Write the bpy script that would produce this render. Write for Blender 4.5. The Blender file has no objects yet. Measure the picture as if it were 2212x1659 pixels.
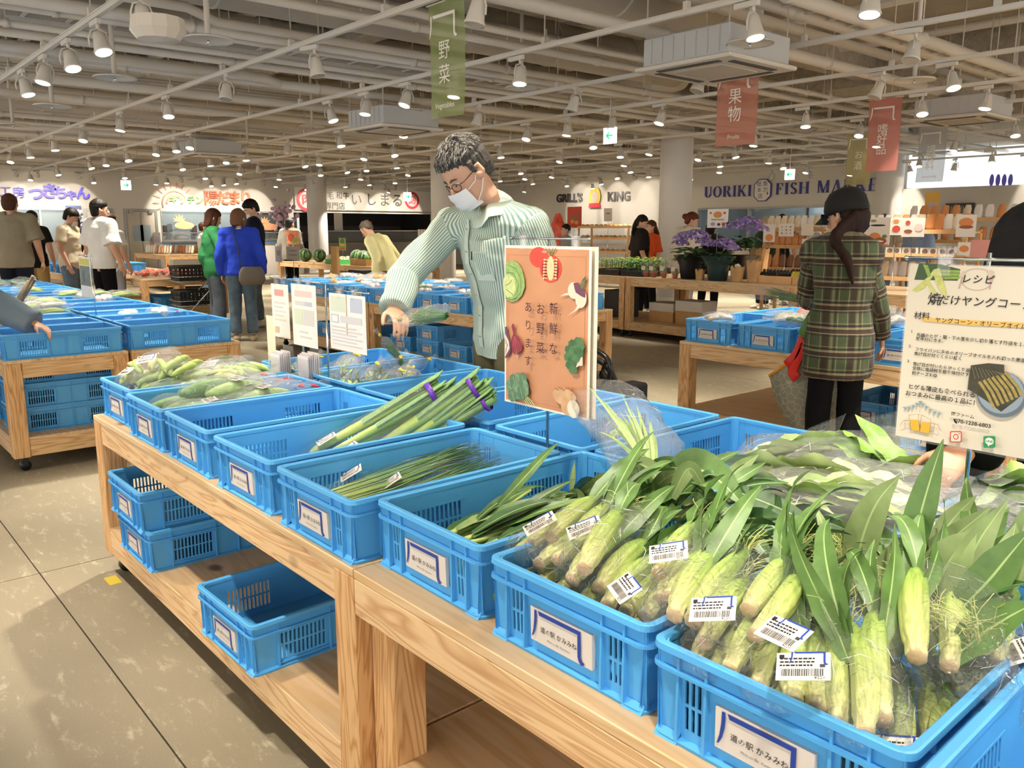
import bpy, math, random
from mathutils import Vector, Matrix, Euler
random.seed(7)
V = Vector
SC = bpy.context.scene
COL = SC.collection
PI = math.pi

F_PX, PITCH, AZ, EYE = 1792.7, math.radians(10.546), math.radians(49.12), 1.36
cam_data = bpy.data.cameras.new('camera')
cam_data.sensor_width = 36.0
cam_data.lens = F_PX * 36.0 / 2212.0
cam_data.clip_start = 0.05
cam_data.clip_end = 200
cam = bpy.data.objects.new('camera', cam_data)
cam.location = (0, 0, EYE)
cam.rotation_euler = (PI / 2 - PITCH, 0, AZ)
COL.objects.link(cam)
SC.camera = cam

SC.view_settings.view_transform = 'Standard'
SC.view_settings.look = 'None'
SC.view_settings.gamma = 1.0
SC.view_settings.use_curve_mapping = False
SC.view_settings.exposure = 0.38
world = bpy.data.worlds.new('ambient_fill')  # added warm ambient fill, entering through the hall's unbuilt sides
SC.world = world
world.use_nodes = True
wn = world.node_tree.nodes
wn['Background'].inputs['Color'].default_value = (1.0, 0.93, 0.84, 1)
wn['Background'].inputs['Strength'].default_value = 2.2
cy = SC.cycles
cy.max_bounces = 6
cy.use_adaptive_sampling = True
cy.adaptive_threshold = 0.1
cy.diffuse_bounces = 3
cy.glossy_bounces = 2
cy.transmission_bounces = 4
cy.transparent_max_bounces = 28
cy.caustics_reflective = False
cy.caustics_refractive = False
cy.sample_clamp_indirect = 4.0
cy.sample_clamp_direct = 12.0
cy.use_denoising = True
SPOT_W = 78.0          # watts of one ceiling spotlight
SPOT_COL = (1.0, 0.90, 0.76)

_fh = V((-math.sin(AZ), math.cos(AZ), 0)); _r = V((math.cos(AZ), math.sin(AZ), 0))
_fw = _fh * math.cos(PITCH) - V((0, 0, 1)) * math.sin(PITCH)
_up = V((0, 0, 1)) * math.cos(PITCH) + _fh * math.sin(PITCH)
_eye = V((0, 0, EYE))
def ray(x, y): return _fw * F_PX + _r * (x - 1106.0) + _up * (829.5 - y)
def atz(x, y, z):
    d = ray(x, y); return _eye + d * ((z - EYE) / d.z)
def aty(x, y, Y):
    d = ray(x, y); return _eye + d * (Y / d.y)
def atx(x, y, X):
    d = ray(x, y); return _eye + d * (X / d.x)
def atd(x, y, D):
    d = ray(x, y); return _eye + d * (D / d.dot(_fh))

class MB:
    def __init__(self):
        self.v = []; self.f = []; self.m = []; self.s = []
    def quad(self, a, b, c, d, m=0, s=False):
        n = len(self.v); self.v += [V(a), V(b), V(c), V(d)]
        self.f.append((n, n+1, n+2, n+3)); self.m.append(m); self.s.append(s)
    def poly(self, pts, m=0, s=False):
        n = len(self.v); self.v += [V(p) for p in pts]
        self.f.append(tuple(range(n, n+len(pts)))); self.m.append(m); self.s.append(s)
    def hexa(self, p, m=0):
        n = len(self.v); self.v += [V(q) for q in p]
        for f in ((0,3,2,1),(4,5,6,7),(0,1,5,4),(1,2,6,5),(2,3,7,6),(3,0,4,7)):
            self.f.append(tuple(n+i for i in f)); self.m.append(m); self.s.append(False)
    def box(self, x0, x1, y0, y1, z0, z1, m=0):
        self.hexa([(x0,y0,z0),(x1,y0,z0),(x1,y1,z0),(x0,y1,z0),(x0,y0,z1),(x1,y0,z1),(x1,y1,z1),(x0,y1,z1)], m)
    def bevbox(self, x0, x1, y0, y1, z0, z1, b=.004, m=0):
        c = [(x0,x1),(y0,y1),(z0,z1)]
        n = len(self.v); idx = {}
        for ix in (0,1):
            for iy in (0,1):
                for iz in (0,1):
                    p = [c[0][ix], c[1][iy], c[2][iz]]
                    sg = [1-2*ix, 1-2*iy, 1-2*iz]
                    for ax in range(3):
                        q = list(p)
                        for k in range(3):
                            if k != ax: q[k] += sg[k]*b
                        idx[(ix,iy,iz,ax)] = len(self.v); self.v.append(V(q))
        def F(*k):
            pts = [idx[q] for q in k]
            a = self.v[pts[0]]; nrm = (self.v[pts[1]]-a).cross(self.v[pts[2]]-a)
            ctr = sum((self.v[i] for i in pts), V((0,0,0)))/len(pts) - V(((x0+x1)/2,(y0+y1)/2,(z0+z1)/2))
            if nrm.dot(ctr) < 0: pts.reverse()
            self.f.append(tuple(pts)); self.m.append(m); self.s.append(False)
        for s in (0,1):
            F((s,0,0,0),(s,1,0,0),(s,1,1,0),(s,0,1,0))
            F((0,s,0,1),(1,s,0,1),(1,s,1,1),(0,s,1,1))
            F((0,0,s,2),(1,0,s,2),(1,1,s,2),(0,1,s,2))
        for a in (0,1):
            for d in (0,1):
                F((0,a,d,1),(1,a,d,1),(1,a,d,2),(0,a,d,2))
                F((a,0,d,0),(a,1,d,0),(a,1,d,2),(a,0,d,2))
                F((a,d,0,0),(a,d,1,0),(a,d,1,1),(a,d,0,1))
        for a in (0,1):
            for d in (0,1):
                for e in (0,1): F((a,d,e,0),(a,d,e,1),(a,d,e,2))
    def loft(self, rings, m=0, s=True, cap=True, closed=True):
        n0 = len(self.v); k = len(rings[0])
        for r in rings: self.v += [V(p) for p in r]
        for i in range(len(rings)-1):
            for j in range(k if closed else k-1):
                a = n0+i*k+j; b = n0+i*k+(j+1) % k
                self.f.append((a, b, b+k, a+k)); self.m.append(m); self.s.append(s)
        if cap and closed:
            self.f.append(tuple(n0+j for j in reversed(range(k)))); self.m.append(m); self.s.append(s)
            e = n0+(len(rings)-1)*k
            self.f.append(tuple(e+j for j in range(k))); self.m.append(m); self.s.append(s)
    def tube(self, pts, rad, n=8, m=0, s=True, cap=True, up=None, ph=0.0):
        pts = [V(p) for p in pts]
        if not isinstance(rad, (list, tuple)): rad = [rad]*len(pts)
        rings = []; u = None
        for i, p in enumerate(pts):
            t = (pts[min(i+1, len(pts)-1)]-pts[max(i-1, 0)])
            if t.length < 1e-9: t = V((0,0,1))
            t.normalize()
            if u is None:
                g = V(up) if up is not None else (V((0,0,1)) if abs(t.z) < .9 else V((1,0,0)))
                u = (g-t*g.dot(t)).normalized()
            else:
                u = (u-t*u.dot(t)).normalized()
            w = t.cross(u)
            r = rad[i]
            ru, rw = (r if isinstance(r, (list, tuple)) else (r, r))
            rings.append([p+u*(ru*math.cos(a))+w*(rw*math.sin(a)) for a in (ph+2*PI*j/n for j in range(n))])
        self.loft(rings, m, s, cap)
    def cyl(self, a, b, r, n=12, m=0, s=True, r2=None):
        self.tube([a, b], [r, r if r2 is None else r2], n, m, s)
    def sph(self, c, r, n=12, k=8, m=0):
        c = V(c); rx, ry, rz = (r if isinstance(r, (list, tuple)) else (r, r, r))
        rings = []
        for i in range(k+1):
            a = PI*(i+.02)/(k+.04)
            rings.append([c+V((rx*math.sin(a)*math.cos(2*PI*j/n), ry*math.sin(a)*math.sin(2*PI*j/n), -rz*math.cos(a))) for j in range(n)])
        self.loft(rings, m)
    def lathe(self, prof, c=(0,0,0), n=16, m=0, s=True, cap=True):
        c = V(c)
        self.loft([[c+V((r*math.cos(2*PI*j/n), r*math.sin(2*PI*j/n), z)) for j in range(n)] for r, z in prof], m, s, cap)
    def prism(self, pts2, t, org, ux, uy, m=0, back=True):
        org, ux, uy = V(org), V(ux), V(uy); nz = ux.cross(uy).normalized()
        a = [org+ux*p[0]+uy*p[1]+nz*t for p in pts2]
        self.poly(a, m)
        if t and back:
            b = [q-nz*t for q in a]
            self.poly(list(reversed(b)), m)
            k = len(a)
            for i in range(k): self.quad(b[i], b[(i+1) % k], a[(i+1) % k], a[i], m)
    def add(self, other, M=None, m=0):
        n = len(self.v)
        self.v += [(M @ p if M is not None else p.copy()) for p in other.v]
        self.f += [tuple(n+i for i in f) for f in other.f]
        self.m += [q+m for q in other.m]; self.s += other.s
    def mesh(self, name, mats):
        me = bpy.data.meshes.new(name)
        me.from_pydata([tuple(p) for p in self.v], [], self.f)
        for x in (mats if isinstance(mats, (list, tuple)) else [mats]): me.materials.append(x)
        me.polygons.foreach_set('material_index', self.m)
        me.polygons.foreach_set('use_smooth', self.s)
        me.update()
        return me
    def build(self, name, mats, parent=None, loc=None):
        return link(name, self.mesh(name, mats), parent, loc)

def link(name, data, parent=None, loc=None, rz=None):
    o = bpy.data.objects.new(name, data)
    COL.objects.link(o)
    if parent is not None: o.parent = parent
    if loc is not None: o.location = loc
    if rz is not None: o.rotation_euler = (0, 0, rz)
    return o
def empty(name, loc=(0,0,0), rz=0):
    return link(name, None, None, loc, rz)
def tag(o, label, cat, group=None, kind=None):
    if label: o['label'] = label
    if cat: o['category'] = cat
    if group: o['group'] = group
    if kind: o['kind'] = kind
    return o
def struct(o, label=None):
    o['kind'] = 'structure'
    if label: o['label'] = label
    return o
def copy_tree(o, loc=None, rz=None, label=None, rot=None, scale=None, group=None):
    kids = [c for c in COL.objects if c.parent == o] if o.name not in KIDS else KIDS[o.name]
    KIDS[o.name] = kids
    c = o.copy(); COL.objects.link(c)
    if loc is not None: c.location = loc
    if rot is not None: c.rotation_euler = rot
    elif rz is not None: c.rotation_euler = (0, 0, rz)
    if scale is not None: c.scale = scale if isinstance(scale, (tuple, list)) else (scale,)*3
    if label: c['label'] = label
    if group: c['group'] = group
    NEWKIDS[c.name] = nk = []
    for k in kids:
        d = k.copy(); COL.objects.link(d); d.parent = c; nk.append(d)
        for g in (COL_KIDS(k)):
            e = g.copy(); COL.objects.link(e); e.parent = d
    return c
NEWKIDS = {}; KIDS = {}; _SUB = {}
def COL_KIDS(o):
    if o.name not in _SUB: _SUB[o.name] = [c for c in COL.objects if c.parent == o]
    return _SUB[o.name]
ORD = ['zeroth','first','second','third','fourth','fifth','sixth','seventh','eighth','ninth','tenth','eleventh','twelfth','thirteenth','fourteenth','fifteenth','sixteenth','seventeenth','eighteenth','nineteenth','twentieth']
TENS = {2: 'twenty', 3: 'thirty', 4: 'forty', 5: 'fifty'}
def nth(i):
    if i < len(ORD): return ORD[i]
    return TENS[i//10][:-1]+'ieth' if i % 10 == 0 else TENS[i//10]+'-'+ORD[i % 10]

MATS = {}
def nodes(name):
    m = bpy.data.materials.new(name); m.use_nodes = True
    nt = m.node_tree; b = nt.nodes['Principled BSDF']
    return m, nt, b
def N(nt, typ, **kw):
    n = nt.nodes.new(typ)
    for k, v in kw.items():
        if k in n.inputs: n.inputs[k].default_value = v
        else: setattr(n, k, v)
    return n
def srgb(h):
    if isinstance(h, str):
        h = h.lstrip('#'); c = [int(h[i:i+2], 16)/255 for i in (0,2,4)]
    else: c = h
    return tuple((x/12.92 if x <= .04045 else ((x+.055)/1.055)**2.4) for x in c)+(1,)
def mat(name, col, rough=.5, metal=0., spec=.5, emit=0., noise=None, bump=None, alpha=None, sss=0., sheen=0., coat=0.):
    if name in MATS: return MATS[name]
    m, nt, b = nodes(name)
    c = srgb(col)
    b.inputs['Base Color'].default_value = c
    b.inputs['Roughness'].default_value = rough
    b.inputs['Metallic'].default_value = metal
    b.inputs['Specular IOR Level'].default_value = spec
    if sheen: b.inputs['Sheen Weight'].default_value = sheen
    if coat: b.inputs['Coat Weight'].default_value = coat
    if sss:
        b.inputs['Subsurface Weight'].default_value = sss
        b.inputs['Subsurface Radius'].default_value = (.01, .004, .002)
    if emit:
        b.inputs['Emission Color'].default_value = c
        b.inputs['Emission Strength'].default_value = emit
    if noise or bump:
        tc = N(nt, 'ShaderNodeTexCoord')
    if noise:
        sc_, amt = noise[0], noise[1]
        no = N(nt, 'ShaderNodeTexNoise', Scale=sc_, Detail=5.0)
        nt.links.new(tc.outputs['Object'], no.inputs['Vector'])
        mr = N(nt, 'ShaderNodeMapRange'); mr.inputs['To Min'].default_value = 1-amt; mr.inputs['To Max'].default_value = 1+amt
        mr.inputs['From Min'].default_value = .3; mr.inputs['From Max'].default_value = .7
        nt.links.new(no.outputs['Fac'], mr.inputs['Value'])
        mx = N(nt, 'ShaderNodeVectorMath', operation='SCALE'); mx.inputs[0].default_value = c[:3]
        nt.links.new(mr.outputs['Result'], mx.inputs['Scale'])
        nt.links.new(mx.outputs['Vector'], b.inputs['Base Color'])
    if bump:
        n2 = N(nt, 'ShaderNodeTexNoise', Scale=bump[0], Detail=4.0)
        nt.links.new(tc.outputs['Object'], n2.inputs['Vector'])
        bp = N(nt, 'ShaderNodeBump', Strength=bump[1], Distance=bump[2] if len(bump) > 2 else .005)
        nt.links.new(n2.outputs['Fac'], bp.inputs['Height'])
        nt.links.new(bp.outputs['Normal'], b.inputs['Normal'])
    MATS[name] = m
    return m

def wood(name, axis, light, dark, knots=True, scale=1.0, rough=.55):
    m, nt, b = nodes(name)
    tc = N(nt, 'ShaderNodeTexCoord'); oi = N(nt, 'ShaderNodeObjectInfo')
    add = N(nt, 'ShaderNodeVectorMath', operation='ADD')
    sc_ = N(nt, 'ShaderNodeVectorMath', operation='SCALE'); sc_.inputs[0].default_value = (3.1, 7.7, 5.3)
    nt.links.new(oi.outputs['Random'], sc_.inputs['Scale'])
    nt.links.new(tc.outputs['Object'], add.inputs[0]); nt.links.new(sc_.outputs['Vector'], add.inputs[1])
    mp = N(nt, 'ShaderNodeMapping')
    s = [1.0*scale]*3; s['XYZ'.index(axis)] = .09*scale
    mp.inputs['Scale'].default_value = s
    nt.links.new(add.outputs['Vector'], mp.inputs['Vector'])
    n1 = N(nt, 'ShaderNodeTexNoise', Scale=9.0, Detail=3.0, Distortion=.6)
    nt.links.new(mp.outputs['Vector'], n1.inputs['Vector'])
    mul = N(nt, 'ShaderNodeMath', operation='MULTIPLY'); mul.inputs[1].default_value = 11.0
    nt.links.new(n1.outputs['Fac'], mul.inputs[0])
    fr = N(nt, 'ShaderNodeMath', operation='PINGPONG'); fr.inputs[1].default_value = .5
    nt.links.new(mul.outputs[0], fr.inputs[0])
    cr = N(nt, 'ShaderNodeValToRGB')
    cr.color_ramp.elements[0].position = .0; cr.color_ramp.elements[0].color = srgb(dark)
    cr.color_ramp.elements[1].position = .32; cr.color_ramp.elements[1].color = srgb(light)
    nt.links.new(fr.outputs[0], cr.inputs['Fac'])
    n2 = N(nt, 'ShaderNodeTexNoise', Scale=60.0, Detail=4.0)
    nt.links.new(mp.outputs['Vector'], n2.inputs['Vector'])
    mr = N(nt, 'ShaderNodeMapRange'); mr.inputs['To Min'].default_value = .86; mr.inputs['To Max'].default_value = 1.1
    nt.links.new(n2.outputs['Fac'], mr.inputs['Value'])
    vm = N(nt, 'ShaderNodeVectorMath', operation='SCALE')
    nt.links.new(cr.outputs['Color'], vm.inputs[0]); nt.links.new(mr.outputs['Result'], vm.inputs['Scale'])
    out = vm.outputs['Vector']
    if knots:
        mp2 = N(nt, 'ShaderNodeMapping')
        s2 = [4.2]*3; s2['XYZ'.index(axis)] = 2.6
        mp2.inputs['Scale'].default_value = s2
        nt.links.new(add.outputs['Vector'], mp2.inputs['Vector'])
        vo = N(nt, 'ShaderNodeTexVoronoi', Scale=1.0); vo.inputs['Randomness'].default_value = 1.0
        nt.links.new(mp2.outputs['Vector'], vo.inputs['Vector'])
        k = N(nt, 'ShaderNodeMapRange'); k.inputs['From Min'].default_value = .05; k.inputs['From Max'].default_value = .12
        k.inputs['To Min'].default_value = .85; k.inputs['To Max'].default_value = 0.0
        nt.links.new(vo.outputs['Distance'], k.inputs['Value'])
        mx = N(nt, 'ShaderNodeMix', data_type='RGBA')
        mx.inputs[7].default_value = srgb('5a3016')
        nt.links.new(k.outputs['Result'], mx.inputs[0]); nt.links.new(out, mx.inputs[6])
        out = mx.outputs[2]
    nt.links.new(out, b.inputs['Base Color'])
    b.inputs['Roughness'].default_value = rough
    bp = N(nt, 'ShaderNodeBump', Strength=.15, Distance=.002)
    nt.links.new(n2.outputs['Fac'], bp.inputs['Height']); nt.links.new(bp.outputs['Normal'], b.inputs['Normal'])
    MATS[name] = m
    return m
WX = wood('pine_along_x', 'X', 'e3c192', 'c5986a', scale=1.5)
WY = wood('pine_along_y', 'Y', 'dfbb8a', 'c0905c', scale=1.5)
WZ = wood('pine_along_z', 'Z', 'dcb17c', 'b9844e', scale=1.5)
PLY = wood('plywood', 'X', 'dcbd94', 'cda878', scale=.6)

def film(name, tint=(1,1,1), gl=.95, white=.03, scale=38.0, bump=.55, rough=.06, crease=True):
    m = bpy.data.materials.new(name); m.use_nodes = True
    nt = m.node_tree; nt.nodes.remove(nt.nodes['Principled BSDF'])
    out = nt.nodes['Material Output']
    tr = N(nt, 'ShaderNodeBsdfTransparent'); tr.inputs['Color'].default_value = tint+(1,)
    gs = N(nt, 'ShaderNodeBsdfGlossy', Roughness=rough)
    di = N(nt, 'ShaderNodeBsdfDiffuse'); di.inputs['Color'].default_value = (.85,.87,.88,1)
    tc = N(nt, 'ShaderNodeTexCoord')
    no = N(nt, 'ShaderNodeTexNoise', Scale=scale, Detail=3.0, Distortion=1.2)
    nt.links.new(tc.outputs['Object'], no.inputs['Vector'])
    vo = N(nt, 'ShaderNodeTexVoronoi', Scale=scale*.8, feature='DISTANCE_TO_EDGE')
    dis = N(nt, 'ShaderNodeVectorMath', operation='MULTIPLY_ADD'); dis.inputs[1].default_value = (.03, .03, .03)
    nt.links.new(no.outputs['Color'], dis.inputs[0]); nt.links.new(tc.outputs['Object'], dis.inputs[2]); nt.links.new(dis.outputs[0], vo.inputs['Vector'])
    mn = N(nt, 'ShaderNodeMath', operation='MINIMUM'); mn.inputs[1].default_value = .12; nt.links.new(vo.outputs['Distance'], mn.inputs[0])
    ad = N(nt, 'ShaderNodeMath', operation='MULTIPLY_ADD'); ad.inputs[1].default_value = 2.5; nt.links.new(mn.outputs[0], ad.inputs[0]); nt.links.new(no.outputs['Fac'], ad.inputs[2])
    bp = N(nt, 'ShaderNodeBump', Strength=bump, Distance=.01)
    nt.links.new(ad.outputs[0] if crease else no.outputs['Fac'], bp.inputs['Height'])
    nt.links.new(bp.outputs['Normal'], gs.inputs['Normal'])
    lw = N(nt, 'ShaderNodeLayerWeight', Blend=.5)
    nt.links.new(bp.outputs['Normal'], lw.inputs['Normal'])
    pw = N(nt, 'ShaderNodeMath', operation='POWER'); pw.inputs[1].default_value = 3.5
    nt.links.new(lw.outputs['Facing'], pw.inputs[0])
    ml = N(nt, 'ShaderNodeMath', operation='MULTIPLY_ADD'); ml.inputs[1].default_value = gl*.5; ml.inputs[2].default_value = .05
    ml.use_clamp = True
    nt.links.new(pw.outputs[0], ml.inputs[0])
    m1 = N(nt, 'ShaderNodeMixShader'); m1.inputs[0].default_value = white
    nt.links.new(tr.outputs[0], m1.inputs[1]); nt.links.new(di.outputs[0], m1.inputs[2])
    m2 = N(nt, 'ShaderNodeMixShader')
    nt.links.new(ml.outputs[0], m2.inputs[0]); nt.links.new(m1.outputs[0], m2.inputs[1]); nt.links.new(gs.outputs[0], m2.inputs[2])
    nt.links.new(m2.outputs[0], out.inputs['Surface'])
    MATS[name] = m
    return m
FILM = film('clear_film', bump=1.0)
FOLD_GLINT = mat('film_fold_glint', 'e4e8ea', .12, spec=1.0)  # white tone stands in for highlights on the film creases
FILM_P = film('pack_film', white=.09, bump=1.0, crease=False)
FILM_B = film('milky_film', white=.22)
ACRYL = film('clear_acrylic', gl=.8, white=.06, bump=.05, crease=False)

def banner_cloth(name, col, see=.35):
    m = bpy.data.materials.new(name); m.use_nodes = True
    nt = m.node_tree; b = nt.nodes['Principled BSDF']; out = nt.nodes['Material Output']
    b.inputs['Base Color'].default_value = srgb(col); b.inputs['Roughness'].default_value = .7
    tl = N(nt, 'ShaderNodeBsdfTranslucent'); tl.inputs['Color'].default_value = srgb(col)
    tr = N(nt, 'ShaderNodeBsdfTransparent')
    a = N(nt, 'ShaderNodeMixShader'); a.inputs[0].default_value = .45
    nt.links.new(b.outputs[0], a.inputs[1]); nt.links.new(tl.outputs[0], a.inputs[2])
    c = N(nt, 'ShaderNodeMixShader'); c.inputs[0].default_value = see
    nt.links.new(a.outputs[0], c.inputs[1]); nt.links.new(tr.outputs[0], c.inputs[2])
    nt.links.new(c.outputs[0], out.inputs['Surface'])
    MATS[name] = m
    return m

BLUE = mat('crate_blue', '54aae8', .36, noise=(6.0, .06))
WHITE = mat('white_paint', 'e9e6e0', .5)
PAPER = mat('paper_white', 'efe9e0', .6)
BLACK = mat('black', '111111', .5)
INK = mat('ink_black', '1d1a1a', .7)
NAVY = mat('logo_navy', '1d3f9c', .6)
STEEL = mat('chrome', 'd5d8da', .14, 1.0)
CASTER = mat('caster_black', '17171a', .45)
DARKGREY = mat('dark_grey', '3a3a3c', .6)

def text_mb(s, size=1.0, bold=0.0, align='CENTER', spacing=1.0, line=1.0, shear=0.0, res=3):
    c = bpy.data.curves.new('lettering', 'FONT')
    c.body = s; c.size = size; c.align_x = align; c.align_y = 'CENTER'
    c.offset = bold*size; c.space_character = spacing; c.space_line = line; c.shear = shear
    c.resolution_u = res
    o = bpy.data.objects.new('lettering', c); COL.objects.link(o)
    bpy.context.view_layer.update()
    dg = bpy.context.evaluated_depsgraph_get()
    me = bpy.data.meshes.new_from_object(o.evaluated_get(dg))
    mb = MB()
    mb.v = [v.co.copy() for v in me.vertices]
    mb.f = [tuple(p.vertices) for p in me.polygons]
    mb.m = [0]*len(mb.f); mb.s = [False]*len(mb.f)
    bpy.data.objects.remove(o); bpy.data.curves.remove(c); bpy.data.meshes.remove(me)
    return mb
def put_text(mb, s, org, ux, uy, size, m=0, **kw):
    """flat lettering on a real surface: centre org, right ux, up uy"""
    t = text_mb(s, size, **kw)
    ux, uy = V(ux).normalized(), V(uy).normalized(); nz = ux.cross(uy)
    M = Matrix((ux, uy, nz)).transposed().to_4x4(); M.translation = V(org)
    mb.add(t, M, m)
def vtext(mb, s, org, ux, uy, size, m=0, pitch=1.08, **kw):
    ux, uy = V(ux).normalized(), V(uy).normalized()
    for i, ch in enumerate(s):
        put_text(mb, ch, V(org)-uy*(i*size*pitch), ux, uy, size, m, **kw)
def solid(mb, t, n):
    """thicken the flat lettering in mb by t along n"""
    n = V(n).normalized(); k = len(mb.v); cnt = {}
    for f in mb.f:
        for i in range(len(f)):
            e = (f[i], f[(i+1) % len(f)]); cnt[e] = 1
    f0 = list(mb.f); m0 = list(mb.m)
    mb.v += [p-n*t for p in mb.v]
    for f, mm in zip(f0, m0):
        mb.f.append(tuple(k+i for i in reversed(f))); mb.m.append(mm); mb.s.append(False)
    for (a, b) in cnt:
        if (b, a) not in cnt:
            mb.f.append((b, a, k+a, k+b)); mb.m.append(m0[0]); mb.s.append(False)
    return mb
XW, YW = -28.0, 20.3
ZC = 3.95
def floor_mat():
    m, nt, b = nodes('concrete_floor')
    tc = N(nt, 'ShaderNodeTexCoord')
    mp = N(nt, 'ShaderNodeMapping'); mp.inputs['Rotation'].default_value = (0, 0, .5); mp.inputs['Scale'].default_value = (1, 2.6, 1)
    nt.links.new(tc.outputs['Object'], mp.inputs['Vector'])
    n1 = N(nt, 'ShaderNodeTexNoise', Scale=.7, Detail=5.0); nt.links.new(tc.outputs['Object'], n1.inputs['Vector'])
    n2 = N(nt, 'ShaderNodeTexNoise', Scale=8.0, Detail=10.0, Roughness=.78, Distortion=.3); nt.links.new(mp.outputs['Vector'], n2.inputs['Vector'])
    n3 = N(nt, 'ShaderNodeTexNoise', Scale=160.0, Detail=3.0); nt.links.new(tc.outputs['Object'], n3.inputs['Vector'])
    cr = N(nt, 'ShaderNodeValToRGB')
    cr.color_ramp.elements[0].position = .35; cr.color_ramp.elements[0].color = srgb('837a66')
    cr.color_ramp.elements[1].position = .68; cr.color_ramp.elements[1].color = srgb('9c9079')
    nt.links.new(n1.outputs['Fac'], cr.inputs['Fac'])
    k = N(nt, 'ShaderNodeMapRange'); k.inputs['From Min'].default_value = .545; k.inputs['From Max'].default_value = .68
    k.inputs['To Max'].default_value = .55
    nt.links.new(n2.outputs['Fac'], k.inputs['Value'])
    mx = N(nt, 'ShaderNodeMix', data_type='RGBA'); mx.inputs[7].default_value = srgb('d6ccb2')
    nt.links.new(k.outputs['Result'], mx.inputs[0]); nt.links.new(cr.outputs['Color'], mx.inputs[6])
    mr = N(nt, 'ShaderNodeMapRange'); mr.inputs['To Min'].default_value = .84; mr.inputs['To Max'].default_value = 1.14
    nt.links.new(n3.outputs['Fac'], mr.inputs['Value'])
    vm = N(nt, 'ShaderNodeVectorMath', operation='SCALE')
    nt.links.new(mx.outputs[2], vm.inputs[0]); nt.links.new(mr.outputs['Result'], vm.inputs['Scale'])
    nt.links.new(vm.outputs['Vector'], b.inputs['Base Color'])
    b.inputs['Roughness'].default_value = .52
    bp = N(nt, 'ShaderNodeBump', Strength=.2, Distance=.004)
    nt.links.new(n2.outputs['Fac'], bp.inputs['Height']); nt.links.new(bp.outputs['Normal'], b.inputs['Normal'])
    return m
FLOOR = floor_mat()
WALLM = mat('wall_paint', 'd9d3c9', .7, bump=(40, .05, .002))
GREYW = mat('wall_grey', 'b3aea6', .7)
CEILM = mat('ceiling_slab_paint', 'b0a798', .9, bump=(3.0, .9, .05), noise=(2.5, .12))
BEAMM = mat('sprayed_fireproofing', 'b1a797', .95, bump=(14.0, 1.0, .04), noise=(9.0, .14))
PIPEM = mat('ceiling_white_paint', 'e0d9ce', .5)
DUCTM = mat('duct_paint', 'd8d0c4', .55)
TRACKM = mat('track_white', 'dcd6cc', .4)

mb = MB()
xs = [-28.2, -22.3, -16.8, -11.3, -3.62, 2.2, 9.0]; ys = [-7.0, .62, 6.6, 12.5, 20.5]
for i in range(len(xs)-1):
    for j in range(len(ys)-1):
        mb.box(xs[i]+.0025, xs[i+1]-.0025, ys[j]+.0025, ys[j+1]-.0025, -.08, 0)
struct(mb.build('floor', FLOOR))
mb = MB(); mb.box(-28.2, 9, -7, 20.5, -.12, -.008); struct(mb.build('floor_joint', mat('joint_dark', '4a4338', .9)))

def LW(x, y): p = atx(x, y, XW); return p.y, p.z
def BW(x, y): p = aty(x, y, YW); return p.x, p.z
def wall_y(name, x, y0, y1, holes, z1, m, t=.15):
    mb = MB(); ysl = sorted({y0, y1, *[h[0] for h in holes], *[h[1] for h in holes]})
    for a, b in zip(ysl, ysl[1:]):
        c = (a+b)/2; hs = sorted([h for h in holes if h[0] < c < h[1]], key=lambda h: h[2])
        z = 0
        for h in hs:
            if h[2] > z: mb.box(x-t, x, a, b, z, h[2])
            z = h[3]
        if z < z1: mb.box(x-t, x, a, b, z, z1)
    return struct(mb.build(name, m))
def wall_x(name, y, x0, x1, holes, z1, m, t=.15):
    mb = MB(); xsl = sorted({x0, x1, *[h[0] for h in holes], *[h[1] for h in holes]})
    for a, b in zip(xsl, xsl[1:]):
        c = (a+b)/2; hs = sorted([h for h in holes if h[0] < c < h[1]], key=lambda h: h[2])
        z = 0
        for h in hs:
            if h[2] > z: mb.box(a, b, y, y+t, z, h[2])
            z = h[3]
        if z < z1: mb.box(a, b, y, y+t, z, z1)
    return struct(mb.build(name, m))
def span(a, b): return (LW(*a)[0], LW(*b)[0])
wA = (LW(28, 450)[0], LW(140, 450)[0], 1.0, 1.98)
wB = (LW(346, 455)[0], LW(622, 455)[0], .98, 1.98)
wC = (LW(634, 457)[0], LW(934, 457)[0], .05, 1.96)
wall_y('wall_left', XW, -7, YW+.15, [wA, wB, wC], ZC, WALLM)
uA = (BW(1508, 452)[0], BW(1880, 440)[0], .9, BW(1508, 450)[1])
wall_x('wall_back', YW, XW, 9, [uA], ZC, WALLM)
def room_y(h, depth, m, lamp, col=(1, .96, .9)):
    mb = MB(); x0, x1 = XW-.15-depth, XW-.15; a, b, z0, z1 = h[0]-.4, h[1]+.4, 0, 2.7
    mb.box(x0-.1, x0, a, b, z0, z1); mb.box(x0, x1, a-.1, a, z0, z1); mb.box(x0, x1, b, b+.1, z0, z1); mb.box(x0, x1, a, b, z1, z1+.1)
    mb.box(x0, x1, a, b, -.1, 0)
    struct(mb.build('wall_shop', m))
    if lamp:
        L = bpy.data.lights.new('shop_lamp', 'AREA'); L.energy = lamp; L.color = col; L.shape = 'RECTANGLE'; L.size = depth*.7; L.size_y = (b-a)*.8
        o = link('shop_lamp', L, None, ((x0+x1)/2, (a+b)/2, z1-.05))
KITW = mat('kitchen_wall', 'a9b4b6', .5)
room_y(wA, 2.0, KITW, 30); room_y(wB, 2.0, KITW, 60)
room_y(wC, 2.6, mat('dark_shop_wall', '2a2724', .7), 4)
mb = MB(); x0, x1 = uA[0]-.3, uA[1]+.3
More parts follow.
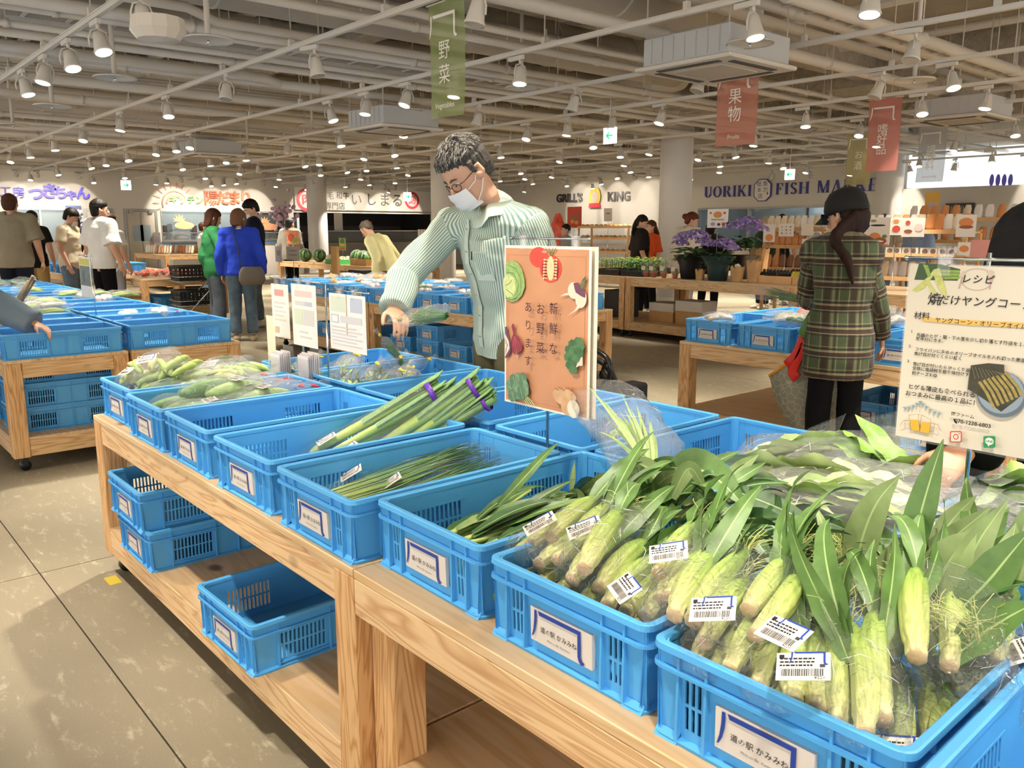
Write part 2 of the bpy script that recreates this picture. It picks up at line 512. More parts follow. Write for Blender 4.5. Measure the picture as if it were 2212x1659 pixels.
mb.box(x0, x1, YW+2.6, YW+2.7, 0, 2.8); mb.box(x0-.1, x0, YW+.15, YW+2.7, 0, 2.8); mb.box(x1, x1+.1, YW+.15, YW+2.7, 0, 2.8)
mb.box(x0, x1, YW+.15, YW+2.7, 2.7, 2.8); mb.box(x0, x1, YW+.15, YW+2.7, -.1, 0)
struct(mb.build('wall_fish_shop', mat('fish_shop_wall', '7f8a90', .5)))
L = bpy.data.lights.new('fish_shop_lamp', 'AREA'); L.energy = 35; L.size = 1.2; L.color = (.9, .97, 1)
link('fish_shop_lamp', L, None, ((x0+x1)/2, YW+1.4, 2.6))
GLASS = film('window_glass', tint=(.93,.97,.97), gl=.8, white=.02, bump=.0)
FRAME = mat('aluminium_frame', '9a9a98', .35, .6)
def win_y(i, h, n):
    a, b, z0, z1 = h; f = MB()
    f.box(XW-.1, XW+.02, a, b, z0, z0+.05); f.box(XW-.1, XW+.02, a, b, z1-.05, z1)
    for k in range(n+1):
        y = a+(b-a)*k/n; f.box(XW-.1, XW+.02, max(a, y-.025), min(b, y+.025), z0+.05, z1-.05)
    r = struct(f.build('window_%d' % i, FRAME))
    g = MB(); g.box(XW-.06, XW-.05, a+.02, b-.02, z0+.04, z1-.04); g.build('glass_pane', GLASS, r)
win_y(1, wA, 2); win_y(2, wB, 3)
f = MB(); a, b, z0, z1 = uA
f.box(a, b, YW-.02, YW+.1, z1-.05, z1); f.box(a, b, YW-.02, YW+.1, z0, z0+.05)
for k in range(4):
    x = a+(b-a)*k/3; f.box(max(a, x-.03), min(b, x+.03), YW-.02, YW+.1, z0+.05, z1-.05)
r = struct(f.build('window_3', FRAME)); g = MB(); g.box(a+.02, b-.02, YW+.05, YW+.06, z0+.04, z1-.04); g.build('glass_pane', GLASS, r)
DOORM = mat('door_beige_grey', 'b9b1a3', .5)
def door(i, ya, yb, leaves):
    f = MB(); zt = 1.92
    f.box(XW, XW+.03, ya-.08, ya, 0, zt+.08); f.box(XW, XW+.03, yb, yb+.08, 0, zt+.08); f.box(XW, XW+.03, ya, yb, zt, zt+.08)
    r = struct(f.build('door_%d' % i, FRAME))
    w = (yb-ya)/leaves
    for k in range(leaves):
        d = MB(); d.bevbox(XW+.002, XW+.025, ya+k*w+.01, ya+(k+1)*w-.01, .01, zt-.01)
        leaf = d.build('door_leaf', DOORM, r)
        p = MB(); yc = ya+(k+.5)*w+(.0 if leaves == 1 else (.1 if k == 0 else -.1))
        p.box(XW+.02, XW+.03, yc-.16, yc+.16, 1.0, 1.5); p.build('door_light', mat('door_light_glass', '8c9ca4', .15), leaf)
        p = MB(); p.box(XW+.02, XW+.075, ya+(k+(.15 if k == 0 else .55))*w, ya+(k+(.45 if k == 0 else .85))*w, zt-.06, zt+.03); p.build('door_closer', FRAME, leaf)
door(1, LW(186, 455)[0], LW(238, 455)[0], 1)
door(2, LW(272, 458)[0], LW(333, 458)[0], 2)
mb = MB(); mb.box(XW, XW+.02, -7, wC[0]-.1, 0, .1); struct(mb.build('baseboard_left', mat('skirting', '6a655d', .6)))
PILM = mat('pillar_paint', 'cfcbc6', .45)
for i, (px, Y, rr) in enumerate(((685.5, 12.5, .30), (957.5, 12.1, .29), (1457.5, 12.5, .295), (1916, 19.6, .30))):
    p = aty(px, 470, Y); mb = MB()
    mb.lathe([(rr, 0), (rr, ZC-.01)], (p.x, Y, 0), 40, cap=False)
    mb.lathe([(rr+.012, 0), (rr+.012, .12)], (p.x, Y, 0), 40)
    struct(mb.build('pillar_%d' % (i+1), PILM))
mb = MB(); mb.box(-28.2, 9, -7, 20.5, ZC, ZC+.2); struct(mb.build('ceiling', CEILM))
k = 0
for x in (-2.0, -6.3, -10.0, -13.5, -17.0, -20.7, -24.4):
    k += 1; mb = MB(); mb.box(x-.14, x+.14, -7, 20.3, ZC-.42, ZC); struct(mb.build('ceiling_beam_%d' % k, BEAMM))
for y in (5.2, 12.5, 17.5):
    k += 1; mb = MB(); mb.box(-28, 9, y-.16, y+.16, ZC-.5, ZC); struct(mb.build('ceiling_beam_%d' % k, BEAMM))

rnd = random.Random(11)
def rows_label(i, what): return what % nth(i)
DUCTS = []
for i, (x, z, rr, y0, y1) in enumerate(((-5.15, 3.42, .27, -6.5, 7.4), (-7.35, 3.46, .24, -6.5, 9.2), (-9.2, 3.40, .25, -6.5, 20.2), (-12.3, 3.45, .22, -3, 20.2), (-15.6, 3.45, .24, -3, 20.2), (-19.5, 3.4, .24, -3, 20.2), (-23.0, 3.42, .22, -3, 20.2))):
    DUCTS.append((x, rr, i < 2)); mb = MB(); mb.cyl((x, y0, z), (x, y1, z), rr, 24)
    if i < 2: mb.tube([(x, y1-.02, z), (x-.22, y1+.3, z), (x-.7, y1+.42, z), (x-1.25, y1+.42, z)], [rr]*4, 24)
    o = mb.build('round_duct', DUCTM)
    tag(o, 'fat white round air duct under the slab, %s from the near end of the hall' % nth(i+1), 'duct', 'round air ducts under the ceiling')
    mb = MB(); y = y0+.4
    while y < y1-.1:
        mb.cyl((x, y, z), (x, y+.03, z), rr+.012, 24); y += 1.3
    mb.build('seam_ring', DUCTM, o)
    mb = MB(); y = y0+1
    while y < y1-.2:
        for s in (-1, 1): mb.cyl((x+s*(rr+.02), y, z), (x+s*(rr+.02), y, ZC), .008, 6)
        y += 2.6
    mb.build('hanger_rod', PIPEM, o)
px = -2.6; i = 0
while px > -27.5:
    px -= rnd.choice((.28, .36, .5, .62, .8)) * (1 if px > -14 else 1.5)
    z = (3.02, 3.14, 3.26, 3.4)[i % 4]; rr = rnd.choice((.028, .038, .05, .055)); jog = (-.3, .3)[i % 2] if i % 3 == 0 else 0
    if any(px+min(0, jog)-rr-.03 < dx_+dr and px+max(0, jog)+rr+.03 > dx_-dr-(1.3 if bend else 0) for dx_, dr, bend in DUCTS) and z+rr > 3.12: z = 3.02
    y0 = rnd.uniform(-6, -1); y1 = rnd.choice((20.2, 20.2, rnd.uniform(8, 16)))
    i += 1; mb = MB()
    pts = [(px, y0, z), (px, y1, z)]
    if jog:
        ym = rnd.uniform(2.5, 9); dx = jog
        pts = [(px, y0, z), (px, ym, z), (px+dx, ym+.35, z), (px+dx, y1, z)]
    mb.tube(pts, rr, 12)
    o = mb.build('overhead_pipe', PIPEM)
    tag(o, 'white pipe running across the hall under the slab, %s counted from this side' % nth(i), 'pipe', 'white pipes across the ceiling')
    mb = MB(); y = y0+.6
    zh = 3.11 if z < 3.1 and any(abs(px-d_)-r_ < .35 for d_, r_, _ in DUCTS) else ZC
    while y < y1-.3:
        xx = px if len(pts) == 2 or y < pts[1][1] else pts[2][0]
        mb.cyl((xx, y, z), (xx, y, zh), .006, 6); mb.cyl((xx, y-.02, z), (xx, y+.02, z), rr+.008, 12); y += 2.2
    mb.build('pipe_hanger', PIPEM, o)
for i, (y, z, rr, x0, x1) in enumerate(((2.7, 3.8, .05, -26, 6), (4.35, 3.79, .055, -27, 7), (7.5, 3.8, .045, -27, 7), (9.4, 3.79, .055, -27, 7), (11.3, 3.8, .05, -27, 7), (14.2, 3.79, .055, -27, 7), (16.6, 3.8, .05, -27, 7))):
    mb = MB(); mb.cyl((x0, y, z), (x1, y, z), rr, 12)
    tag(mb.build('overhead_pipe', PIPEM), 'white pipe under the slab running along the light tracks, %s row back' % nth(i+1), 'pipe', 'white pipes along the ceiling')
for i, (x, z) in enumerate(((-3.9, 3.12), (-8.3, 3.14), (-14.4, 3.1))):
    mb = MB(); mb.box(x-.13, x-.115, -5, 20, z, z+.06); mb.box(x+.115, x+.13, -5, 20, z, z+.06)
    y = -4.9
    while y < 20: mb.box(x-.115, x+.115, y, y+.03, z, z+.012); y += .35
    tag(mb.build('cable_tray', PIPEM), 'white cable tray hung across the hall, %s from this side' % nth(i+1), 'cable tray', 'cable trays')

ZT = 2.9
TRACK_Y = [1.93+1.6*k for k in range(-1, 12)]
for k, y in enumerate(TRACK_Y):
    mb = MB(); mb.box(-27.2, 7.0, y-.018, y+.018, ZT-.018, ZT+.018); mb.box(-27.2, 7.0, y-.026, y+.026, ZT+.012, ZT+.02)
    o = mb.build('lighting_track', TRACKM)
    tag(o, 'long white lighting track under the ceiling, %s row back from the camera' % nth(k+1), 'lighting track', 'lighting tracks')
    if k == 0:
        mb = MB(); mb.cyl((0, 0, ZT+.02), (0, 0, ZC), .007, 6); mb.box(-.02, .02, -.022, .022, ZT+.02, ZT+.075); HROD = mb.mesh('hanger_rod', TRACKM)
    x = -26.5
    while x < 4.5: link('hanger_rod', HROD, o, (x, y, 0)); x += 1.5
EMIT = mat('lamp_face', (1.0, .93, .80), .5, emit=40.0)
LENS = mat('lamp_face_dark', 'b9b2a8', .2)
def spot_parts(lit):
    root = empty('track_spotlight')
    mb = MB(); mb.bevbox(-.085, .085, -.017, .017, -.055, -.02); mb.cyl((.05, 0, -.055), (.05, 0, -.085), .012, 8)
    mb.build('track_adapter', TRACKM, root)
    mb = MB()   # yoke: two arms from the stem to the sides of the head
    for s in (-1, 1):
        mb.tube([(.05, 0, -.083), (.05, s*.045, -.1), (.05, s*.062, -.15), (.05, s*.056, -.2)], .006, 6)
    mb.build('yoke', TRACKM, root)
    mb = MB(); mb.lathe([(.02, -.105), (.036, -.115), (.043, -.16), (.055, -.225), (.062, -.24), (.06, -.25), (.052, -.246)], (.05, 0, 0), 18, cap=True)
    h = mb.build('lamp_head', TRACKM, root)
    mb = MB(); mb.lathe([(.0005, -.2465), (.051, -.2475)], (.05, 0, 0), 18, cap=False)
    mb.build('lens', EMIT if lit else LENS, h)
    return root
SPOT_ON = spot_parts(True); SPOT_OFF = spot_parts(False)
spot_light = bpy.data.lights.new('spot_beam', 'SPOT')
spot_light.energy = SPOT_W * 4; spot_light.color = SPOT_COL; spot_light.spot_size = math.radians(66); spot_light.spot_blend = .55; spot_light.shadow_soft_size = .05
dim_light = spot_light.copy(); dim_light.energy *= .42
far_light = spot_light.copy(); far_light.energy *= 2
seen = [  # where the photograph shows a lamp head, and whether it burns
 (305,22,1),(212,78,1),(148,115,1),(97,150,1),(50,175,1),(675,125,0),(493,182,0),(362,232,1),(262,265,1),(181,288,1),(116,310,1),(63,330,1),
 (1058,10,0),(880,205,1),(790,222,1),(712,243,1),(412,310,1),(380,320,1),(340,330,1),(275,343,1),(1625,45,1),(1123,158,1),(982,190,1),(1256,205,0),(1040,240,0),
 (872,275,1),(733,297,1),(624,317,0),(530,337,1),(452,345,1),(392,360,1),(1430,240,1),(1323,262,1),(1226,272,1),(1140,285,1),(788,333,1),(655,352,1),(690,347,1),(1525,160,0),(1975,80,0),
 (2055,160,1),(1900,222,0),(2130,245,1),(1988,258,1),(1858,275,1),(1738,285,1),(1895,300,1),(1630,297,1),(1690,355,1),(1662,342,1),(1585,345,1),(1880,4,1),
 (1280,320,1),(1340,325,1),(1212,342,1),(1405,328,1),(1080,325,1),(850,345,1),(2190,298,1),(2062,325,1),(1912,310,1),(1510,350,1),(1555,365,1)]
nspot = {}
Y_OK = True; trnd = random.Random(5)
def HEADS(c): return [o for o in NEWKIDS[c.name] if o.name.startswith('lamp_head')]
rnd = random.Random(99)
def add_spot(X, k, lit, aim=None, light=True):
    src = SPOT_ON if lit else SPOT_OFF
    nspot.setdefault(k, []).append(1)
    c = copy_tree(src, (X-.05, TRACK_Y[k], ZT), label='x', scale=1.12)
    if Y_OK and X*X+TRACK_Y[k]**2 > 4:
        h = [q for q in HEADS(c)][0]; d = V((-X, -TRACK_Y[k], 0)).normalized(); d = Matrix.Rotation(trnd.uniform(-.9, .9), 3, 'Z') @ d; pv = V((.05, 0, -.12))
        h.matrix_basis = Matrix.Translation(pv) @ Matrix.Rotation(trnd.uniform(.16, .4), 4, V((0, 0, -1)).cross(d)) @ Matrix.Translation(-pv)
    c['category'] = 'spotlight'; c['group'] = 'spotlights on the ceiling tracks'; c['_k'] = k; c['lit'] = bool(lit)
    if k > 4 and len(nspot[k]) % 2: light = False
    if lit and light:
        o = link('spot_beam', dim_light if k == 0 or (k == 1 and X > -3) else (far_light if k > 4 else spot_light), c, (.05, 0, -.26))
        if aim: o.rotation_euler = aim
    if not lit: c.rotation_euler = (0, 0, rnd.uniform(-1.5, 1.5))
    return c
SPOTS = []
used = {k: [] for k in range(len(TRACK_Y))}
for (x, y, lit) in seen:
    best = None
    for k, Y in enumerate(TRACK_Y):
        if Y < .5: continue
        p = aty(x, y, Y); e = abs(p.z-(ZT-.23))
        if best is None or e < best[0]: best = (e, k, p.x)
    _, k, X = best
    if any(abs(X-q) < .3 for q in used[k]): continue
    used[k].append(X)
    SPOTS.append(add_spot(X, k, lit, (rnd.uniform(-.25, .25), rnd.uniform(-.25, .25), 0)))
for k, Y in enumerate(TRACK_Y):
    x = -26.5 if k > 2 else (-22 if k > 0 else -12.0)
    while x < 5.5:
        x += rnd.choice((.9, 1.2, 2.2, 2.8)) * (1.0 if k < 8 else 1.15)
        vis = max([-99]+used[k])
        if any(abs(x-q) < .7 for q in used[k]): continue
        if k == 0 and -4.0 < x < 1.6: continue
        if Y > .5:
            q = cam.location; d = V((x, Y, ZT-.2))-q
            dep = d.dot(_fw)
            if dep > .3:
                sx = 1106+F_PX*d.dot(_r)/dep; sy = 829.5-F_PX*d.dot(_up)/dep
                if -40 < sx < 2250 and -60 < sy < 335: continue
        used[k].append(x)
        SPOTS.append(add_spot(x, k, rnd.random() < .86, (rnd.uniform(-.3, .3), rnd.uniform(-.3, .3), 0)))
for k in range(len(TRACK_Y)):
    if k == 0:
        for X in (-2.9, -1.5, .1): SPOTS.append(add_spot(X, 0, True, (.42, 0, 0)))
    if k == 1:
        for X in (-2.45, -1.0, .25): SPOTS.append(add_spot(X, 1, True, (0, 0, 0)))
    row = sorted([s for s in SPOTS if s['_k'] == k], key=lambda s: s.location.x)
    for i, s in enumerate(row):
        s['label'] = 'white %s track spotlight, %s from the far end of the %s track back' % ('glowing' if s['lit'] else 'unlit', nth(i+1), nth(k+1))
for s in SPOTS: del s['_k'], s['lit']
def drop(o):
    for c in [c for c in COL.objects if c.parent == o]:
        drop(c)
    KIDS.pop(o.name, None); _SUB.pop(o.name, None)
    bpy.data.objects.remove(o)
drop(SPOT_ON); drop(SPOT_OFF)
SPR = mat('disc_white', 'd9d2c6', .5)
for i, (x, y, w) in enumerate(((450, 85, 105), (248, 167, 86), (113, 228, 74), (28, 269, 58), (1127, 189, 72), (882, 238, 60), (1620, 92, 100), (1975, 172, 84), (675, 272, 54), (1436, 268, 50), (535, 307, 46), (2120, 245, 56), (1790, 279, 46))):
    D = 1822*.36/w; p = atd(x, y, D); r = empty('sprinkler_disc', (p.x, p.y, p.z))
    tag(r, 'flat white sprinkler disc on a drop pipe, %s of the row' % nth(i+1), 'sprinkler', 'sprinkler discs under the ceiling')
    mb = MB(); mb.lathe([(.001, .012), (.06, .014), (.17, .004), (.18, -.006), (.176, -.012), (.168, -.002), (.001, .006)], (0, 0, 0), 28); mb.build('heat_disc', SPR, r)
    mb = MB(); mb.cyl((0, 0, .01), (0, 0, ZC-p.z), .02, 10); mb.build('drop_pipe', PIPEM, r)
    mb = MB(); mb.cyl((0, 0, -.005), (0, 0, -.03), .009, 8); mb.lathe([(.02, -.03), (.022, -.034), (.001, -.04)], n=12); mb.build('sprinkler_head', STEEL, r)
p = atd(342, 75, 5.2); mb = MB(); mb.lathe([(.06, .10), (.15, .09), (.16, .02), (.12, -.03), (.04, -.045), (.001, -.046)], (0, 0, 0), 12, s=False)
tag(mb.build('ceiling_diffuser', SPR, None, (p.x, p.y, p.z)), 'faceted white round air outlet on a duct', 'air outlet')
for i, (x, y, D) in enumerate(((850, 284, 11.2), (1545, 155, 7.2), (2078, 262, 10.8), (455, 338, 15.5))):
    p = atd(x, y, D); r = empty('air_conditioner', (p.x, p.y, p.z)); s = .47
    tag(r, ['white ceiling cassette air conditioner behind the green banner', 'white ceiling cassette air conditioner behind the pink fruit banner', 'white ceiling cassette air conditioner above the right-hand shelves', 'small far ceiling cassette air conditioner above the kitchen signs'][i], 'air conditioner', 'ceiling cassette air conditioners')
    mb = MB(); mb.bevbox(-s, s, -s, s, 0, .035, .01); mb.build('grille_panel', SPR, r)
    mb = MB(); mb.box(-.24, .24, -.24, .24, -.008, 0); 
    mb.build('intake_grille', mat('grille_grey', 'b9b2a6', .6), r)
    mb = MB()
    for a, b, c, d in ((-.3, .3, .33, .39), (-.3, .3, -.39, -.33), (.33, .39, -.3, .3), (-.39, -.33, -.3, .3)): mb.box(a, b, c, d, -.006, 0)
    mb.build('air_slot', DARKGREY, r)
    mb = MB(); mb.bevbox(-.42, .42, -.42, .42, .036, .26, .01)
    for q in range(-3, 4):
        mb.box(q*.11-.006, q*.11+.006, -.428, .428, .06, .24)
    mb.build('housing', mat('housing_grey', 'c3c5c6', .5), r)
    mb = MB()
    for a in (-.4, .4):
        for c in (-.4, .4): mb.cyl((a, c, .26), (a, c, ZC-p.z), .007, 6)
    mb.build('hanger_rod', TRACKM, r)
def exit_sign(x, y, D, w, arrow, lab, axis):
    p = atd(x, y, D); r = empty('exit_sign', (p.x, p.y, p.z)); h = w*.62 if axis == 'w' else w
    ux, uy = (V((0, 1, 0)), V((0, 0, 1))) if axis != 'y' else (V((1, 0, 0)), V((0, 0, 1)))
    nz = ux.cross(uy)
    mb = MB(); mb.hexa([ux*(-w/2)-uy*h/2-nz*.02, ux*(w/2)-uy*h/2-nz*.02, ux*(w/2)-uy*h/2+nz*.02, ux*(-w/2)-uy*h/2+nz*.02, ux*(-w/2)+uy*h/2-nz*.02, ux*(w/2)+uy*h/2-nz*.02, ux*(w/2)+uy*h/2+nz*.02, ux*(-w/2)+uy*h/2+nz*.02])
    mb.build('sign_panel', mat('exit_white', 'f3fbf6', .4, emit=2.2), r)
    s = 1 if arrow == 'r' else -1
    A = [(-.28, .05), (.06, .05), (-.08, .2), (.04, .2), (.28, 0), (.04, -.2), (-.08, -.2), (.06, -.05), (-.28, -.05)]
    A = [(a*s*w*1.1, b*h*1.1) for a, b in A]
    if s < 0: A.reverse()
    g = MB(); g.prism(A, .002, nz*.021, ux, uy)
    g.prism([(-a, b) for a, b in reversed(A)], .002, -nz*.021, -ux, uy)
    g.build('arrow', mat('exit_green', '17a36b', .4, emit=1.2), r)
    mb = MB(); mb.cyl((0, 0, h/2), (0, 0, ZC-p.z), .008, 6); mb.build('hanger_rod', TRACKM, r)
    tag(r, lab, 'exit sign', 'green arrow exit signs')
exit_sign(1318, 293, 11.2, .2, 'l', 'lit white exit sign with green arrow pointing left, beside the big pillar', 'y')
exit_sign(272, 400, 22, .24, 'r', 'lit white exit sign with green arrow pointing right, over the double doors', 'x')
exit_sign(1706, 377, 18.5, .22, 'l', 'lit exit sign hung over the fish market letters', 'y')
exit_sign(880, 425, 22, .22, 'r', 'lit exit sign hung before the butcher sign', 'x')
TOP = .645
def table(x0, x1, y0, y1, label, top=TOP, recess=0.0, shelf=.2, group='pine display tables', leg=.085, apron=.085, base=.085):
    r = empty('display_table', ((x0+x1)/2, (y0+y1)/2, 0))
    tag(r, label, 'table', group)
    a, b, c, d = x0-(x0+x1)/2, x1-(x0+x1)/2, y0-(y0+y1)/2, y1-(y0+y1)/2
    mb = MB(); mb.bevbox(a, b, c, d, top-.02, top, .002); mb.build('tabletop', PLY, r)
    t = .034; zb = top-.02-apron
    def part(n, x_0, x_1, y_0, y_1, z_0, z_1, m):
        q = MB(); q.bevbox(x_0, x_1, y_0, y_1, z_0, z_1, .003); return q.build(n, m, r)
    if recess:
        part('apron', a, b, c, c+t, zb, top-.02, WX); part('apron', a, b, d-t, d, zb, top-.02, WX)
    else:
        part('apron', a+leg, b-leg, c+.004, c+t, zb, top-.02, WX); part('apron', a+leg, b-leg, d-t, d-.004, zb, top-.02, WX)
    part('apron', a+.004, a+t, c+leg+recess, d-leg-recess, zb, top-.02, WY); part('apron', b-t, b-.004, c+leg+recess, d-leg-recess, zb, top-.02, WY)
    rc = recess
    for px in (a, b-leg):
        for py in (c+rc, d-leg-rc):
            part('leg', px, px+leg, py, py+leg, base, top-.02-(0 if not rc else .001), WZ)
    part('shelf_rail', a+leg, b-leg, c+.002, c+t, base+.005, shelf-.012, WX); part('shelf_rail', a+leg, b-leg, d-t, d-.002, base+.005, shelf-.012, WX)
    part('shelf_rail', a+.002, a+t, c+leg, d-leg, base+.005, shelf-.012, WY); part('shelf_rail', b-t, b-.002, c+leg, d-leg, base+.005, shelf-.012, WY)
    q = MB(); q.box(a+.004, b-.004, c+leg+rc, d-leg-rc, shelf-.012, shelf); q.box(a+leg, b-leg, c+.003, c+leg+rc, shelf-.012, shelf); q.box(a+leg, b-leg, d-leg-rc, d-.003, shelf-.012, shelf)
    q.build('lower_shelf', PLY, r)
    for px in (a+.06, b-.06):
        for py in (c+.06, d-.06):
            q = MB(); q.cyl((px-.012, py, .03), (px+.012, py, .03), .03, 14); q.box(px-.02, px+.02, py-.014, py+.014, .03, base)
            q.build('caster', CASTER, r)
    return r
FY0, FY1 = .838, 2.175
T1 = table(-3.483, -1.492, FY0, FY1, 'pine crate table with leek and chive crates on top and stacked crates under it')
T2 = table(-1.488, .52, FY0, FY1, 'pine table under the corn crates, with only a bare plywood shelf below', recess=.04)
T3 = table(-7.25, -5.245, FY0, 1.49, 'pine table across the aisle at the corner with the caster, two blue crates stacked inside')
T3b = table(-7.25, -5.22, 1.505, FY1, 'pine table behind the corner table, with knotty legs and a dark gap below')
T4 = table(-9.28, -7.27, FY0, FY1, 'pine table in the middle of the far crate row, under packed greens')
T5 = table(-11.4, -9.3, FY0, FY1, 'pine table at the far end of the left crate row')
BY0, BY1 = 4.33, 5.66
T6 = table(-9.25, -7.2, BY0, BY1, 'pine table by the woman in the blue sweater, under packed onions')
T7 = table(-7.18, -5.13, BY0, BY1, 'pine table behind the striped-shirt man, crates stored on its shelf')
T8 = table(-3.36, -1.33, 4.36, 5.7, 'pine table in front of the woman in plaid, three blue crates on its front')
T9 = table(-1.31, .7, 4.36, 5.7, 'pine table to the right of the woman in plaid')
T10 = table(-9.3, -7.14, 8.08, 9.3, 'taller pine table with the black plant trays', top=.77, group='tall pine tables')
T11 = table(-7.12, -4.72, 8.08, 9.3, 'taller pine table with the purple hydrangeas and paper bags', top=.77, apron=.1, group='tall pine tables')
T12 = table(-4.7, -2.3, 8.12, 9.3, 'taller pine table with trays of pickles behind the woman in plaid', top=.74, group='tall pine tables')
T13 = table(-2.28, .1, 8.12, 9.3, 'taller pine table behind the recipe sign', top=.74, group='tall pine tables')
T14 = table(-14.5, -12.6, 3.85, 5.1, 'pine table heaped with packed tomatoes')
T15 = table(-16.6, -14.7, 3.3, 5.1, 'pine table with blue crates beyond the man in the white t-shirt', top=.66)
T16 = table(-16.3, -12.0, 7.7, 8.7, 'long pine table carrying the striped watermelons', top=.72)

CW, CL, CH = .368, .632, .146     # width, length, height
def panel(mb, org, u, v, n, W, H, holes, t=.0035):
    """wall panel from org, W along u and H along v, thickness t along -n, with real rectangular holes"""
    org, u, v, n = V(org), V(u), V(v), V(n)
    us = sorted({0, W, *[h[0] for h in holes], *[h[1] for h in holes]}); vs = sorted({0, H, *[h[2] for h in holes], *[h[3] for h in holes]})
    inh = lambda a, b: any(h[0] < a < h[1] and h[2] < b < h[3] for h in holes)
    for i in range(len(vs)-1):
        j = 0
        while j < len(us)-1:
            cv = (vs[i]+vs[i+1])/2
            if inh((us[j]+us[j+1])/2, cv): j += 1; continue
            k = j
            while k+1 < len(us)-1 and not inh((us[k+1]+us[k+2])/2, cv): k += 1
            a = org+u*us[j]+v*vs[i]; b = org+u*us[k+1]+v*vs[i]; c = org+u*us[k+1]+v*vs[i+1]; d = org+u*us[j]+v*vs[i+1]
            mb.quad(a, b, c, d); mb.quad(d-n*t, c-n*t, b-n*t, a-n*t)
            j = k+1
    for h in holes:
        p = [org+u*h[a]+v*h[b] for a, b in ((0,2),(1,2),(1,3),(0,3))]
        for i in range(4): mb.quad(p[i], p[i]-n*t, p[(i+1) % 4]-n*t, p[(i+1) % 4])
def crate_mesh():
    mb = MB(); W, L, H = CW, CL, CH; t = .0035
    tp = .010   # walls lean in by tp towards the floor
    w, l = W-.018, L-.018   # outer wall footprint at the top
    def slots(c, n, pitch, sw):
        out = []
        for z0, z1 in ((.020, .056), (.061, .097)):
            for k in range(n):
                x = c+(k-(n-1)/2)*pitch; out.append((x-sw/2, x+sw/2, z0, z1))
        return out
    for s in (-1, 1):   # long sides
        nrm = V((s, 0, 0)); u = V((0, s, 0))
        org = V((s*(w/2-tp*.6), -s*l/2, .004)); v = V((s*tp*.6, 0, H-.006)).normalized()
        panel(mb, org, u, v, nrm, l, H-.006, slots(.145, 11, .0125, .0072)+slots(l-.145, 11, .0125, .0072))
        for q in (.07, .225, l/2, l-.225, l-.07):   # ribs below the lower lip
            y = -l/2+q; x0 = s*(w/2-.004); x1 = s*(w/2+.004)
            mb.box(min(x0, x1), max(x0, x1), y-.0018, y+.0018, .006, H-.008)
        for z in (.0155, .1015):  # frame lines of the slot fields
            for c in (.145, l-.145):
                x0 = s*(w/2-.006); x1 = s*(w/2+.0015)
                mb.box(min(x0, x1), max(x0, x1), -l/2+c-.078, -l/2+c+.078, z-.002, z+.002)
    for s in (-1, 1):   # short ends
        nrm = V((0, s, 0)); u = V((-s, 0, 0))
        org = V((s*w/2, s*(l/2-tp*.6), .004)); v = V((0, s*tp*.6, H-.006)).normalized()
        panel(mb, org, u, v, nrm, w, H-.006, slots(.062, 3, .0105, .0058)+slots(w-.062, 3, .0105, .0058))
        for q in (.040, .086, w-.086, w-.040):
            x = -w/2+q; y0 = s*(l/2-.005); y1 = s*(l/2+.006)
            mb.hexa([(x-.002, s*(l/2-.008), .004), (x+.002, s*(l/2-.008), .004), (x+.002, s*(l/2+.005), .004), (x-.002, s*(l/2+.005), .004),
                     (x-.002, s*(l/2-.005), H-.006), (x+.002, s*(l/2-.005), H-.006), (x+.002, s*(l/2+.005), H-.006), (x-.002, s*(l/2+.005), H-.006)])
        for q in (.022, w-.022):
            x = -w/2+q; mb.hexa([(x-.02, s*(l/2-.012), .0), (x+.02, s*(l/2-.012), .0), (x+.02, s*(l/2+.006), .0), (x-.02, s*(l/2+.006), .0),
                     (x-.02, s*(l/2-.012), .012), (x+.02, s*(l/2-.012), .012), (x+.02, s*(l/2-.004), .014), (x-.02, s*(l/2-.004), .014)])
    def ring(xo, yo, r, n=5):
        out = []
        for cx, cy, a0 in ((xo-r, yo-r, 0), (-xo+r, yo-r, PI/2), (-xo+r, -yo+r, PI), (xo-r, -yo+r, 1.5*PI)):
            for k in range(n+1):
                a = a0+PI/2*k/n; out.append((cx+r*math.cos(a), cy+r*math.sin(a)))
        return out
    def ringsweep(prof, r):
        rs = []
        for d, z in prof+prof[:1]:
            rs.append([(x, y, z) for x, y in ring(W/2+d, L/2+d, max(.004, r+d))])
        mb.loft(rs, 0, False, cap=False)
    ringsweep([(0, H-.010), (-.001, H-.001), (-.004, H), (-.012, H), (-.0145, H-.003), (-.0145, H-.012), (-.006, H-.012)][::-1], .022)
    ringsweep([(0, .1085), (0, .1135), (-.011, .1135), (-.011, .1085)][::-1], .022)
    ringsweep([(-.006, .0), (-.004, .006), (-.018, .010), (-.02, .0)][::-1], .022)
    mb.box(-w/2+.006, w/2-.006, -l/2+.006, l/2-.006, .002, .0055)
    for sx in (-1, 1):
        for sy in (-1, 1):
            pts = []
            for z, i in ((.004, .009), (H-.004, .003)):
                rr = .02
                cx, cy = sx*(w/2-i-rr), sy*(l/2-i-rr)
                ro = [(cx+sx*rr*math.cos(a), cy+sy*rr*math.sin(a), z) for a in (PI/2*k/4 for k in range(5))]
                ri = [(cx+sx*(rr-t)*math.cos(a), cy+sy*(rr-t)*math.sin(a), z) for a in (PI/2*k/4 for k in reversed(range(5)))]
                pts.append(ro+ri)
            if sx*sy < 0: pts = [list(reversed(p)) for p in pts]
            mb.loft(pts, 0, False)
    return mb.mesh('crate', BLUE)
CRATE_ME = crate_mesh()
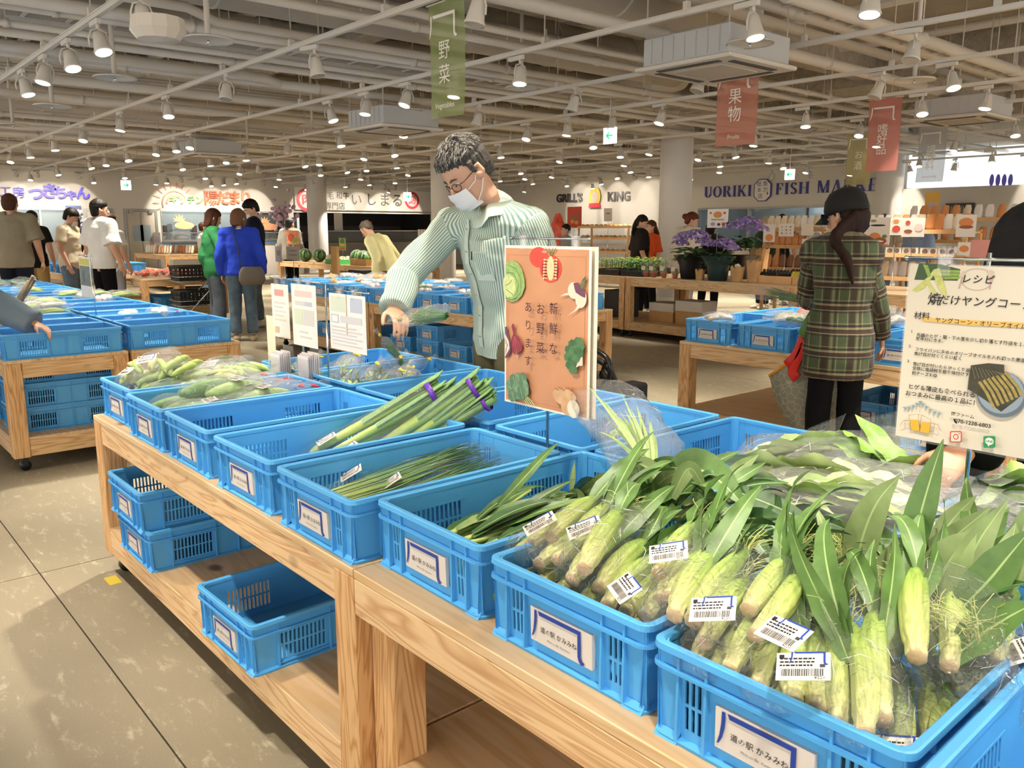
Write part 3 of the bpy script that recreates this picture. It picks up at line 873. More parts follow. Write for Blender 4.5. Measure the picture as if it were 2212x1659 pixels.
def roof_mark(mb, org, ux, uy, s, m, t=.0004):
    """the store's mark: a slanted stroke and a long roof line that drops at its end"""
    A = [(-.5, .20), (-.455, .20), (-.452, .12), (-.462, .0), (-.49, -.12), (-.53, -.2), (-.56, -.22), (-.525, -.1), (-.505, .05)]
    B = [(-.43, .2), (-.40, .14), (.34, .14), (.34, -.18), (.36, -.24), (.40, -.28), (.47, -.26), (.455, -.23), (.42, -.22), (.40, -.18), (.40, .2)]
    for P in (A, B):
        P = [(a*s, b*s) for a, b in P]
        ar = sum(P[i][0]*P[(i+1) % len(P)][1]-P[(i+1) % len(P)][0]*P[i][1] for i in range(len(P)))
        if ar < 0: P = P[::-1]
        mb.prism(P, t, org, ux, uy, m, back=False)
STICK = mat('sticker_paper', 'd9d2cb', .6)
def sticker_mesh():
    mb = MB(); y = -CL/2+.0065; z = .060
    ux, uy, n = V((1,0,0)), V((0,.035,1)).normalized(), V((0,-1,0))
    mb.hexa([(-.071, y+.006, z-.030), (.071, y+.006, z-.030), (.071, y-.001, z-.030), (-.071, y-.001, z-.030), (-.071, y+.006, z+.030), (.071, y+.006, z+.030), (.071, y-.003, z+.030), (-.071, y-.003, z+.030)][::1], 0)
    o = V((0, y-.0035, z+.004))
    roof_mark(mb, o, ux, V((0,-.0295,1)).normalized(), .120, 1)
    o2 = V((-.004, y-.0032, z-.004))
    put_text(mb, '道の駅 かみみね', o2, ux, (0,-.0295,1), .0118, 2, spacing=1.0, res=1)
    put_text(mb, 'Michi no Eki  Kamimine', o2+V((0, .0008, -.0145)), ux, (0,-.0295,1), .0056, 3, res=1)
    return mb.mesh('label_sticker', [STICK, NAVY, INK, mat('ink_grey', '6d6763', .7)])
STICK_ME = sticker_mesh()
CR = []
def crate(x, y, z, rz=0.0, label='', group=None, sticker=True):
    o = link('plastic_crate', CRATE_ME, None, (x, y, z), rz)
    tag(o, label, 'crate', group or 'blue plastic crates')
    if sticker: link('label_sticker', STICK_ME, o)
    CR.append(o); return o
FRONT_X = [-3.485, -3.074, -2.689, -2.275, -1.865, -1.481, -1.085, -.702, -.322, .06]
FRONT_Y = [.872, .847, .85, .846, .842, .891, .878, .864, .847, .86]
FR_LAB = ['blue crate heaped with bagged broad beans at the far corner of the front table', 'blue crate of bagged bitter melons, beside the broad bean crate', 'empty blue crate between the bitter melons and the leeks',
 'blue crate with long leeks leaning out of it', 'blue crate with two bags of thin chives', 'blue crate of dark leafy stems beside the chives', 'blue crate of bagged corn, the one nearer the chives', 'blue crate of bagged corn with tall upright leaves, nearest the viewer',
 'blue crate cut by the picture edge, beside the corn', 'blue crate past the corn, outside the picture edge']
RZ = [.012, .0, -.006, .004, .0, -.012, .006, .01, .015, .0]
FC = []
for x, y, r, lb in zip(FRONT_X, FRONT_Y, RZ, FR_LAB): FC.append(crate(x+CW/2, y+CL/2, TOP, r, lb, 'crates on the front table'))
BACK_X = [-3.465, -3.06, -2.655, -2.25, -1.853, -1.458, -1.079, -.678, -.29, .1]
BK_LAB = ['blue crate of tied herb bags behind the broad bean crate', 'blue crate of small herb bags in the back row, under the white cards', 'nearly empty back-row blue crate by the man in stripes, one herb bag in its corner', 'back-row blue crate with a dill bag, behind the leeks', 'bare back-row blue crate under the orange vegetable sign, one broccoli bag in it',
 'bare back-row blue crate behind the chives, right of the orange sign post', 'back-row blue crate with a spread bag of green shoots', 'back-row blue crate full of bagged lettuce leaves', 'back-row blue crate of bagged greens under the recipe sign', 'back-row blue crate at the very edge']
BC = []
for i, (x, lb) in enumerate(zip(BACK_X, BK_LAB)): BC.append(crate(x+CW/2, 1.525+CL/2+(.012 if i % 2 else 0), TOP, rnd.uniform(-.01, .01), lb, 'crates on the front table', sticker=False))
SH = .2
crate(-3.0-.01, 1.13, SH, .0, 'lower blue crate of the stack on the shelf by the table leg', 'crates under the front table')
crate(-3.03, 1.115, SH+.139, .0, 'upper blue crate of the stack on the shelf by the table leg', 'crates under the front table')
crate(-2.14, 1.105, SH, .02, 'empty blue crate alone on the lower shelf of the front table', 'crates under the front table')
rnd = random.Random(4)
n = 0
for row, (y, what) in enumerate(((FY0+.006+CL/2, 'outer'), (1.508+CL/2, 'inner'))):
    x = -5.43-.0
    for k in range(15):
        n += 1
        crate(x-k*.394, y+rnd.uniform(-.006, .006), TOP, PI if False else rnd.uniform(-.008, .008), 'blue crate %s from the corner in the %s line of the left-hand crate row' % (nth(k+1), what), 'crates across the aisle', sticker=k < 3)
for k in range(2):
    crate(-5.56, FY0+.06+CL/2-.02, SH+k*.139, 0, '%s blue crate stacked inside the corner table across the aisle' % ('lower', 'upper')[k], 'crates under the aisle table', sticker=False)
    crate(-6.05, FY0+.06+CL/2-.02, SH+k*.139, 0, '%s blue crate of the second stack inside the corner table across the aisle' % ('lower', 'upper')[k], 'crates under the aisle table')
crate(-5.58, FY0+.04+CL/2, SH+.278, 0, 'dark-shaded top blue crate inside the corner table across the aisle', 'crates under the aisle table', sticker=False)
for row, (y, what) in enumerate(((BY0+.01+CL/2, 'front'), (5.0+CL/2, 'back'))):
    for k in range(10):
        x = -9.04+k*.406
        crate(x, y, TOP, rnd.uniform(-.01, .01), 'blue crate %s from the left in the %s line behind the man in stripes' % (nth(k+1), what), 'crates behind the man in stripes', sticker=row == 0)
for k, (x, y, z) in enumerate(((-5.5, 4.75, SH), (-5.92, 4.75, SH), (-6.35, 4.75, SH), (-6.35, 4.75, SH+.139), (-6.8, 4.75, SH), (-7.5, 4.75, SH), (-8.3, 4.75, SH))):
    crate(x, y, z, 0, 'blue crate on the shelf behind the man in stripes, %s from the right' % nth(k+1), 'crates on the middle shelf')
for row, (y, what) in enumerate(((4.38+CL/2, 'front'), (5.04+CL/2, 'back'))):
    for k in range(9):
        x = -3.16+k*.4
        crate(x, y, TOP, rnd.uniform(-.01, .01), 'blue crate %s from the left, %s line before the woman in plaid' % (nth(k+1), what), 'crates before the woman in plaid', sticker=row == 0)
for k, (x, y, z) in enumerate(((-2.3, 5.1, SH), (-1.75, 4.75, SH), (-1.75, 4.75, SH+.139), (-1.05, 4.75, SH), (-.6, 4.75, SH), (-.6, 4.75, SH+.139))):
    crate(x, y, z, 0, 'blue crate low on the shelf by the woman in plaid, %s from the left' % nth(k+1), 'crates on the shelf by the woman in plaid')
for row, y in enumerate((3.65, 4.3)):
    for k in range(4):
        crate(-15.0-k*.4, y, .66, 0, 'blue crate %s from the right, %s line beyond the white t-shirt' % (nth(k+1), ('front', 'back')[row]), 'far blue crates', sticker=row == 0)
for k in range(2): crate(-13.1-k*.5, 4.5, SH, 0, 'dark blue crate %s under the tomato table' % ('first', 'second')[k], 'crates under the tomato table')
from mathutils import noise as mnoise
def husk_mat():
    m, nt, b = nodes('corn_husk')
    tc = N(nt, 'ShaderNodeTexCoord'); sp = N(nt, 'ShaderNodeSeparateXYZ'); nt.links.new(tc.outputs['Object'], sp.inputs[0])
    mr = N(nt, 'ShaderNodeMapRange'); mr.inputs['From Max'].default_value = .24; nt.links.new(sp.outputs['Y'], mr.inputs['Value'])
    cr = N(nt, 'ShaderNodeValToRGB'); e = cr.color_ramp.elements
    e[0].position = 0; e[0].color = srgb('d8cf9a'); e[1].position = .95; e[1].color = srgb('64893a')
    q = e.new(.12); q.color = srgb('ccd486'); q = e.new(.55); q.color = srgb('9dbb52')
    nt.links.new(mr.outputs[0], cr.inputs['Fac'])
    mp = N(nt, 'ShaderNodeMapping'); mp.inputs['Scale'].default_value = (1, .05, 1); nt.links.new(tc.outputs['Object'], mp.inputs['Vector'])
    no = N(nt, 'ShaderNodeTexNoise', Scale=220.0, Detail=2.0); nt.links.new(mp.outputs['Vector'], no.inputs['Vector'])
    m2 = N(nt, 'ShaderNodeMapRange'); m2.inputs['From Min'].default_value = .3; m2.inputs['From Max'].default_value = .7; m2.inputs['To Min'].default_value = .62; m2.inputs['To Max'].default_value = 1.12; nt.links.new(no.outputs['Fac'], m2.inputs['Value'])
    vm = N(nt, 'ShaderNodeVectorMath', operation='SCALE'); nt.links.new(cr.outputs['Color'], vm.inputs[0]); nt.links.new(m2.outputs[0], vm.inputs['Scale'])
    nt.links.new(vm.outputs[0], b.inputs['Base Color']); b.inputs['Roughness'].default_value = .42
    return m
def leek_mat(name, a, bcol, c, L):
    m, nt, b = nodes(name)
    tc = N(nt, 'ShaderNodeTexCoord'); sp = N(nt, 'ShaderNodeSeparateXYZ'); nt.links.new(tc.outputs['Object'], sp.inputs[0])
    mr = N(nt, 'ShaderNodeMapRange'); mr.inputs['From Max'].default_value = L; nt.links.new(sp.outputs['Y'], mr.inputs['Value'])
    cr = N(nt, 'ShaderNodeValToRGB'); e = cr.color_ramp.elements
    e[0].position = 0; e[0].color = srgb(a); e[1].position = .8; e[1].color = srgb(c); q = e.new(.35); q.color = srgb(bcol)
    nt.links.new(mr.outputs[0], cr.inputs['Fac'])
    mp = N(nt, 'ShaderNodeMapping'); mp.inputs['Scale'].default_value = (1, .03, 1); nt.links.new(tc.outputs['Object'], mp.inputs['Vector'])
    no = N(nt, 'ShaderNodeTexNoise', Scale=170.0, Detail=2.0); nt.links.new(mp.outputs['Vector'], no.inputs['Vector'])
    m2 = N(nt, 'ShaderNodeMapRange'); m2.inputs['To Min'].default_value = .8; m2.inputs['To Max'].default_value = 1.15; nt.links.new(no.outputs['Fac'], m2.inputs['Value'])
    vm = N(nt, 'ShaderNodeVectorMath', operation='SCALE'); nt.links.new(cr.outputs['Color'], vm.inputs[0]); nt.links.new(m2.outputs[0], vm.inputs['Scale'])
    nt.links.new(vm.outputs[0], b.inputs['Base Color']); b.inputs['Roughness'].default_value = .4
    return m
HUSK = husk_mat()
STEMEND = mat('cut_stem', 'c9ad84', .7, noise=(120, .2))
LEAF = mat('corn_leaf', '55773b', .45, noise=(30, .22))
LEAF_D = mat('dark_leaf', '34592a', .45, noise=(40, .25))
LEAF_L = mat('pale_leaf', 'a3c26a', .5, noise=(25, .2))
LETT = mat('lettuce_leaf', 'cfe0a0', .5, noise=(20, .18))
RIB = mat('leaf_midrib', '9db877', .5)
SILK = mat('corn_silk', 'c8cf84', .5)
STALK = mat('pale_stalk', 'b3c874', .45)

def blade(mb, base, d, L, w, droop=.6, up=(0,0,1), twist=0., wave=.12, m=0, mr=1, n=12, fold=.25, ph=0.):
    """one long leaf: starts along d and bends down by droop radians over its length"""
    d = V(d).normalized(); upv = V(up); side = d.cross(upv)
    if side.length < 1e-3: side = V((1, 0, 0))
    side.normalize(); nrm = side.cross(d).normalized(); p = V(base); rows = []
    for i in range(n+1):
        t = i/n
        wd = w*(.45+.55*min(1, t*4))*max(.015, (1-t**2.6))*.5
        tw = twist*t; s = side*math.cos(tw)+nrm*math.sin(tw); q = nrm*math.cos(tw)-side*math.sin(tw)
        wv = math.sin(t*16+ph)*wave*wd; wv2 = math.sin(t*13+ph+2)*wave*wd
        rows.append([p-s*wd+q*(fold*wd+wv), p-s*wd*.5+q*fold*wd*.35, p-s*wd*.07, p+s*wd*.07, p+s*wd*.5+q*fold*wd*.35, p+s*wd+q*(fold*wd+wv2)])
        a = droop/n*(.4+1.2*t); c, sn = math.cos(a), math.sin(a)
        d, nrm = d*c-nrm*sn, nrm*c+d*sn
        p = p+d*(L/n)
    k0 = len(mb.v)
    for r in rows: mb.v += r
    for i in range(n):
        for j in range(5):
            a = k0+i*6+j; mb.f.append((a, a+1, a+7, a+6)); mb.m.append(mr if j == 2 else m); mb.s.append(True)
def ear_parts(seed, leaves=3, L=.21, r=.021, silk=True):
    """a young corn ear in its husk, stem end at the origin, tip along +Y"""
    R = random.Random(seed); mb = MB(); rings = []
    prof = [(0, .68), (.03, .72), (.08, .70), (.12, .86), (.25, .98), (.4, 1.05), (.6, 1.0), (.78, .8), (.9, .55), (1, .3)]
    nn = 32; bx, bz = R.uniform(-.012, .012), R.uniform(-.004, .012)
    for t, k in prof:
        c = V((bx*math.sin(t*PI), t*L, bz*math.sin(t*PI)))
        rings.append([c+V((math.cos(a)*r*k*(1+.05*math.cos(7*a+seed)+.02*math.cos(13*a+t*4)), 0, math.sin(a)*r*k*(1+.05*math.cos(7*a+seed)+.02*math.cos(13*a+t*4)))) for a in (-2*PI*j/nn for j in range(nn))])
    mb.loft(rings, 0)
    root = link('corn_ear', mb.mesh('corn_ear', HUSK))
    e = MB(); e.lathe([(.001, 0), (r*.6, .0), (r*.63, .002)], n=16); 
    for q in e.v: q.y, q.z = -q.z-.0008 if False else -.0012+q.z*.3, q.y
    o = e.build('stem_end', STEMEND, root)
    for k in range(leaves):
        b = MB(); a = R.uniform(-.9, .9); up = V((math.sin(a), .0, math.cos(a)))
        blade(b, (math.sin(a)*r*.5, L*R.uniform(.55, .85), math.cos(a)*r*.5), V((math.sin(a)*.35+R.uniform(-.2, .2), 1, math.cos(a)*R.uniform(.1, .55))), R.uniform(.16, .3), R.uniform(.026, .042), R.uniform(.3, 1.5), up, R.uniform(-.8, .8), .16, ph=R.uniform(0, 6))
        b.build('leaf', [LEAF, RIB], root)
    if silk:
        s = MB()
        for k in range(26):
            p = V((R.uniform(-.006, .006), L*.93, R.uniform(-.004, .008))); pts = [p]; d = V((R.uniform(-.5, .5), R.uniform(.6, 1), R.uniform(-.1, .7)))
            for q in range(4):
                p = p+d.normalized()*.016; d += V((R.uniform(-.5, .5), R.uniform(-.3, .3), R.uniform(-.6, .1))); pts.append(p)
            s.tube(pts, .0006, 3, cap=False)
        s.build('silk', SILK, root)
    return root
EARS = [ear_parts(s, lv, L, r) for s, lv, L, r in ((1, 3, .21, .0185), (2, 4, .19, .017), (3, 2, .22, .0195), (4, 4, .2, .018))]
EARS_BARE = [ear_parts(s, 1, L, r, False) for s, L, r in ((11, .18, .0165), (12, .17, .0155), (13, .19, .0175))]

def price_mesh(price=True):
    mb = MB(); w, h = .062, .042
    mb.hexa([(-w/2, -h/2, 0), (w/2, -h/2, 0), (w/2, h/2, 0), (-w/2, h/2, 0), (-w/2, -h/2, .0006), (w/2, -h/2, .0006), (w/2, h/2, .0006), (-w/2, h/2, .0006)])
    R = random.Random(3); x = -w/2+.006; z = .0009
    while x < w/2-.008:
        b = R.choice((.0005, .0008, .0012)); mb.quad((x, -h/2+.006, z), (x+b, -h/2+.006, z), (x+b, -h/2+.017, z), (x, -h/2+.017, z), 1); x += b+R.choice((.0006, .001))
    for i in range(3):
        y = .0155-i*.0052; xx = -w/2+.004
        while xx < w/2-.02:
            l = R.uniform(.002, .005); mb.quad((xx, y-.005, z), (xx+l, y-.005, z), (xx+l, y-.0025, z), (xx, y-.0025, z), 1); xx += l+.001
    roof_mark(mb, V((.008, .0135, z)), (1,0,0), (0,1,0), .044, 2, .0001)
    mb.quad((-w/2+.003, h/2-.009, z), (-w/2+.009, h/2-.009, z), (-w/2+.009, h/2-.003, z), (-w/2+.003, h/2-.003, z), 1)
    mb.quad((w/2-.012, -.002, z), (w/2-.006, -.002, z), (w/2-.006, .003, z), (w/2-.012, .003, z), 3)
    if price: put_text(mb, '¥220', (w/2-.012, -h/2+.0035, z), (1,0,0), (0,1,0), .0062, 1, res=1)
    return mb.mesh('price_label', [PAPER, INK, NAVY, DARKGREY])
PRICE_ME = price_mesh(); PLAIN_ME = price_mesh(False)
def frame_at(pos, nrm, xdir):
    n = V(nrm).normalized(); x = V(xdir); x = (x-n*x.dot(n)).normalized(); y = n.cross(x)
    M = Matrix((x, y, n)).transposed().to_4x4(); M.translation = V(pos); return M
def put(o, M, root=None):
    if root is not None:
        o.parent = root; M = root.matrix_basis.inverted() @ M
    o.matrix_basis = M
    return o
def pouch(mb, L, w, h, neck=.25, nk=.12, seed=0, n=22, k=14, amp=.16, open_end=True, m=0, flare=1.0, fold_glints=0, glint_m=1):
    """a film bag lying along +Y: seam at y=0, mouth at y=L"""
    rings = []
    for i in range(k+1):
        t = i/k
        f = min(1, (t/.12)**.5 if t > 0 else 0.02)
        if t > 1-neck:
            q = (t-(1-neck))/neck; f *= 1-(1-nk)*math.sin(q*PI/2 if flare <= 1 else min(1, q*2)*PI/2)
            if flare > 1 and q > .5: f = nk+(flare-1)*(q-.5)*1.4
        ring = []
        for j in range(n):
            a = 2*PI*j/n
            p = V((math.cos(a)*w/2*f, t*L, math.sin(a)*h/2*(f if t > .12 else f)))
            d = mnoise.noise(V((p.x*30+seed*7.3, p.y*22, p.z*30+seed)))*amp*min(w, h)*.7
            ring.append(p+V((math.cos(a)*d, 0, math.sin(a)*d)))
        rings.append(ring)
    mb.loft(rings, m, True, cap=False)
    if fold_glints:   # thin white tubes along creases, painting highlights onto the film
        R = random.Random(seed*13+fold_glints)
        for q in range(fold_glints):
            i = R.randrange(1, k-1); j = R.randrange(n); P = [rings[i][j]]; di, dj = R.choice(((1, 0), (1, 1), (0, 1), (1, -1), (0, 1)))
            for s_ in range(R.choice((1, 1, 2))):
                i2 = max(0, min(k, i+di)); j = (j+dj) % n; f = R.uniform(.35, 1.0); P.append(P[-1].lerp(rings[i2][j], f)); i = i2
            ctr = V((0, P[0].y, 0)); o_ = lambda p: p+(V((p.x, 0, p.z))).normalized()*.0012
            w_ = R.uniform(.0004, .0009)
            if (P[-1]-P[0]).length > .004: mb.tube([o_(p)+V((R.uniform(-.001, .001),)*3) for p in P], [w_*.4]+[w_]*(len(P)-2)+[w_*.3], 4, glint_m, cap=False)
def axis_frame(pos, d, up=(0,0,1)):
    y = V(d).normalized(); x = y.cross(V(up)).normalized(); z = x.cross(y)
    M = Matrix((x, y, z)).transposed().to_4x4(); M.translation = V(pos); return M
def dirv(yaw, pitch):   # yaw from +Y towards -X
    return V((-math.sin(yaw)*math.cos(pitch), math.cos(yaw)*math.cos(pitch), math.sin(pitch)))

def corn_bag(stems, label, lab=None, film=True, bare=False, seed=0, mouth=.24):
    """stems: (px, py, z, yaw deg, pitch deg); one film bag round them"""
    R = random.Random(seed*31+5); ps = [(atz(x, y, z), dirv(math.radians(a), math.radians(b))) for x, y, z, a, b in stems]
    c = sum((p for p, _ in ps), V((0,0,0)))/len(ps); root = empty('corn_bag', c)
    tag(root, label, 'corn', 'bags of young corn')
    for p, d in ps:
        src = R.choice(EARS_BARE if bare else EARS)
        e = copy_tree(src); M = axis_frame(p, d) @ Matrix.Rotation(R.uniform(-.7, .7), 4, 'Y'); put(e, M, root)
    if film:
        d = sum((d for _, d in ps), V((0,0,0))).normalized(); M = axis_frame(c, d)
        ls = [M.inverted() @ p for p, _ in ps]+[M.inverted() @ (p+dd*.15) for p, dd in ps]
        x0, x1 = min(q.x for q in ls)-.03, max(q.x for q in ls)+.03; z0, z1 = min(q.z for q in ls)-.028, max(q.z for q in ls)+.03; y0 = min(q.y for q in ls)-.014
        mb = MB(); pouch(mb, mouth, x1-x0, z1-z0, .2, .72, seed, amp=.24, fold_glints=46)
        o = mb.build('film_bag', [FILM, FOLD_GLINT]); put(o, M @ Matrix.Translation(((x0+x1)/2, y0, (z0+z1)/2)), root)
    if lab:
        px, py, z, xa, tilt = lab[:5]; p = atz(px, py, z)
        o = link('price_label', PRICE_ME); n = V((tilt[0], tilt[1], 1)); xd = V((math.cos(math.radians(xa)), math.sin(math.radians(xa)), 0))
        put(o, frame_at(p, n, xd), root)
    return root
corn_bag([(1105,1207,.765,5,4), (1146,1178,.785,5,6), (1163,1222,.775,8,5)], 'corn bag in the rear corner of the first corn crate, three pale stem ends', (1166,1131,.835,60,(-.2,-.5)), seed=1)
corn_bag([(1190,1161,.81,12,7), (1237,1175,.81,16,8), (1203,1210,.8,10,6)], 'corn bag with a curled label on top, beside the leafy stem crate', (1262,1140,.85,55,(-.1,-.45)), seed=2)
corn_bag([(1262,1229,.82,24,9), (1235,1253,.79,14,5), (1293,1272,.775,16,4)], 'corn bag with one thick pale ear lying on top of the first corn crate', None, seed=3)
corn_bag([(1423,1242,.81,18,7), (1453,1266,.8,12,6), (1426,1297,.785,14,5)], 'corn bag with a flat white price label, middle of the first corn crate', (1444,1193,.855,40,(.0,-.45)), seed=4)
corn_bag([(1311,1310,.765,12,4), (1350,1325,.765,15,4), (1392,1335,.762,10,4)], 'corn bag with its price label turned sideways, along the front wall of the crate', (1349,1270,.81,-30,(-.25,-.55)), seed=5)
corn_bag([(1210,1262,.73,10,2), (1270,1300,.73,12,2)], 'corn bag at the bottom of the first corn crate', None, seed=6, bare=True)
corn_bag([(1330,1345,.735,10,2), (1130,1235,.74,10,2)], 'corn ears buried under the bags of the first corn crate', None, seed=16, bare=True, film=False)
corn_bag([(1160,1265,.745,10,3), (1200,1292,.745,14,3), (1245,1318,.745,12,3), (1292,1338,.745,16,3), (1370,1360,.745,12,3)], 'corn ears lowest along the front wall of the first corn crate', None, seed=17, bare=True, film=False)
corn_bag([(1490,1462,.745,14,3), (1545,1492,.745,16,3), (1600,1520,.745,14,3), (1660,1548,.745,18,3)], 'corn ears lowest along the front wall of the nearest crate, far half', None, seed=18, bare=True, film=False)
corn_bag([(1715,1578,.745,20,3), (1765,1602,.745,22,3), (1830,1622,.745,22,4)], 'corn ears lowest along the front wall of the nearest crate, near half', None, seed=19, bare=True, film=False)
corn_bag([(1457,1331,.815,16,9), (1497,1342,.82,14,9), (1448,1290,.81,14,8)], 'corn bag in the far corner of the nearest corn crate, label lying flat', (1540,1316,.855,32,(.0,-.5)), seed=7)
corn_bag([(1616,1318,.835,10,8), (1631,1373,.82,14,8), (1519,1390,.8,16,7)], 'corn bag in the nearest crate with a label turned towards the leaves', (1692,1367,.86,-8,(-.1,-.4)), seed=8)
corn_bag([(1576,1447,.785,18,6), (1501,1430,.77,14,5), (1540,1462,.76,16,4)], 'corn bag against the front wall of the nearest corn crate', None, seed=9, bare=True)
corn_bag([(1712,1518,.78,26,8), (1763,1533,.775,24,9), (1640,1487,.77,20,6)], 'corn bag of the nearest crate with the big square price label', (1735,1440,.85,30,(-.05,-.45)), seed=10)
corn_bag([(1866,1584,.785,34,16), (1810,1565,.77,30,12), (1905,1555,.79,28,15)], 'corn bag with two long bright ears and leaves standing upright, nearest the viewer', None, seed=12, mouth=.27)
corn_bag([(2086,1507,.74,20,4), (2130,1515,.74,22,4), (2104,1544,.73,18,3), (2160,1441,.78,15,4)], 'corn bag with round stem ends by the crate side at the picture edge', (2205,1405,.80,-60,(-.5,-.3)), seed=13, bare=True)
corn_bag([(1950,1650,.72,24,3), (2010,1600,.72,20,3), (2020,1660,.72,20,3)], 'corn bag deep in the near corner of the nearest crate', (1925,1622,.755,20,(-.2,-.5)), seed=14, bare=True)
corn_bag([(1980,1420,.83,24,12), (2050,1440,.80,22,10), (2120,1400,.80,20,10)], 'corn bag at the back of the nearest crate under the tall leaves', None, seed=15)
def leaf_top(px, py, z, leaves, label, silk=0, seed=0):
    R = random.Random(seed); p = atz(px, py, z); root = empty('corn_plant_top', p); tag(root, label, 'corn leaves', 'standing corn leaves')
    st = MB(); st.tube([(0, -.05, -.07), (0, 0, -.02), (0, .02, .02)], [.012, .011, .006], 8, m=0); st.build('stalk', STALK, root)
    for (dx, dy, dz, L, w, dr, tw) in leaves:
        b = MB(); blade(b, (0, 0, 0), (dx, dy, dz), L, w, dr, (R.uniform(-.3, .3)-dy*.0, -.6, .8), tw, .1, n=14, ph=R.uniform(0, 6)); b.build('leaf', [LEAF, RIB], root)
    if silk:
        s = MB()
        for k in range(silk):
            q = V((R.uniform(-.008, .008), R.uniform(-.008, .008), .01)); d = V((R.uniform(-.7, .5), R.uniform(-.5, .4), R.uniform(.6, 1))); pts = [q]
            for _ in range(6):
                q = q+d.normalized()*.014; d += V((R.uniform(-.5, .5), R.uniform(-.5, .5), R.uniform(-.5, .15))); pts.append(q)
            s.tube(pts, .0007, 3, cap=False)
        s.build('silk', SILK, root)
    return root
def spl(pts, n):
    pts = [V(p) for p in pts]; P = [pts[0]*2-pts[1]]+pts+[pts[-1]*2-pts[-2]]; out = []
    seg = len(pts)-1
    for i in range(n+1):
        u = i/n*seg; k = min(int(u), seg-1); t = u-k; a, b, c, d = P[k:k+4]
        out.append(.5*((2*b)+(c-a)*t+(2*a-5*b+4*c-d)*t*t+(3*b-a-3*c+d)*t**3))
    return out
def leaf_path(mb, pts, w, face, roll=0., wave=.07, n=18, fold=.22, m=0, mr=1, tipw=.02, basew=.55, ph=0.):
    P = spl(pts, n); rows = []
    for i, p in enumerate(P):
        t = i/n; d = (P[min(i+1, n)]-P[max(i-1, 0)]).normalized(); s = d.cross(V(face)).normalized(); q = s.cross(d)
        a = roll*(1 if not callable(roll) else roll(t)); s, q = s*math.cos(a)+q*math.sin(a), q*math.cos(a)-s*math.sin(a)
        wd = w*.5*(basew+(1-basew)*min(1, t*3.2))*max(tipw, 1-max(0, (t-.35)/.65)**1.9)
        w1 = math.sin(t*19+ph)*wave*wd; w2 = math.sin(t*15+ph+2)*wave*wd
        rows.append([p-s*wd+q*(fold*wd+w1), p-s*wd*.5+q*fold*wd*.4, p-s*wd*.06, p+s*wd*.06, p+s*wd*.5+q*fold*wd*.4, p+s*wd+q*(fold*wd+w2)])
    k0 = len(mb.v)
    for r in rows: mb.v += r
    for i in range(n):
        for j in range(5):
            a = k0+i*6+j; mb.f.append((a, a+1, a+7, a+6)); mb.m.append(mr if j == 2 else m); mb.s.append(True)
def corn_top(label, leaves, silks=()):
    """leaves: (list of (px, py, Y), width, roll, material); silks: (px, py, Y, count)"""
    p0 = aty(*leaves[0][0][0]); root = empty('corn_plant_top', p0); tag(root, label, 'corn leaves', 'tall leaves of the corn')
    for i, (pts, w, roll, mm) in enumerate(leaves):
        W = [aty(*q)-p0 for q in pts]; face = (_eye-p0-W[0]); mb = MB()
        leaf_path(mb, W, w, face, roll, ph=i*1.7); mb.build('leaf', [mm, RIB], root)
    for (px, py, Y, c) in silks:
        s = MB(); b = aty(px, py, Y)-p0; R = random.Random(px)
        for k in range(c):
            q = b+V((R.uniform(-.008, .008), R.uniform(-.008, .008), R.uniform(-.01, .01))); d = V((R.uniform(-.8, .5), R.uniform(-.5, .4), R.uniform(.6, 1.2))); pts = [q]
            for _ in range(6):
                q = q+d.normalized()*.0125; d += V((R.uniform(-.6, .5), R.uniform(-.5, .5), R.uniform(-.5, .15))); pts.append(q)
            s.tube(pts, .0006, 3, cap=False)
        s.build('silk', SILK, root)
    return root
PL = mat('corn_leaf_underside', '7a9058', .55, noise=(30, .15))
corn_top('tall corn leaf pair standing straight up in the nearest crate, silk tuft at its left', [
  ([(1838,1285,1.26), (1862,1165,1.29), (1895,1085,1.31), (1944,1026,1.33)], .056, .15, PL),
  ([(1817,1285,1.25), (1770,1208,1.27), (1690,1235,1.24), (1600,1280,1.21), (1525,1298,1.19)], .052, .9, LEAF_D),
  ([(1835,1275,1.27), (1800,1190,1.3), (1760,1090,1.34)], .034, -.3, PL)], [(1812,1240,1.27,90)])
corn_top('broad corn leaf with a white midrib, folded over at the top, nearest crate', [
  ([(1922,1420,1.14), (1920,1330,1.2), (1918,1235,1.25), (1930,1168,1.27)], .062, .0, PL),
  ([(1952,1270,1.25), (1985,1125,1.3), (2010,1035,1.32), (2038,948,1.34)], .046, .25, LEAF),
  ([(1972,1225,1.28), (2060,1160,1.31), (2142,1093,1.34)], .036, .2, PL)], [(1985,1290,1.24,60)])
corn_top('widest corn leaf at the right of the nearest crate, leaning to the hand', [
  ([(1985,1400,1.16), (2010,1290,1.2), (2060,1200,1.23), (2110,1145,1.26)], .074, .1, PL),
  ([(2045,1300,1.2), (2085,1230,1.23), (2120,1160,1.26), (2178,1078,1.3)], .046, -.2, PL),
  ([(2060,1330,1.18), (2130,1260,1.2), (2180,1200,1.22), (2230,1140,1.24)], .055, .3, LEAF),
  ([(2088,1296,1.2), (2150,1272,1.2), (2225,1258,1.2)], .03, .9, LEAF_D)], [(2040,1385,1.15,50), (2110,1390,1.12,40)])
corn_top('corn leaves at the picture edge beyond the nearest crate', [
  ([(2120,1330,1.2), (2170,1230,1.24), (2195,1130,1.28)], .05, .2, PL), ([(2140,1300,1.24), (2200,1180,1.28), (2225,1080,1.3)], .05, -.2, PL),
  ([(2060,1420,1.1), (2150,1350,1.13), (2240,1300,1.15)], .06, .6, LEAF), ([(2010,1190,1.36), (2060,1120,1.4), (2110,1070,1.42)], .035, .3, PL)])
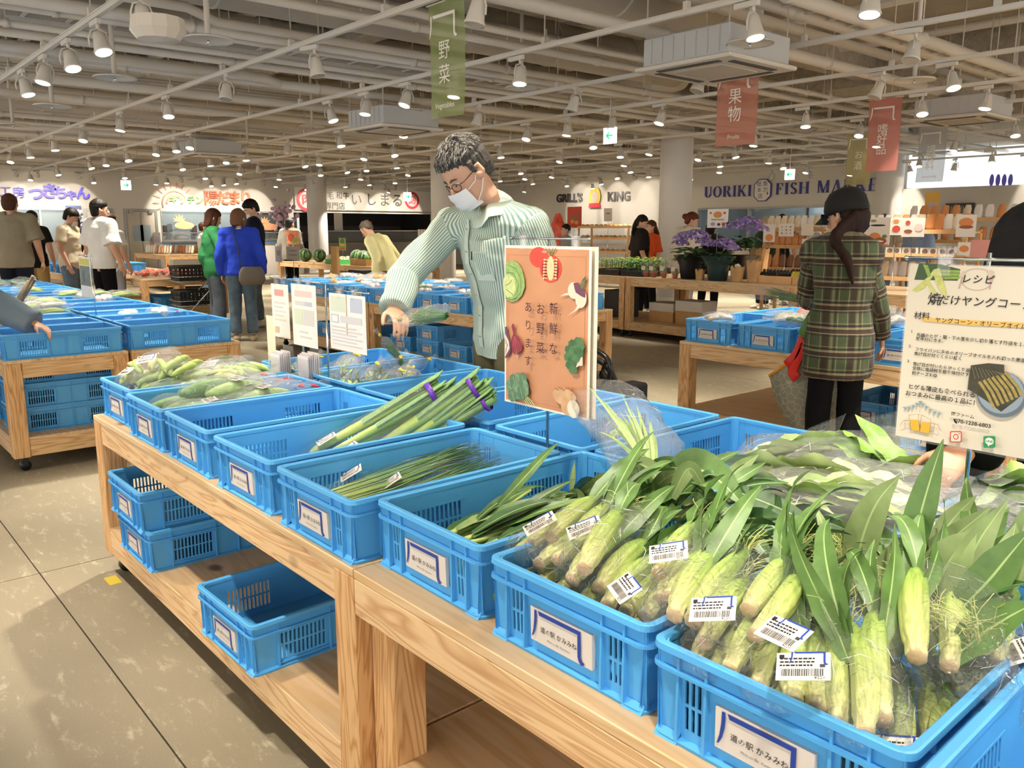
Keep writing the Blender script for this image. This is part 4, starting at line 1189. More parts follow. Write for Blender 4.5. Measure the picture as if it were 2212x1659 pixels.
corn_top('broad drooping corn leaf over the first corn crate, bent like a roof', [
  ([(1440,1085,1.32), (1490,1015,1.36), (1550,1036,1.34), (1612,1096,1.31)], .086, .35, LEAF),
  ([(1430,1120,1.3), (1500,1110,1.32), (1560,1110,1.31), (1608,1094,1.31)], .05, .9, PL),
  ([(1450,1150,1.26), (1540,1110,1.28), (1610,1145,1.26), (1650,1190,1.24), (1682,1236,1.22)], .04, .3, LEAF_D),
  ([(1540,1130,1.28), (1640,1120,1.29), (1690,1160,1.27), (1716,1216,1.25)], .042, .3, LEAF_D)])
corn_top('long flat corn leaves reaching from the first corn crate towards the lettuce', [
  ([(1560,1050,1.36), (1640,1080,1.37), (1710,1110,1.37), (1772,1144,1.36)], .044, .5, LEAF_D),
  ([(1500,1040,1.36), (1545,1000,1.42), (1598,974,1.45)], .03, .6, LEAF), ([(1560,1050,1.38), (1600,1010,1.42), (1640,981,1.45)], .03, .2, PL),
  ([(1580,1045,1.38), (1620,1020,1.42), (1655,998,1.44)], .026, .5, LEAF), ([(1570,1060,1.38), (1640,1045,1.41), (1705,1043,1.43)], .034, .9, LEAF_D),
  ([(1640,1140,1.3), (1700,1150,1.3), (1745,1200,1.28), (1790,1250,1.26)], .03, .2, PL), ([(1690,1150,1.34), (1760,1130,1.37), (1830,1110,1.4)], .03, .7, LEAF_D)])
Rm = random.Random(21)
for q in range(16):
    lv = []
    for k in range(6):
        x0 = Rm.uniform(1210, 1480) if q < 8 else Rm.uniform(1560, 2140)
        y0 = (1125-(x0-1210)*.12+Rm.uniform(-25, 35)) if q < 8 else (1235+(x0-1560)*.04+Rm.uniform(-40, 60))
        Y0 = Rm.uniform(1.27, 1.36); s = Rm.choice((-1, 1, 1)); L = Rm.uniform(70, 150)
        lv.append(([(x0, y0, Y0), (x0+s*L*.5, y0-Rm.uniform(10, 75), Y0+.03), (x0+s*L, y0-Rm.uniform(-25, 70), Y0+.05)], Rm.uniform(.026, .05), Rm.uniform(-.4, 1.2), Rm.choice((LEAF, LEAF, LEAF_D, PL))))
    corn_top('%s clump of short corn leaves at the back of the %s corn crate' % (nth(q % 8+1), 'first' if q < 8 else 'nearest'), lv)
corn_top('jagged torn corn leaf ends next to the leafy stem crate', [
  ([(1290,1100,1.36), (1330,1050,1.4), (1370,1030,1.42), (1410,1010,1.43)], .06, .2, PL), ([(1340,1110,1.34), (1400,1050,1.38), (1440,1010,1.4), (1480,1000,1.4)], .07, .3, LEAF),
  ([(1270,1110,1.36), (1280,1060,1.38), (1300,1045,1.4)], .05, .0, PL), ([(1380,1090,1.34), (1440,1060,1.36), (1500,1040,1.36)], .05, .6, LEAF_D)])

for q in range(5):
    p0 = V((-1.36+q*.055, .96, .672+.006*(q % 2))); root = empty('leafy_stem_bunch', p0)
    tag(root, 'bunch of dark leafy stems lying lengthwise, %s from the chive side of its crate' % nth(q+1), 'greens', 'leafy stems in the crate by the corn')
    R = random.Random(q+50)
    for k in range(4):
        mb = MB(); x = R.uniform(-.02, .02); z = .012*k+R.uniform(.008, .02); pts = [V((x, -.03, z)), V((x+R.uniform(-.01, .01), .12, z+.01)), V((x+R.uniform(-.03, .03), .3, z+.03+R.uniform(0, .02)))]
        mb.tube(spl(pts, 6), [.008, .0075, .007, .006, .005, .004, .003], 8); mb.build('stem', STALK, root)
        for l in range(3):
            b = MB(); y = R.uniform(.03, .22); blade(b, (x, y, z+.012), (R.uniform(-.35, .35), 1, R.uniform(.05, .4)), R.uniform(.2, .33), R.uniform(.02, .034), R.uniform(.2, .9), (0, 0, 1), R.uniform(-.9, .9), .1, ph=R.uniform(0, 6)); b.build('leaf', [R.choice((LEAF, LEAF_D, LEAF_D, PL)), RIB], root)
corn_top('thin pointed leaf sticking up against the chive crate wall', [([(1078,1090,1.12), (1120,1045,1.15), (1170,990,1.2), (1208,954,1.23)], .024, .4, LEAF), ([(1234,1065,1.33), (1238,1030,1.34), (1241,996,1.35)], .014, .4, PL)])

LK = {}
def leek(root, a, b, r, seed):
    d = b-a; L = d.length; R = random.Random(seed)
    key = 'leek_skin_%d' % round(L*10)
    if key not in LK: LK[key] = leek_mat(key, 'e9edb0', 'b6cf62', '6f9a58', L)
    mb = MB(); n = 12; rings = []
    for i in range(9):
        t = i/8; rr = r*(.62+.5*min(1, t*2.2)); fl = 1-.28*t
        rings.append([V((math.cos(q)*rr*(1+.05*math.cos(4*q+t*3)), t*L, math.sin(q)*rr*fl)) for q in (-2*PI*j/n for j in range(n))])
    mb.loft(rings, 0)
    o = mb.build('leek', LK[key], None); put(o, axis_frame(a, d), root)
    for k in range(4):   # flat leaf sheaths, cut square at the top
        l = MB(); s = (-1, 1)[k % 2]; x = s*r*(.3+.25*(k//2)); L2 = L*R.uniform(.97, 1.04); l0 = L*.45
        for (ya, yb) in ((l0, L2),):
            p = [V((x-r*.8, ya, r*.5)), V((x, ya, r*.95)), V((x+r*.8, ya, r*.5)), V((x-r*.85, yb, r*.55+.006*k)), V((x, yb+.012*s, r*1.0+.006*k)), V((x+r*.85, yb-.01, r*.55+.006*k))]
            l.loft([[p[0], p[1], p[2], p[2]-V((0,0,.003)), p[1]-V((0,0,.003)), p[0]-V((0,0,.003))], [p[3], p[4], p[5], p[5]-V((0,0,.003)), p[4]-V((0,0,.003)), p[3]-V((0,0,.003))]], 0, False)
        h = l.build('leek_leaf', mat('leek_green', '769b62', .5, noise=(60, .15)), o)
    return o
PURPLE = mat('purple_tape', '5a2a9c', .35)
def leek_bundle(pairs, label, lab=None, tape_t=.9):
    P = [(atz(a[0], a[1], a[2]), atz(b[0], b[1], b[2]), r) for a, b, r in pairs]
    c = sum((p for p, _, _ in P), V((0,0,0)))/len(P); root = empty('leek_bundle', c); tag(root, label, 'leek', 'bundles of leeks')
    for i, (a, b, r) in enumerate(P): leek(root, a, b, r, i+len(label))
    d = sum(((b-a).normalized() for a, b, _ in P), V((0,0,0))).normalized(); M = axis_frame(c, d); L = max((b-a).length for a, b, _ in P)
    pa = [M.inverted() @ (a.lerp(b, tape_t)) for a, b, _ in P]; r = max(p[2] for p in P)
    def hull(tt, grow):
        qs = [M.inverted() @ (a.lerp(b, tt)) for a, b, _ in P]; cx = sum(q.x for q in qs)/len(qs); cz = sum(q.z for q in qs)/len(qs); y = sum(q.y for q in qs)/len(qs)
        w = (max(q.x for q in qs)-min(q.x for q in qs))/2+r*1.25+grow; h = (max(q.z for q in qs)-min(q.z for q in qs))/2+r*1.3+grow
        return [V((cx+math.cos(k)*w, y, cz+math.sin(k)*h)) for k in (-2*PI*j/20 for j in range(20))]
    t = MB(); t.loft([hull(tape_t-.012, .002), hull(tape_t-.012+.0005, .004), hull(tape_t+.028, .004), hull(tape_t+.0285, .002)], 0, True, cap=False)
    o = t.build('purple_tape', PURPLE, None); put(o, M, root)
    f = MB(); rg = []
    for i in range(14):
        k = -.05+i/13*.93; rg.append([p+V((mnoise.noise(p*40)*.006, 0, mnoise.noise(p*40+V((9,0,0)))*.006)) for p in hull(k, .006)])
    f.loft(rg, 0, True, cap=False); o = f.build('film_sleeve', FILM, None); put(o, M, root)
    if lab:
        p = atz(*lab[:3]); o = link('price_label', PLAIN_ME); put(o, frame_at(p, (-.1, -.5, 1), (math.cos(math.radians(lab[3])), math.sin(math.radians(lab[3])), 0)), root)
leek_bundle([((648,990,.672), (948,828,.885), .017), ((690,992,.672), (968,842,.875), .015)], 'leek bundle nearest the empty crate, yellow-white foot showing, purple tape on top', (705,948,.735,75))
leek_bundle([((735,985,.68), (982,838,.872), .015), ((775,985,.675), (1000,848,.86), .014)], 'middle leek bundle with the purple tape half hidden', (752,968,.725,80))
leek_bundle([((800,975,.69), (1035,822,.905), .020), ((845,972,.69), (1060,836,.89), .017)], 'thick leek bundle with the broad purple tape, lying on top', None)
leek_bundle([((900,958,.70), (1068,862,.862), .016)], 'single pale leek bundle next to the chive crate, under the thick one', None)

CHIVE = leek_mat('chive_green', 'cfe08a', '6d9a48', '3f7240', .5)
def chive_bag(p, d, label, labs, seed, L=.5, w=.11):
    root = empty('chive_bag', p); tag(root, label, 'chives', 'bags of chives')
    R = random.Random(seed); mb = MB()
    for k in range(70):
        x = R.gauss(0, w*.24); z = R.uniform(0, .028)*(1-abs(x)/w); y0 = R.uniform(0, .03); s = R.uniform(-.3, .3)
        mb.tube([(x*.7, y0, z+.004), (x, L*.3, z+.008), (x+s*.05, L*.62, z+.012+R.uniform(-.004, .01)), (x+s*.14, L*R.uniform(.85, .97), z+.012+R.uniform(-.006, .02))], [.0022, .0022, .0018, .0007], 5, cap=False)
    o = mb.build('chives', CHIVE, None); o['kind'] = 'stuff'; put(o, axis_frame(p, d), root)
    f = MB(); pouch(f, L*1.12, w*1.25, .05, .1, .85, seed, amp=.22, fold_glints=26); o = f.build('film_bag', [FILM, FOLD_GLINT]); put(o, axis_frame(p+V((0,0,.016))-V(d).normalized()*.03, d), root)
    for (px, py, z, a) in labs:
        o = link('price_label', PLAIN_ME); put(o, frame_at(atz(px, py, z), (-.15, -.6, 1), (math.cos(math.radians(a)), math.sin(math.radians(a)), 0)), root)
chive_bag(V((-1.79, .94, .69)), dirv(.02, .06), 'chive bag lying against the leek crate wall, large white label at its front', [(758,1022,.745,62)], 1)
chive_bag(V((-1.66, .93, .675)), dirv(.06, .05), 'chive bag nearest the leafy stems, label in its middle', [(843,1040,.725,68)], 2)

def lump_bag(name, items, w, L, h, label=None, tie=None, seed=0, neck=.3, film=FILM_P, plain=True, nk=.10, cat='vegetables', flare=1.5, fold_glints=30):
    """items: list of (builder mb, material, part name); returns root at origin, lying along +Y"""
    root = empty(name)
    for mb, m, n in items:
        o = mb.build(n, m, root)
        if len(mb.f) > 1500 or n in ('sprigs', 'leaves'): o['kind'] = 'stuff'
    f = MB(); pouch(f, L, w, h, neck, nk, seed, n=18, k=14, amp=.22, flare=flare, fold_glints=fold_glints); o = f.build('film_bag', [film, FOLD_GLINT], root); o.location = (0, -.01, h*.45)
    if tie is not None:
        t = MB(); yy = L*(1-neck*.5); t.tube([(0, yy-.006, 0), (0, yy+.008, 0)], [w*nk*.62, w*nk*.62], 10); t.box(-.004, .03, yy-.003, yy+.004, -.002, .002)
        o = t.build('tape_tie', tie, root); o.location = (0, -.01, h*.45)
    if label:
        o = link('price_label', PLAIN_ME, root); put(o, frame_at(V(label[:3]), V((label[3], label[4], 1)), (1, 0, 0)), root)
    return root
YTAPE = mat('yellow_tape', 'e6d23a', .4); RTAPE = mat('red_tape', 'd3202c', .35)
BEAN = mat('bean_green', 'a3bb62', .45, noise=(30, .2)); GOYA = mat('bitter_melon_green', '8fae62', .5, noise=(50, .25)); GOYA_D = mat('bitter_melon_dark', '5d8a48', .5, noise=(50, .25))
def beans_mb(R, n=9):
    mb = MB()
    for k in range(n):
        x = R.uniform(-.055, .055); y = R.uniform(.02, .09); z = R.uniform(.012, .05); a = R.uniform(-.5, .5); c = R.uniform(-.02, .02)
        P = [V((x+math.sin(a)*s*.14+c*math.sin(s*PI), y+math.cos(a)*s*.13, z+.008*math.sin(s*PI))) for s in (0, .25, .5, .75, 1)]
        mb.tube(spl(P, 8), [.003, .009, .0115, .0105, .012, .0105, .0115, .008, .003], 10)
    return mb
def goya_mb(R, L=.2, r=.026):
    mb = MB(); n = 22; rings = []
    for i in range(24):
        t = i/23; k = max(.08, math.sin(PI*(.06+.9*t))**.6)
        rings.append([V((math.cos(a)*r*k*(1+.16*abs(math.sin(4.5*a+.6*math.sin(t*40)))), t*L, r+math.sin(a)*r*k*(1+.16*abs(math.sin(4.5*a+.6*math.sin(t*40)))))) for a in (-2*PI*j/n for j in range(n))])
    mb.loft(rings); return mb
def herb_mb(R, n=22, s=.045):
    mb = MB()
    for k in range(n):
        p = V((R.uniform(-s, s), R.uniform(.02, .11), R.uniform(.01, .05))); blade(mb, p, (R.uniform(-1, 1), R.uniform(-.2, 1), R.uniform(-.2, 1)), R.uniform(.025, .05), R.uniform(.012, .022), R.uniform(.2, 1.4), (0, .3, 1), R.uniform(-1, 1), .1, n=5, ph=k)
    return mb
def sprig_mb(R, n=46, L=.16):
    mb = MB()
    for k in range(n):
        x = R.uniform(-.04, .04); z = R.uniform(.008, .045)
        mb.tube([(x*.3, 0, z*.6), (x*.8, L*.5, z), (x+R.uniform(-.015, .015), L*R.uniform(.75, 1), z+R.uniform(-.01, .015))], [.0018, .0016, .001], 4, cap=False)
        for q in range(5):
            y = L*R.uniform(.4, .95); mb.tube([(x, y, z), (x+R.uniform(-.018, .018), y+R.uniform(.005, .02), z+R.uniform(-.012, .016))], [.0011, .0006], 3, cap=False)
    return mb
R = random.Random(5)
BB = [lump_bag('bean_bag', [(beans_mb(R), BEAN, 'bean_pods'), (beans_mb(R, 5), mat('bean_yellow', 'c2c87f', .45, noise=(30, .2)), 'bean_pods')], .16, .27, .085, (-.03, .05, .082, -.2, -.3), None, 3+i) for i in range(2)]
GB = [lump_bag('bitter_melon_bag', [(goya_mb(R), GOYA, 'bitter_melon'), ], .085, .36, .07, (0, .11, .064, 0, -.1), RTAPE, 7), lump_bag('bitter_melon_bag', [(goya_mb(R, .19, .024), GOYA_D, 'bitter_melon')], .08, .34, .066, None, RTAPE, 9)]
HB = [lump_bag('herb_bag', [(herb_mb(R), LEAF_D, 'sprigs'), (herb_mb(R, 12), LEAF_L, 'sprigs')], .12, .25, .07, None, YTAPE, 12+i) for i in range(2)]
DB = lump_bag('dill_bag', [(sprig_mb(R), mat('dill_green', '3e7a35', .5), 'sprigs')], .12, .27, .06, None, YTAPE, 15)
def inst(src, x, y, z, yaw, label, group, cat, tilt=(0, 0), sc=1.0):
    c = copy_tree(src, (x, y, z), label=label, rot=(tilt[0], tilt[1], math.radians(yaw)), scale=sc, group=group); c['category'] = cat; return c
for i, (x, y, z, a) in enumerate(((-3.35, .93, .69, 20), (-3.2, .96, .68, -30), (-3.33, 1.1, .7, 5), (-3.2, 1.14, .69, -50), (-3.36, 1.27, .685, 40), (-3.22, 1.3, .69, -10), (-3.28, 1.02, .74, 60), (-3.27, 1.22, .745, -70))):
    inst(BB[i % 2], x, y, z+.02, a, 'bag of pale broad beans, %s from the near corner of its crate' % nth(i+1), 'bags of broad beans', 'beans', (R.uniform(-.1, .2), 0), 1.2)
for i, (x, y, z, a, k) in enumerate(((-3.0, .9, .68, 8, 1), (-2.93, .93, .675, 4, 1), (-2.85, .9, .68, -3, 1), (-2.78, .92, .68, -8, 0), (-2.98, 1.12, .70, 15, 1), (-2.87, 1.08, .71, -6, 0), (-2.8, 1.13, .70, 5, 0), (-2.95, 1.0, .73, -4, 1), (-2.83, 1.05, .735, 10, 0))):
    inst(GB[k], x, y, z+.03, a, 'bagged bitter melon with a red tie, %s in its crate counted from the front' % nth(i+1), 'bags of bitter melon', 'bitter melon', (R.uniform(0, .12), 0), 1.1)
for i, (x, y, z, a, t) in enumerate(((-3.36, 1.62, .69, 20, .35), (-3.22, 1.7, .69, -10, .5), (-3.3, 1.85, .69, 40, .3), (-2.98, 1.62, .69, 15, .75), (-2.88, 1.6, .69, -12, .6), (-2.8, 1.66, .69, 5, .4), (-2.95, 1.75, .70, -30, .6), (-2.85, 1.8, .69, 30, .3), (-2.75, 1.85, .69, 60, .2), (-3.08, 1.95, .7, -20, .3))):
    inst(HB[i % 2], x, y, z, a, 'small herb bag with a yellow tape neck, %s in the back-row crates under the cards' % nth(i+1), 'tied herb bags', 'herbs', (t, 0))
inst(HB[0], -2.42, 1.97, .67, -60, 'small herb bag alone in the corner of a back-row crate by the man in stripes', None, 'herbs', (.3, 0))
inst(HB[1], -2.38, 1.62, .66, 60, 'small green herb bag lying just behind the leeks', None, 'herbs', (.2, 0))
inst(HB[1], -2.5, 1.72, .66, 10, 'flat herb bag in the back crate between the leeks and the man', None, 'herbs', (.1, 0))
inst(DB, -2.05, 1.68, .66, -20, 'dill bag with a white label beside the leek tops', None, 'dill', (.2, 0))
inst(DB, -3.02, 1.98, .76, 150, 'tied herb bag standing upright at the back edge of the crates', None, 'herbs', (.9, 0), .8)
mb = MB()
for k in range(60):
    a, b = R.uniform(0, 2*PI), R.uniform(0, 1.3); mb.sph((math.sin(b)*math.cos(a)*.045, .08+math.sin(b)*math.sin(a)*.045, .03+math.cos(b)*.035), R.uniform(.008, .013), 7, 5)
BRO = lump_bag('broccoli_bag', [(mb, mat('romanesco_green', '9fc05a', .6), 'broccoli_head')], .13, .24, .09, None, None, 21)
inst(BRO, -1.83, 2.02, .655, -100, 'bag with a yellow-green broccoli head under the orange sign', None, 'broccoli')
mb = MB()
for k in range(26):
    x = R.uniform(-.03, .03); blade(mb, (x*.3, 0, .02), (x*6+R.uniform(-.25, .25), 1, R.uniform(.0, .5)), R.uniform(.16, .3), R.uniform(.008, .014), R.uniform(.1, .6), (0, 0, 1), R.uniform(-.6, .6), .05, n=7)
GSB = lump_bag('shoot_bag', [(mb, LEAF_L, 'leaves')], .19, .36, .10, None, None, 31, neck=.05, nk=.9, flare=1.0)
p = atz(1405, 980, .87); inst(GSB, p.x, p.y, .81, 62, 'open film bag of thin green shoots lying over the crate edge', None, 'shoots', (.25, 0))
def lettuce_mb(R, n=11):
    mb = MB()
    for k in range(n):
        x = R.uniform(-.05, .05); blade(mb, (x*.5, R.uniform(0, .06), R.uniform(.01, .05)), (x*4+R.uniform(-.3, .3), 1, R.uniform(-.05, .35)), R.uniform(.2, .32), R.uniform(.07, .12), R.uniform(.1, .8), (R.uniform(-.5, .5), 0, 1), R.uniform(-.5, .5), .28, n=12, ph=k*2.)
    return mb
LB = [lump_bag('lettuce_bag', [(lettuce_mb(R), LETT, 'leaves'), (lettuce_mb(R, 4), LEAF_L, 'leaves')], .19, .42, .09, None, None, 41+i, neck=.12, nk=.7, flare=1.0) for i in range(2)]
for i, (px, py, z, yaw) in enumerate(((1560,1010,.78,-75), (1600,985,.80,-60), (1680,1020,.80,-80), (1640,1060,.79,-95), (1720,1080,.79,-70), (1760,1020,.80,-50), (1590,1060,.77,-85), (1690,1075,.76,-90))):
    p = atz(px, py, z); inst(LB[i % 2], p.x, p.y, z-.035, yaw, 'crumpled film bag of pale lettuce leaves, %s from the shoots' % nth(i+1), 'bags of lettuce', 'lettuce', (R.uniform(-.05, .15), R.uniform(-.2, .2)))
CON = [lump_bag('spinach_bag', [(lettuce_mb(R, 8), LEAF, 'leaves'), (lettuce_mb(R, 6), LEAF_L, 'leaves')], .17, .38, .09, None, None, 45, neck=.1, nk=.8, flare=1.0)]
for i, (px, py, z, yaw) in enumerate(((2090,1045,.80,-90), (2150,1075,.80,-80), (2200,1060,.80,-95), (2040,1100,.77,-70), (2120,1120,.77,-85), (2200,1130,.77,-90))):
    p = atz(px, py, z); inst(CON[0], p.x, p.y, z-.05, yaw, 'film bag of leafy greens under the recipe sign, %s from the hand' % nth(i+1), 'bags of leafy greens', 'greens', (R.uniform(0, .2), R.uniform(-.2, .2)))
for i, (px, py, z, r) in enumerate(((1755,985,.86,.05), (1910,960,.86,.085), (1945,985,.84,.04))):
    p = atz(px, py, z); mb = MB(); rg = []
    for k in range(9):
        t = k/8; rg.append([p+V((math.cos(a)*r*(.25+.75*t)+.02*t, math.sin(a)*r*.5*(.3+.7*t), -.07+.15*t+.03*math.cos(a)*t)) for a in (PI*1.7*j/14 for j in range(15))])
    mb.loft(rg, 0, True, closed=False); tag(mb.build('film_collar', FILM), ('clear curled film end standing up from the lettuce bags', 'wide clear film hood over a lettuce head beside the sign', 'small clear film tip beside the reaching hand')[i], 'film')
mb = lettuce_mb(R, 7); p = atz(1945, 1055, .79)
o = mb.build('leaf_lettuce', mat('lettuce_green', '7fa744', .5, noise=(25, .2)), None, p); o.rotation_euler = (.35, 0, math.radians(60)); o.scale = (.7,)*3; tag(o, 'bright green lettuce head under the wide film hood', 'lettuce')

def pack(name, col, n, r, seed, sq=1.0, tie=None, milky=False, long=False):
    R = random.Random(seed); mb = MB(); m = mat('produce_%s' % name, col, .4, noise=(25, .12))
    for k in range(n):
        c = V((R.uniform(-.045, .045), .03+R.uniform(0, .1), r*sq+R.uniform(0, .03)))
        if long: mb.tube([c, c+V((R.uniform(-.02, .02), .08, .01)), c+V((R.uniform(-.03, .03), .17, 0))], [r*.7, r, r*.5], 8)
        else: mb.sph(c, (r, r, r*sq), 9, 6)
    return lump_bag('packed_%s' % name, [(mb, m, name)], .13, .25 if not long else .3, .075, None, tie, seed)
PK = {'onion': pack('onion', 'dba25f', 5, .03, 1, tie=RTAPE), 'garlic': pack('garlic', 'e9e2d6', 6, .025, 2, tie=RTAPE), 'tomato': pack('tomato', 'e0593a', 5, .03, 3), 'eggplant': pack('eggplant', '2a2036', 3, .02, 4, long=True), 'cucumber': pack('cucumber', '3f6b34', 4, .014, 6, long=True), 'radish': pack('radish', 'efe9df', 3, .022, 7, long=True), 'carrot': pack('carrot', 'e0813c', 4, .018, 8, long=True), 'daikon_greens': pack('daikon_greens', 'a9bd6f', 6, .014, 9, long=True)}
def scatter(kinds, x0, x1, y0, y1, z, n, where, seed, yaw=(0, 360)):
    R = random.Random(seed)
    for i in range(n):
        k = kinds[i % len(kinds)]
        x = x0+(x1-x0)*((i*.618) % 1); y = y0+(y1-y0)*((i+.5)/n)
        inst(PK[k], x, y, z+(.045 if z > TOP+.01 else 0)+R.uniform(0, .02), R.uniform(*yaw), 'bag of %s %s, %s from the front' % (k.replace('_', ' ')+('s' if k in ('onion','carrot','cucumber','eggplant') else ''), where, nth(i+1)), 'packs %s' % where, 'vegetables')
scatter(['onion', 'carrot', 'garlic'], -9.15, -8.2, 5.05, 5.6, TOP+.06, 13, 'on the table beside the blue sweater', 3)
scatter(['onion', 'garlic', 'radish'], -8.3, -7.4, 4.5, 5.6, TOP+.05, 12, 'in the crates behind the hanging cards', 4)
scatter(['garlic', 'cucumber'], -7.5, -6.7, 4.5, 5.1, TOP+.05, 9, 'with red ties behind the hanging cards', 5)
scatter(['eggplant', 'garlic'], -7.0, -6.2, 4.5, 5.0, TOP+.04, 6, 'left of the reaching sleeve', 6)
scatter(['daikon_greens', 'cucumber'], -5.9, -5.3, 4.5, 5.1, TOP+.05, 6, 'right behind the striped shirt', 8)
scatter(['tomato'], -14.3, -12.7, 3.95, 4.95, TOP+.005, 26, 'on the far tomato table', 9)
scatter(['radish', 'cucumber'], -3.1, -2.2, 4.55, 5.0, TOP+.07, 9, 'in the crates before the woman in plaid', 10)
scatter(['tomato', 'radish'], -2.9, -1.9, 5.1, 5.6, TOP+.07, 8, 'in the back crates before the woman in plaid', 11)
scatter(['cucumber', 'daikon_greens'], -1.5, -.6, 4.5, 5.3, TOP+.07, 9, 'right of the woman in plaid', 12)
scatter(['daikon_greens', 'radish'], -7.9, -6.6, .95, 1.4, TOP+.06, 13, 'in the outer line across the aisle', 13, (-30, 30))
scatter(['garlic'], -6.2, -6.0, 1.75, 1.9, TOP+.05, 2, 'alone in the inner line across the aisle', 14)
scatter(['daikon_greens', 'garlic'], -8.2, -7.3, 1.7, 2.1, TOP+.06, 5, 'in the inner line across the aisle', 15)
scatter(['daikon_greens', 'cucumber'], -10.9, -9.0, .95, 2.0, TOP+.07, 14, 'at the far end across the aisle', 16)
def melon_mat():
    m, nt, b = nodes('watermelon_skin'); tc = N(nt, 'ShaderNodeTexCoord')
    w = N(nt, 'ShaderNodeTexWave', Scale=6.0, Distortion=5.0, Detail=2.0); nt.links.new(tc.outputs['Object'], w.inputs['Vector'])
    cr = N(nt, 'ShaderNodeValToRGB'); cr.color_ramp.elements[0].position = .3; cr.color_ramp.elements[0].color = srgb('16301a'); cr.color_ramp.elements[1].position = .7; cr.color_ramp.elements[1].color = srgb('4f7d3c')
    nt.links.new(w.outputs['Fac'], cr.inputs['Fac']); nt.links.new(cr.outputs['Color'], b.inputs['Base Color']); b.inputs['Roughness'].default_value = .35
    return m
WM = melon_mat(); MEL = mat('pale_melon', 'cfd3ae', .6)
mb = MB(); mb.sph((0,0,.13), (.135,.135,.13), 18, 12); wm0 = mb.build('watermelon', WM)
mb = MB()
for k in range(4):
    a = PI*k/4; mb.tube([V((math.cos(a)*math.cos(t)*.138, math.sin(a)*math.cos(t)*.138, .13+math.sin(t)*.133)) for t in (PI*q/12 for q in range(13))], .004, 5)
mb.build('cord_net', mat('cord_white', 'e0dcd4', .6), wm0)
mb = MB(); mb.sph((0,0,.075), (.08,.08,.075), 14, 9); ml0 = mb.build('melon', MEL)
j = 0
for i, (px, k) in enumerate(((660, 0), (690, 0), (712, 1), (740, 1), (752, 1), (772, 0), (786, 0))):
    p = aty(px, 560, 7.95+.12*(i % 3)); c = copy_tree(wm0 if k == 0 else ml0, (p.x, p.y, .72)); j += 1
    tag(c, ('dark striped watermelon in a white cord net, %s along the long table' if k == 0 else 'pale round melon, %s along the long table') % nth(i+1), 'melon', 'melons on the long table')
drop(wm0); drop(ml0)
for s in BB+GB+HB+[DB, BRO, GSB]+LB+CON+list(PK.values())+EARS+EARS_BARE: drop(s)
UX, UZ = V((1, 0, 0)), V((0, 0, 1))
def ccw(P):
    ar = sum(P[i][0]*P[(i+1) % len(P)][1]-P[(i+1) % len(P)][0]*P[i][1] for i in range(len(P)))
    return P if ar > 0 else P[::-1]
class Sheet:
    """a flat print in the plane Y = y facing -Y; lay(z-order) keeps the inks apart by tenths of a millimetre"""
    def __init__(s, y, zoom=None): s.y, s.zoom, s.lay, s.mb, s.mats = y, zoom, 0, MB(), []
    def at(s, a, b):
        if s.zoom: sc, ox, oy = s.zoom; a, b = ox+a*sc, oy+b*sc
        p = aty(a, b, s.y); return p.x, p.z
    def mi(s, m):
        if m not in s.mats: s.mats.append(m)
        return s.mats.index(m)
    def up(s): s.lay += 1; return V((0, s.y-.0006-.00012*s.lay, 0))
    def poly(s, pts, m, raw=False):
        P = ccw([p if raw else s.at(*p) for p in pts]); s.mb.prism(P, .0001, s.up(), UX, UZ, s.mi(m), back=False)
    def blob(s, a, b, ra, rb, m, rot=0., wob=0., k=5, n=26, seed=0):
        c = s.at(a, b); e = s.at(a+ra, b); f = s.at(a, b+rb); rx, ry = abs(e[0]-c[0]), abs(f[1]-c[1]); P = []
        for j in range(n):
            t = 2*PI*j/n; q = 1+wob*math.sin(k*t+seed); x, y = rx*q*math.cos(t), ry*q*math.sin(t)
            P.append((c[0]+x*math.cos(rot)-y*math.sin(rot), c[1]+x*math.sin(rot)+y*math.cos(rot)))
        s.poly(P, m, True)
    def line(s, pts, w, m):
        P = [V((*s.at(*p), 0)) for p in pts]; L, R_ = [], []
        for i, p in enumerate(P):
            d = (P[min(i+1, len(P)-1)]-P[max(i-1, 0)]).normalized(); nn = V((-d.y, d.x, 0))*w/2; L.append(p+nn); R_.append(p-nn)
        o = s.up()
        for i in range(len(P)-1): s.mb.poly([o+UX*q.x+UZ*q.y for q in (R_[i], R_[i+1], L[i+1], L[i])], s.mi(m))
    def text(s, t, a, b, size, m, **kw):
        x, z = s.at(a, b); o = s.up(); put_text(s.mb, t, o+UX*x+UZ*z, UX, UZ, size, s.mi(m), **kw)
    def vtext(s, t, a, b, size, m, pitch=1.06, **kw):
        x, z = s.at(a, b); o = s.up(); vtext(s.mb, t, o+UX*x+UZ*z, UX, UZ, size, s.mi(m), pitch, **kw)
    def build(s, name, parent): return s.mb.build(name, s.mats, parent) if s.mb.f else None
def clip(parent, p):
    mb = MB()
    for sx in (-1, 1):
        mb.bevbox(p.x-.011, p.x+.011, p.y+sx*.004-.0025, p.y+sx*.004+.0025, p.z-.03, p.z+.008, .001)
        for d in (-1, 1): mb.tube([(p.x+d*.004, p.y+sx*.005, p.z), (p.x+d*.009, p.y+sx*.012, p.z+.012), (p.x+d*.010, p.y+sx*.014, p.z+.02)], .0035, 8)
    return mb.build('clip', ACRYL, parent)
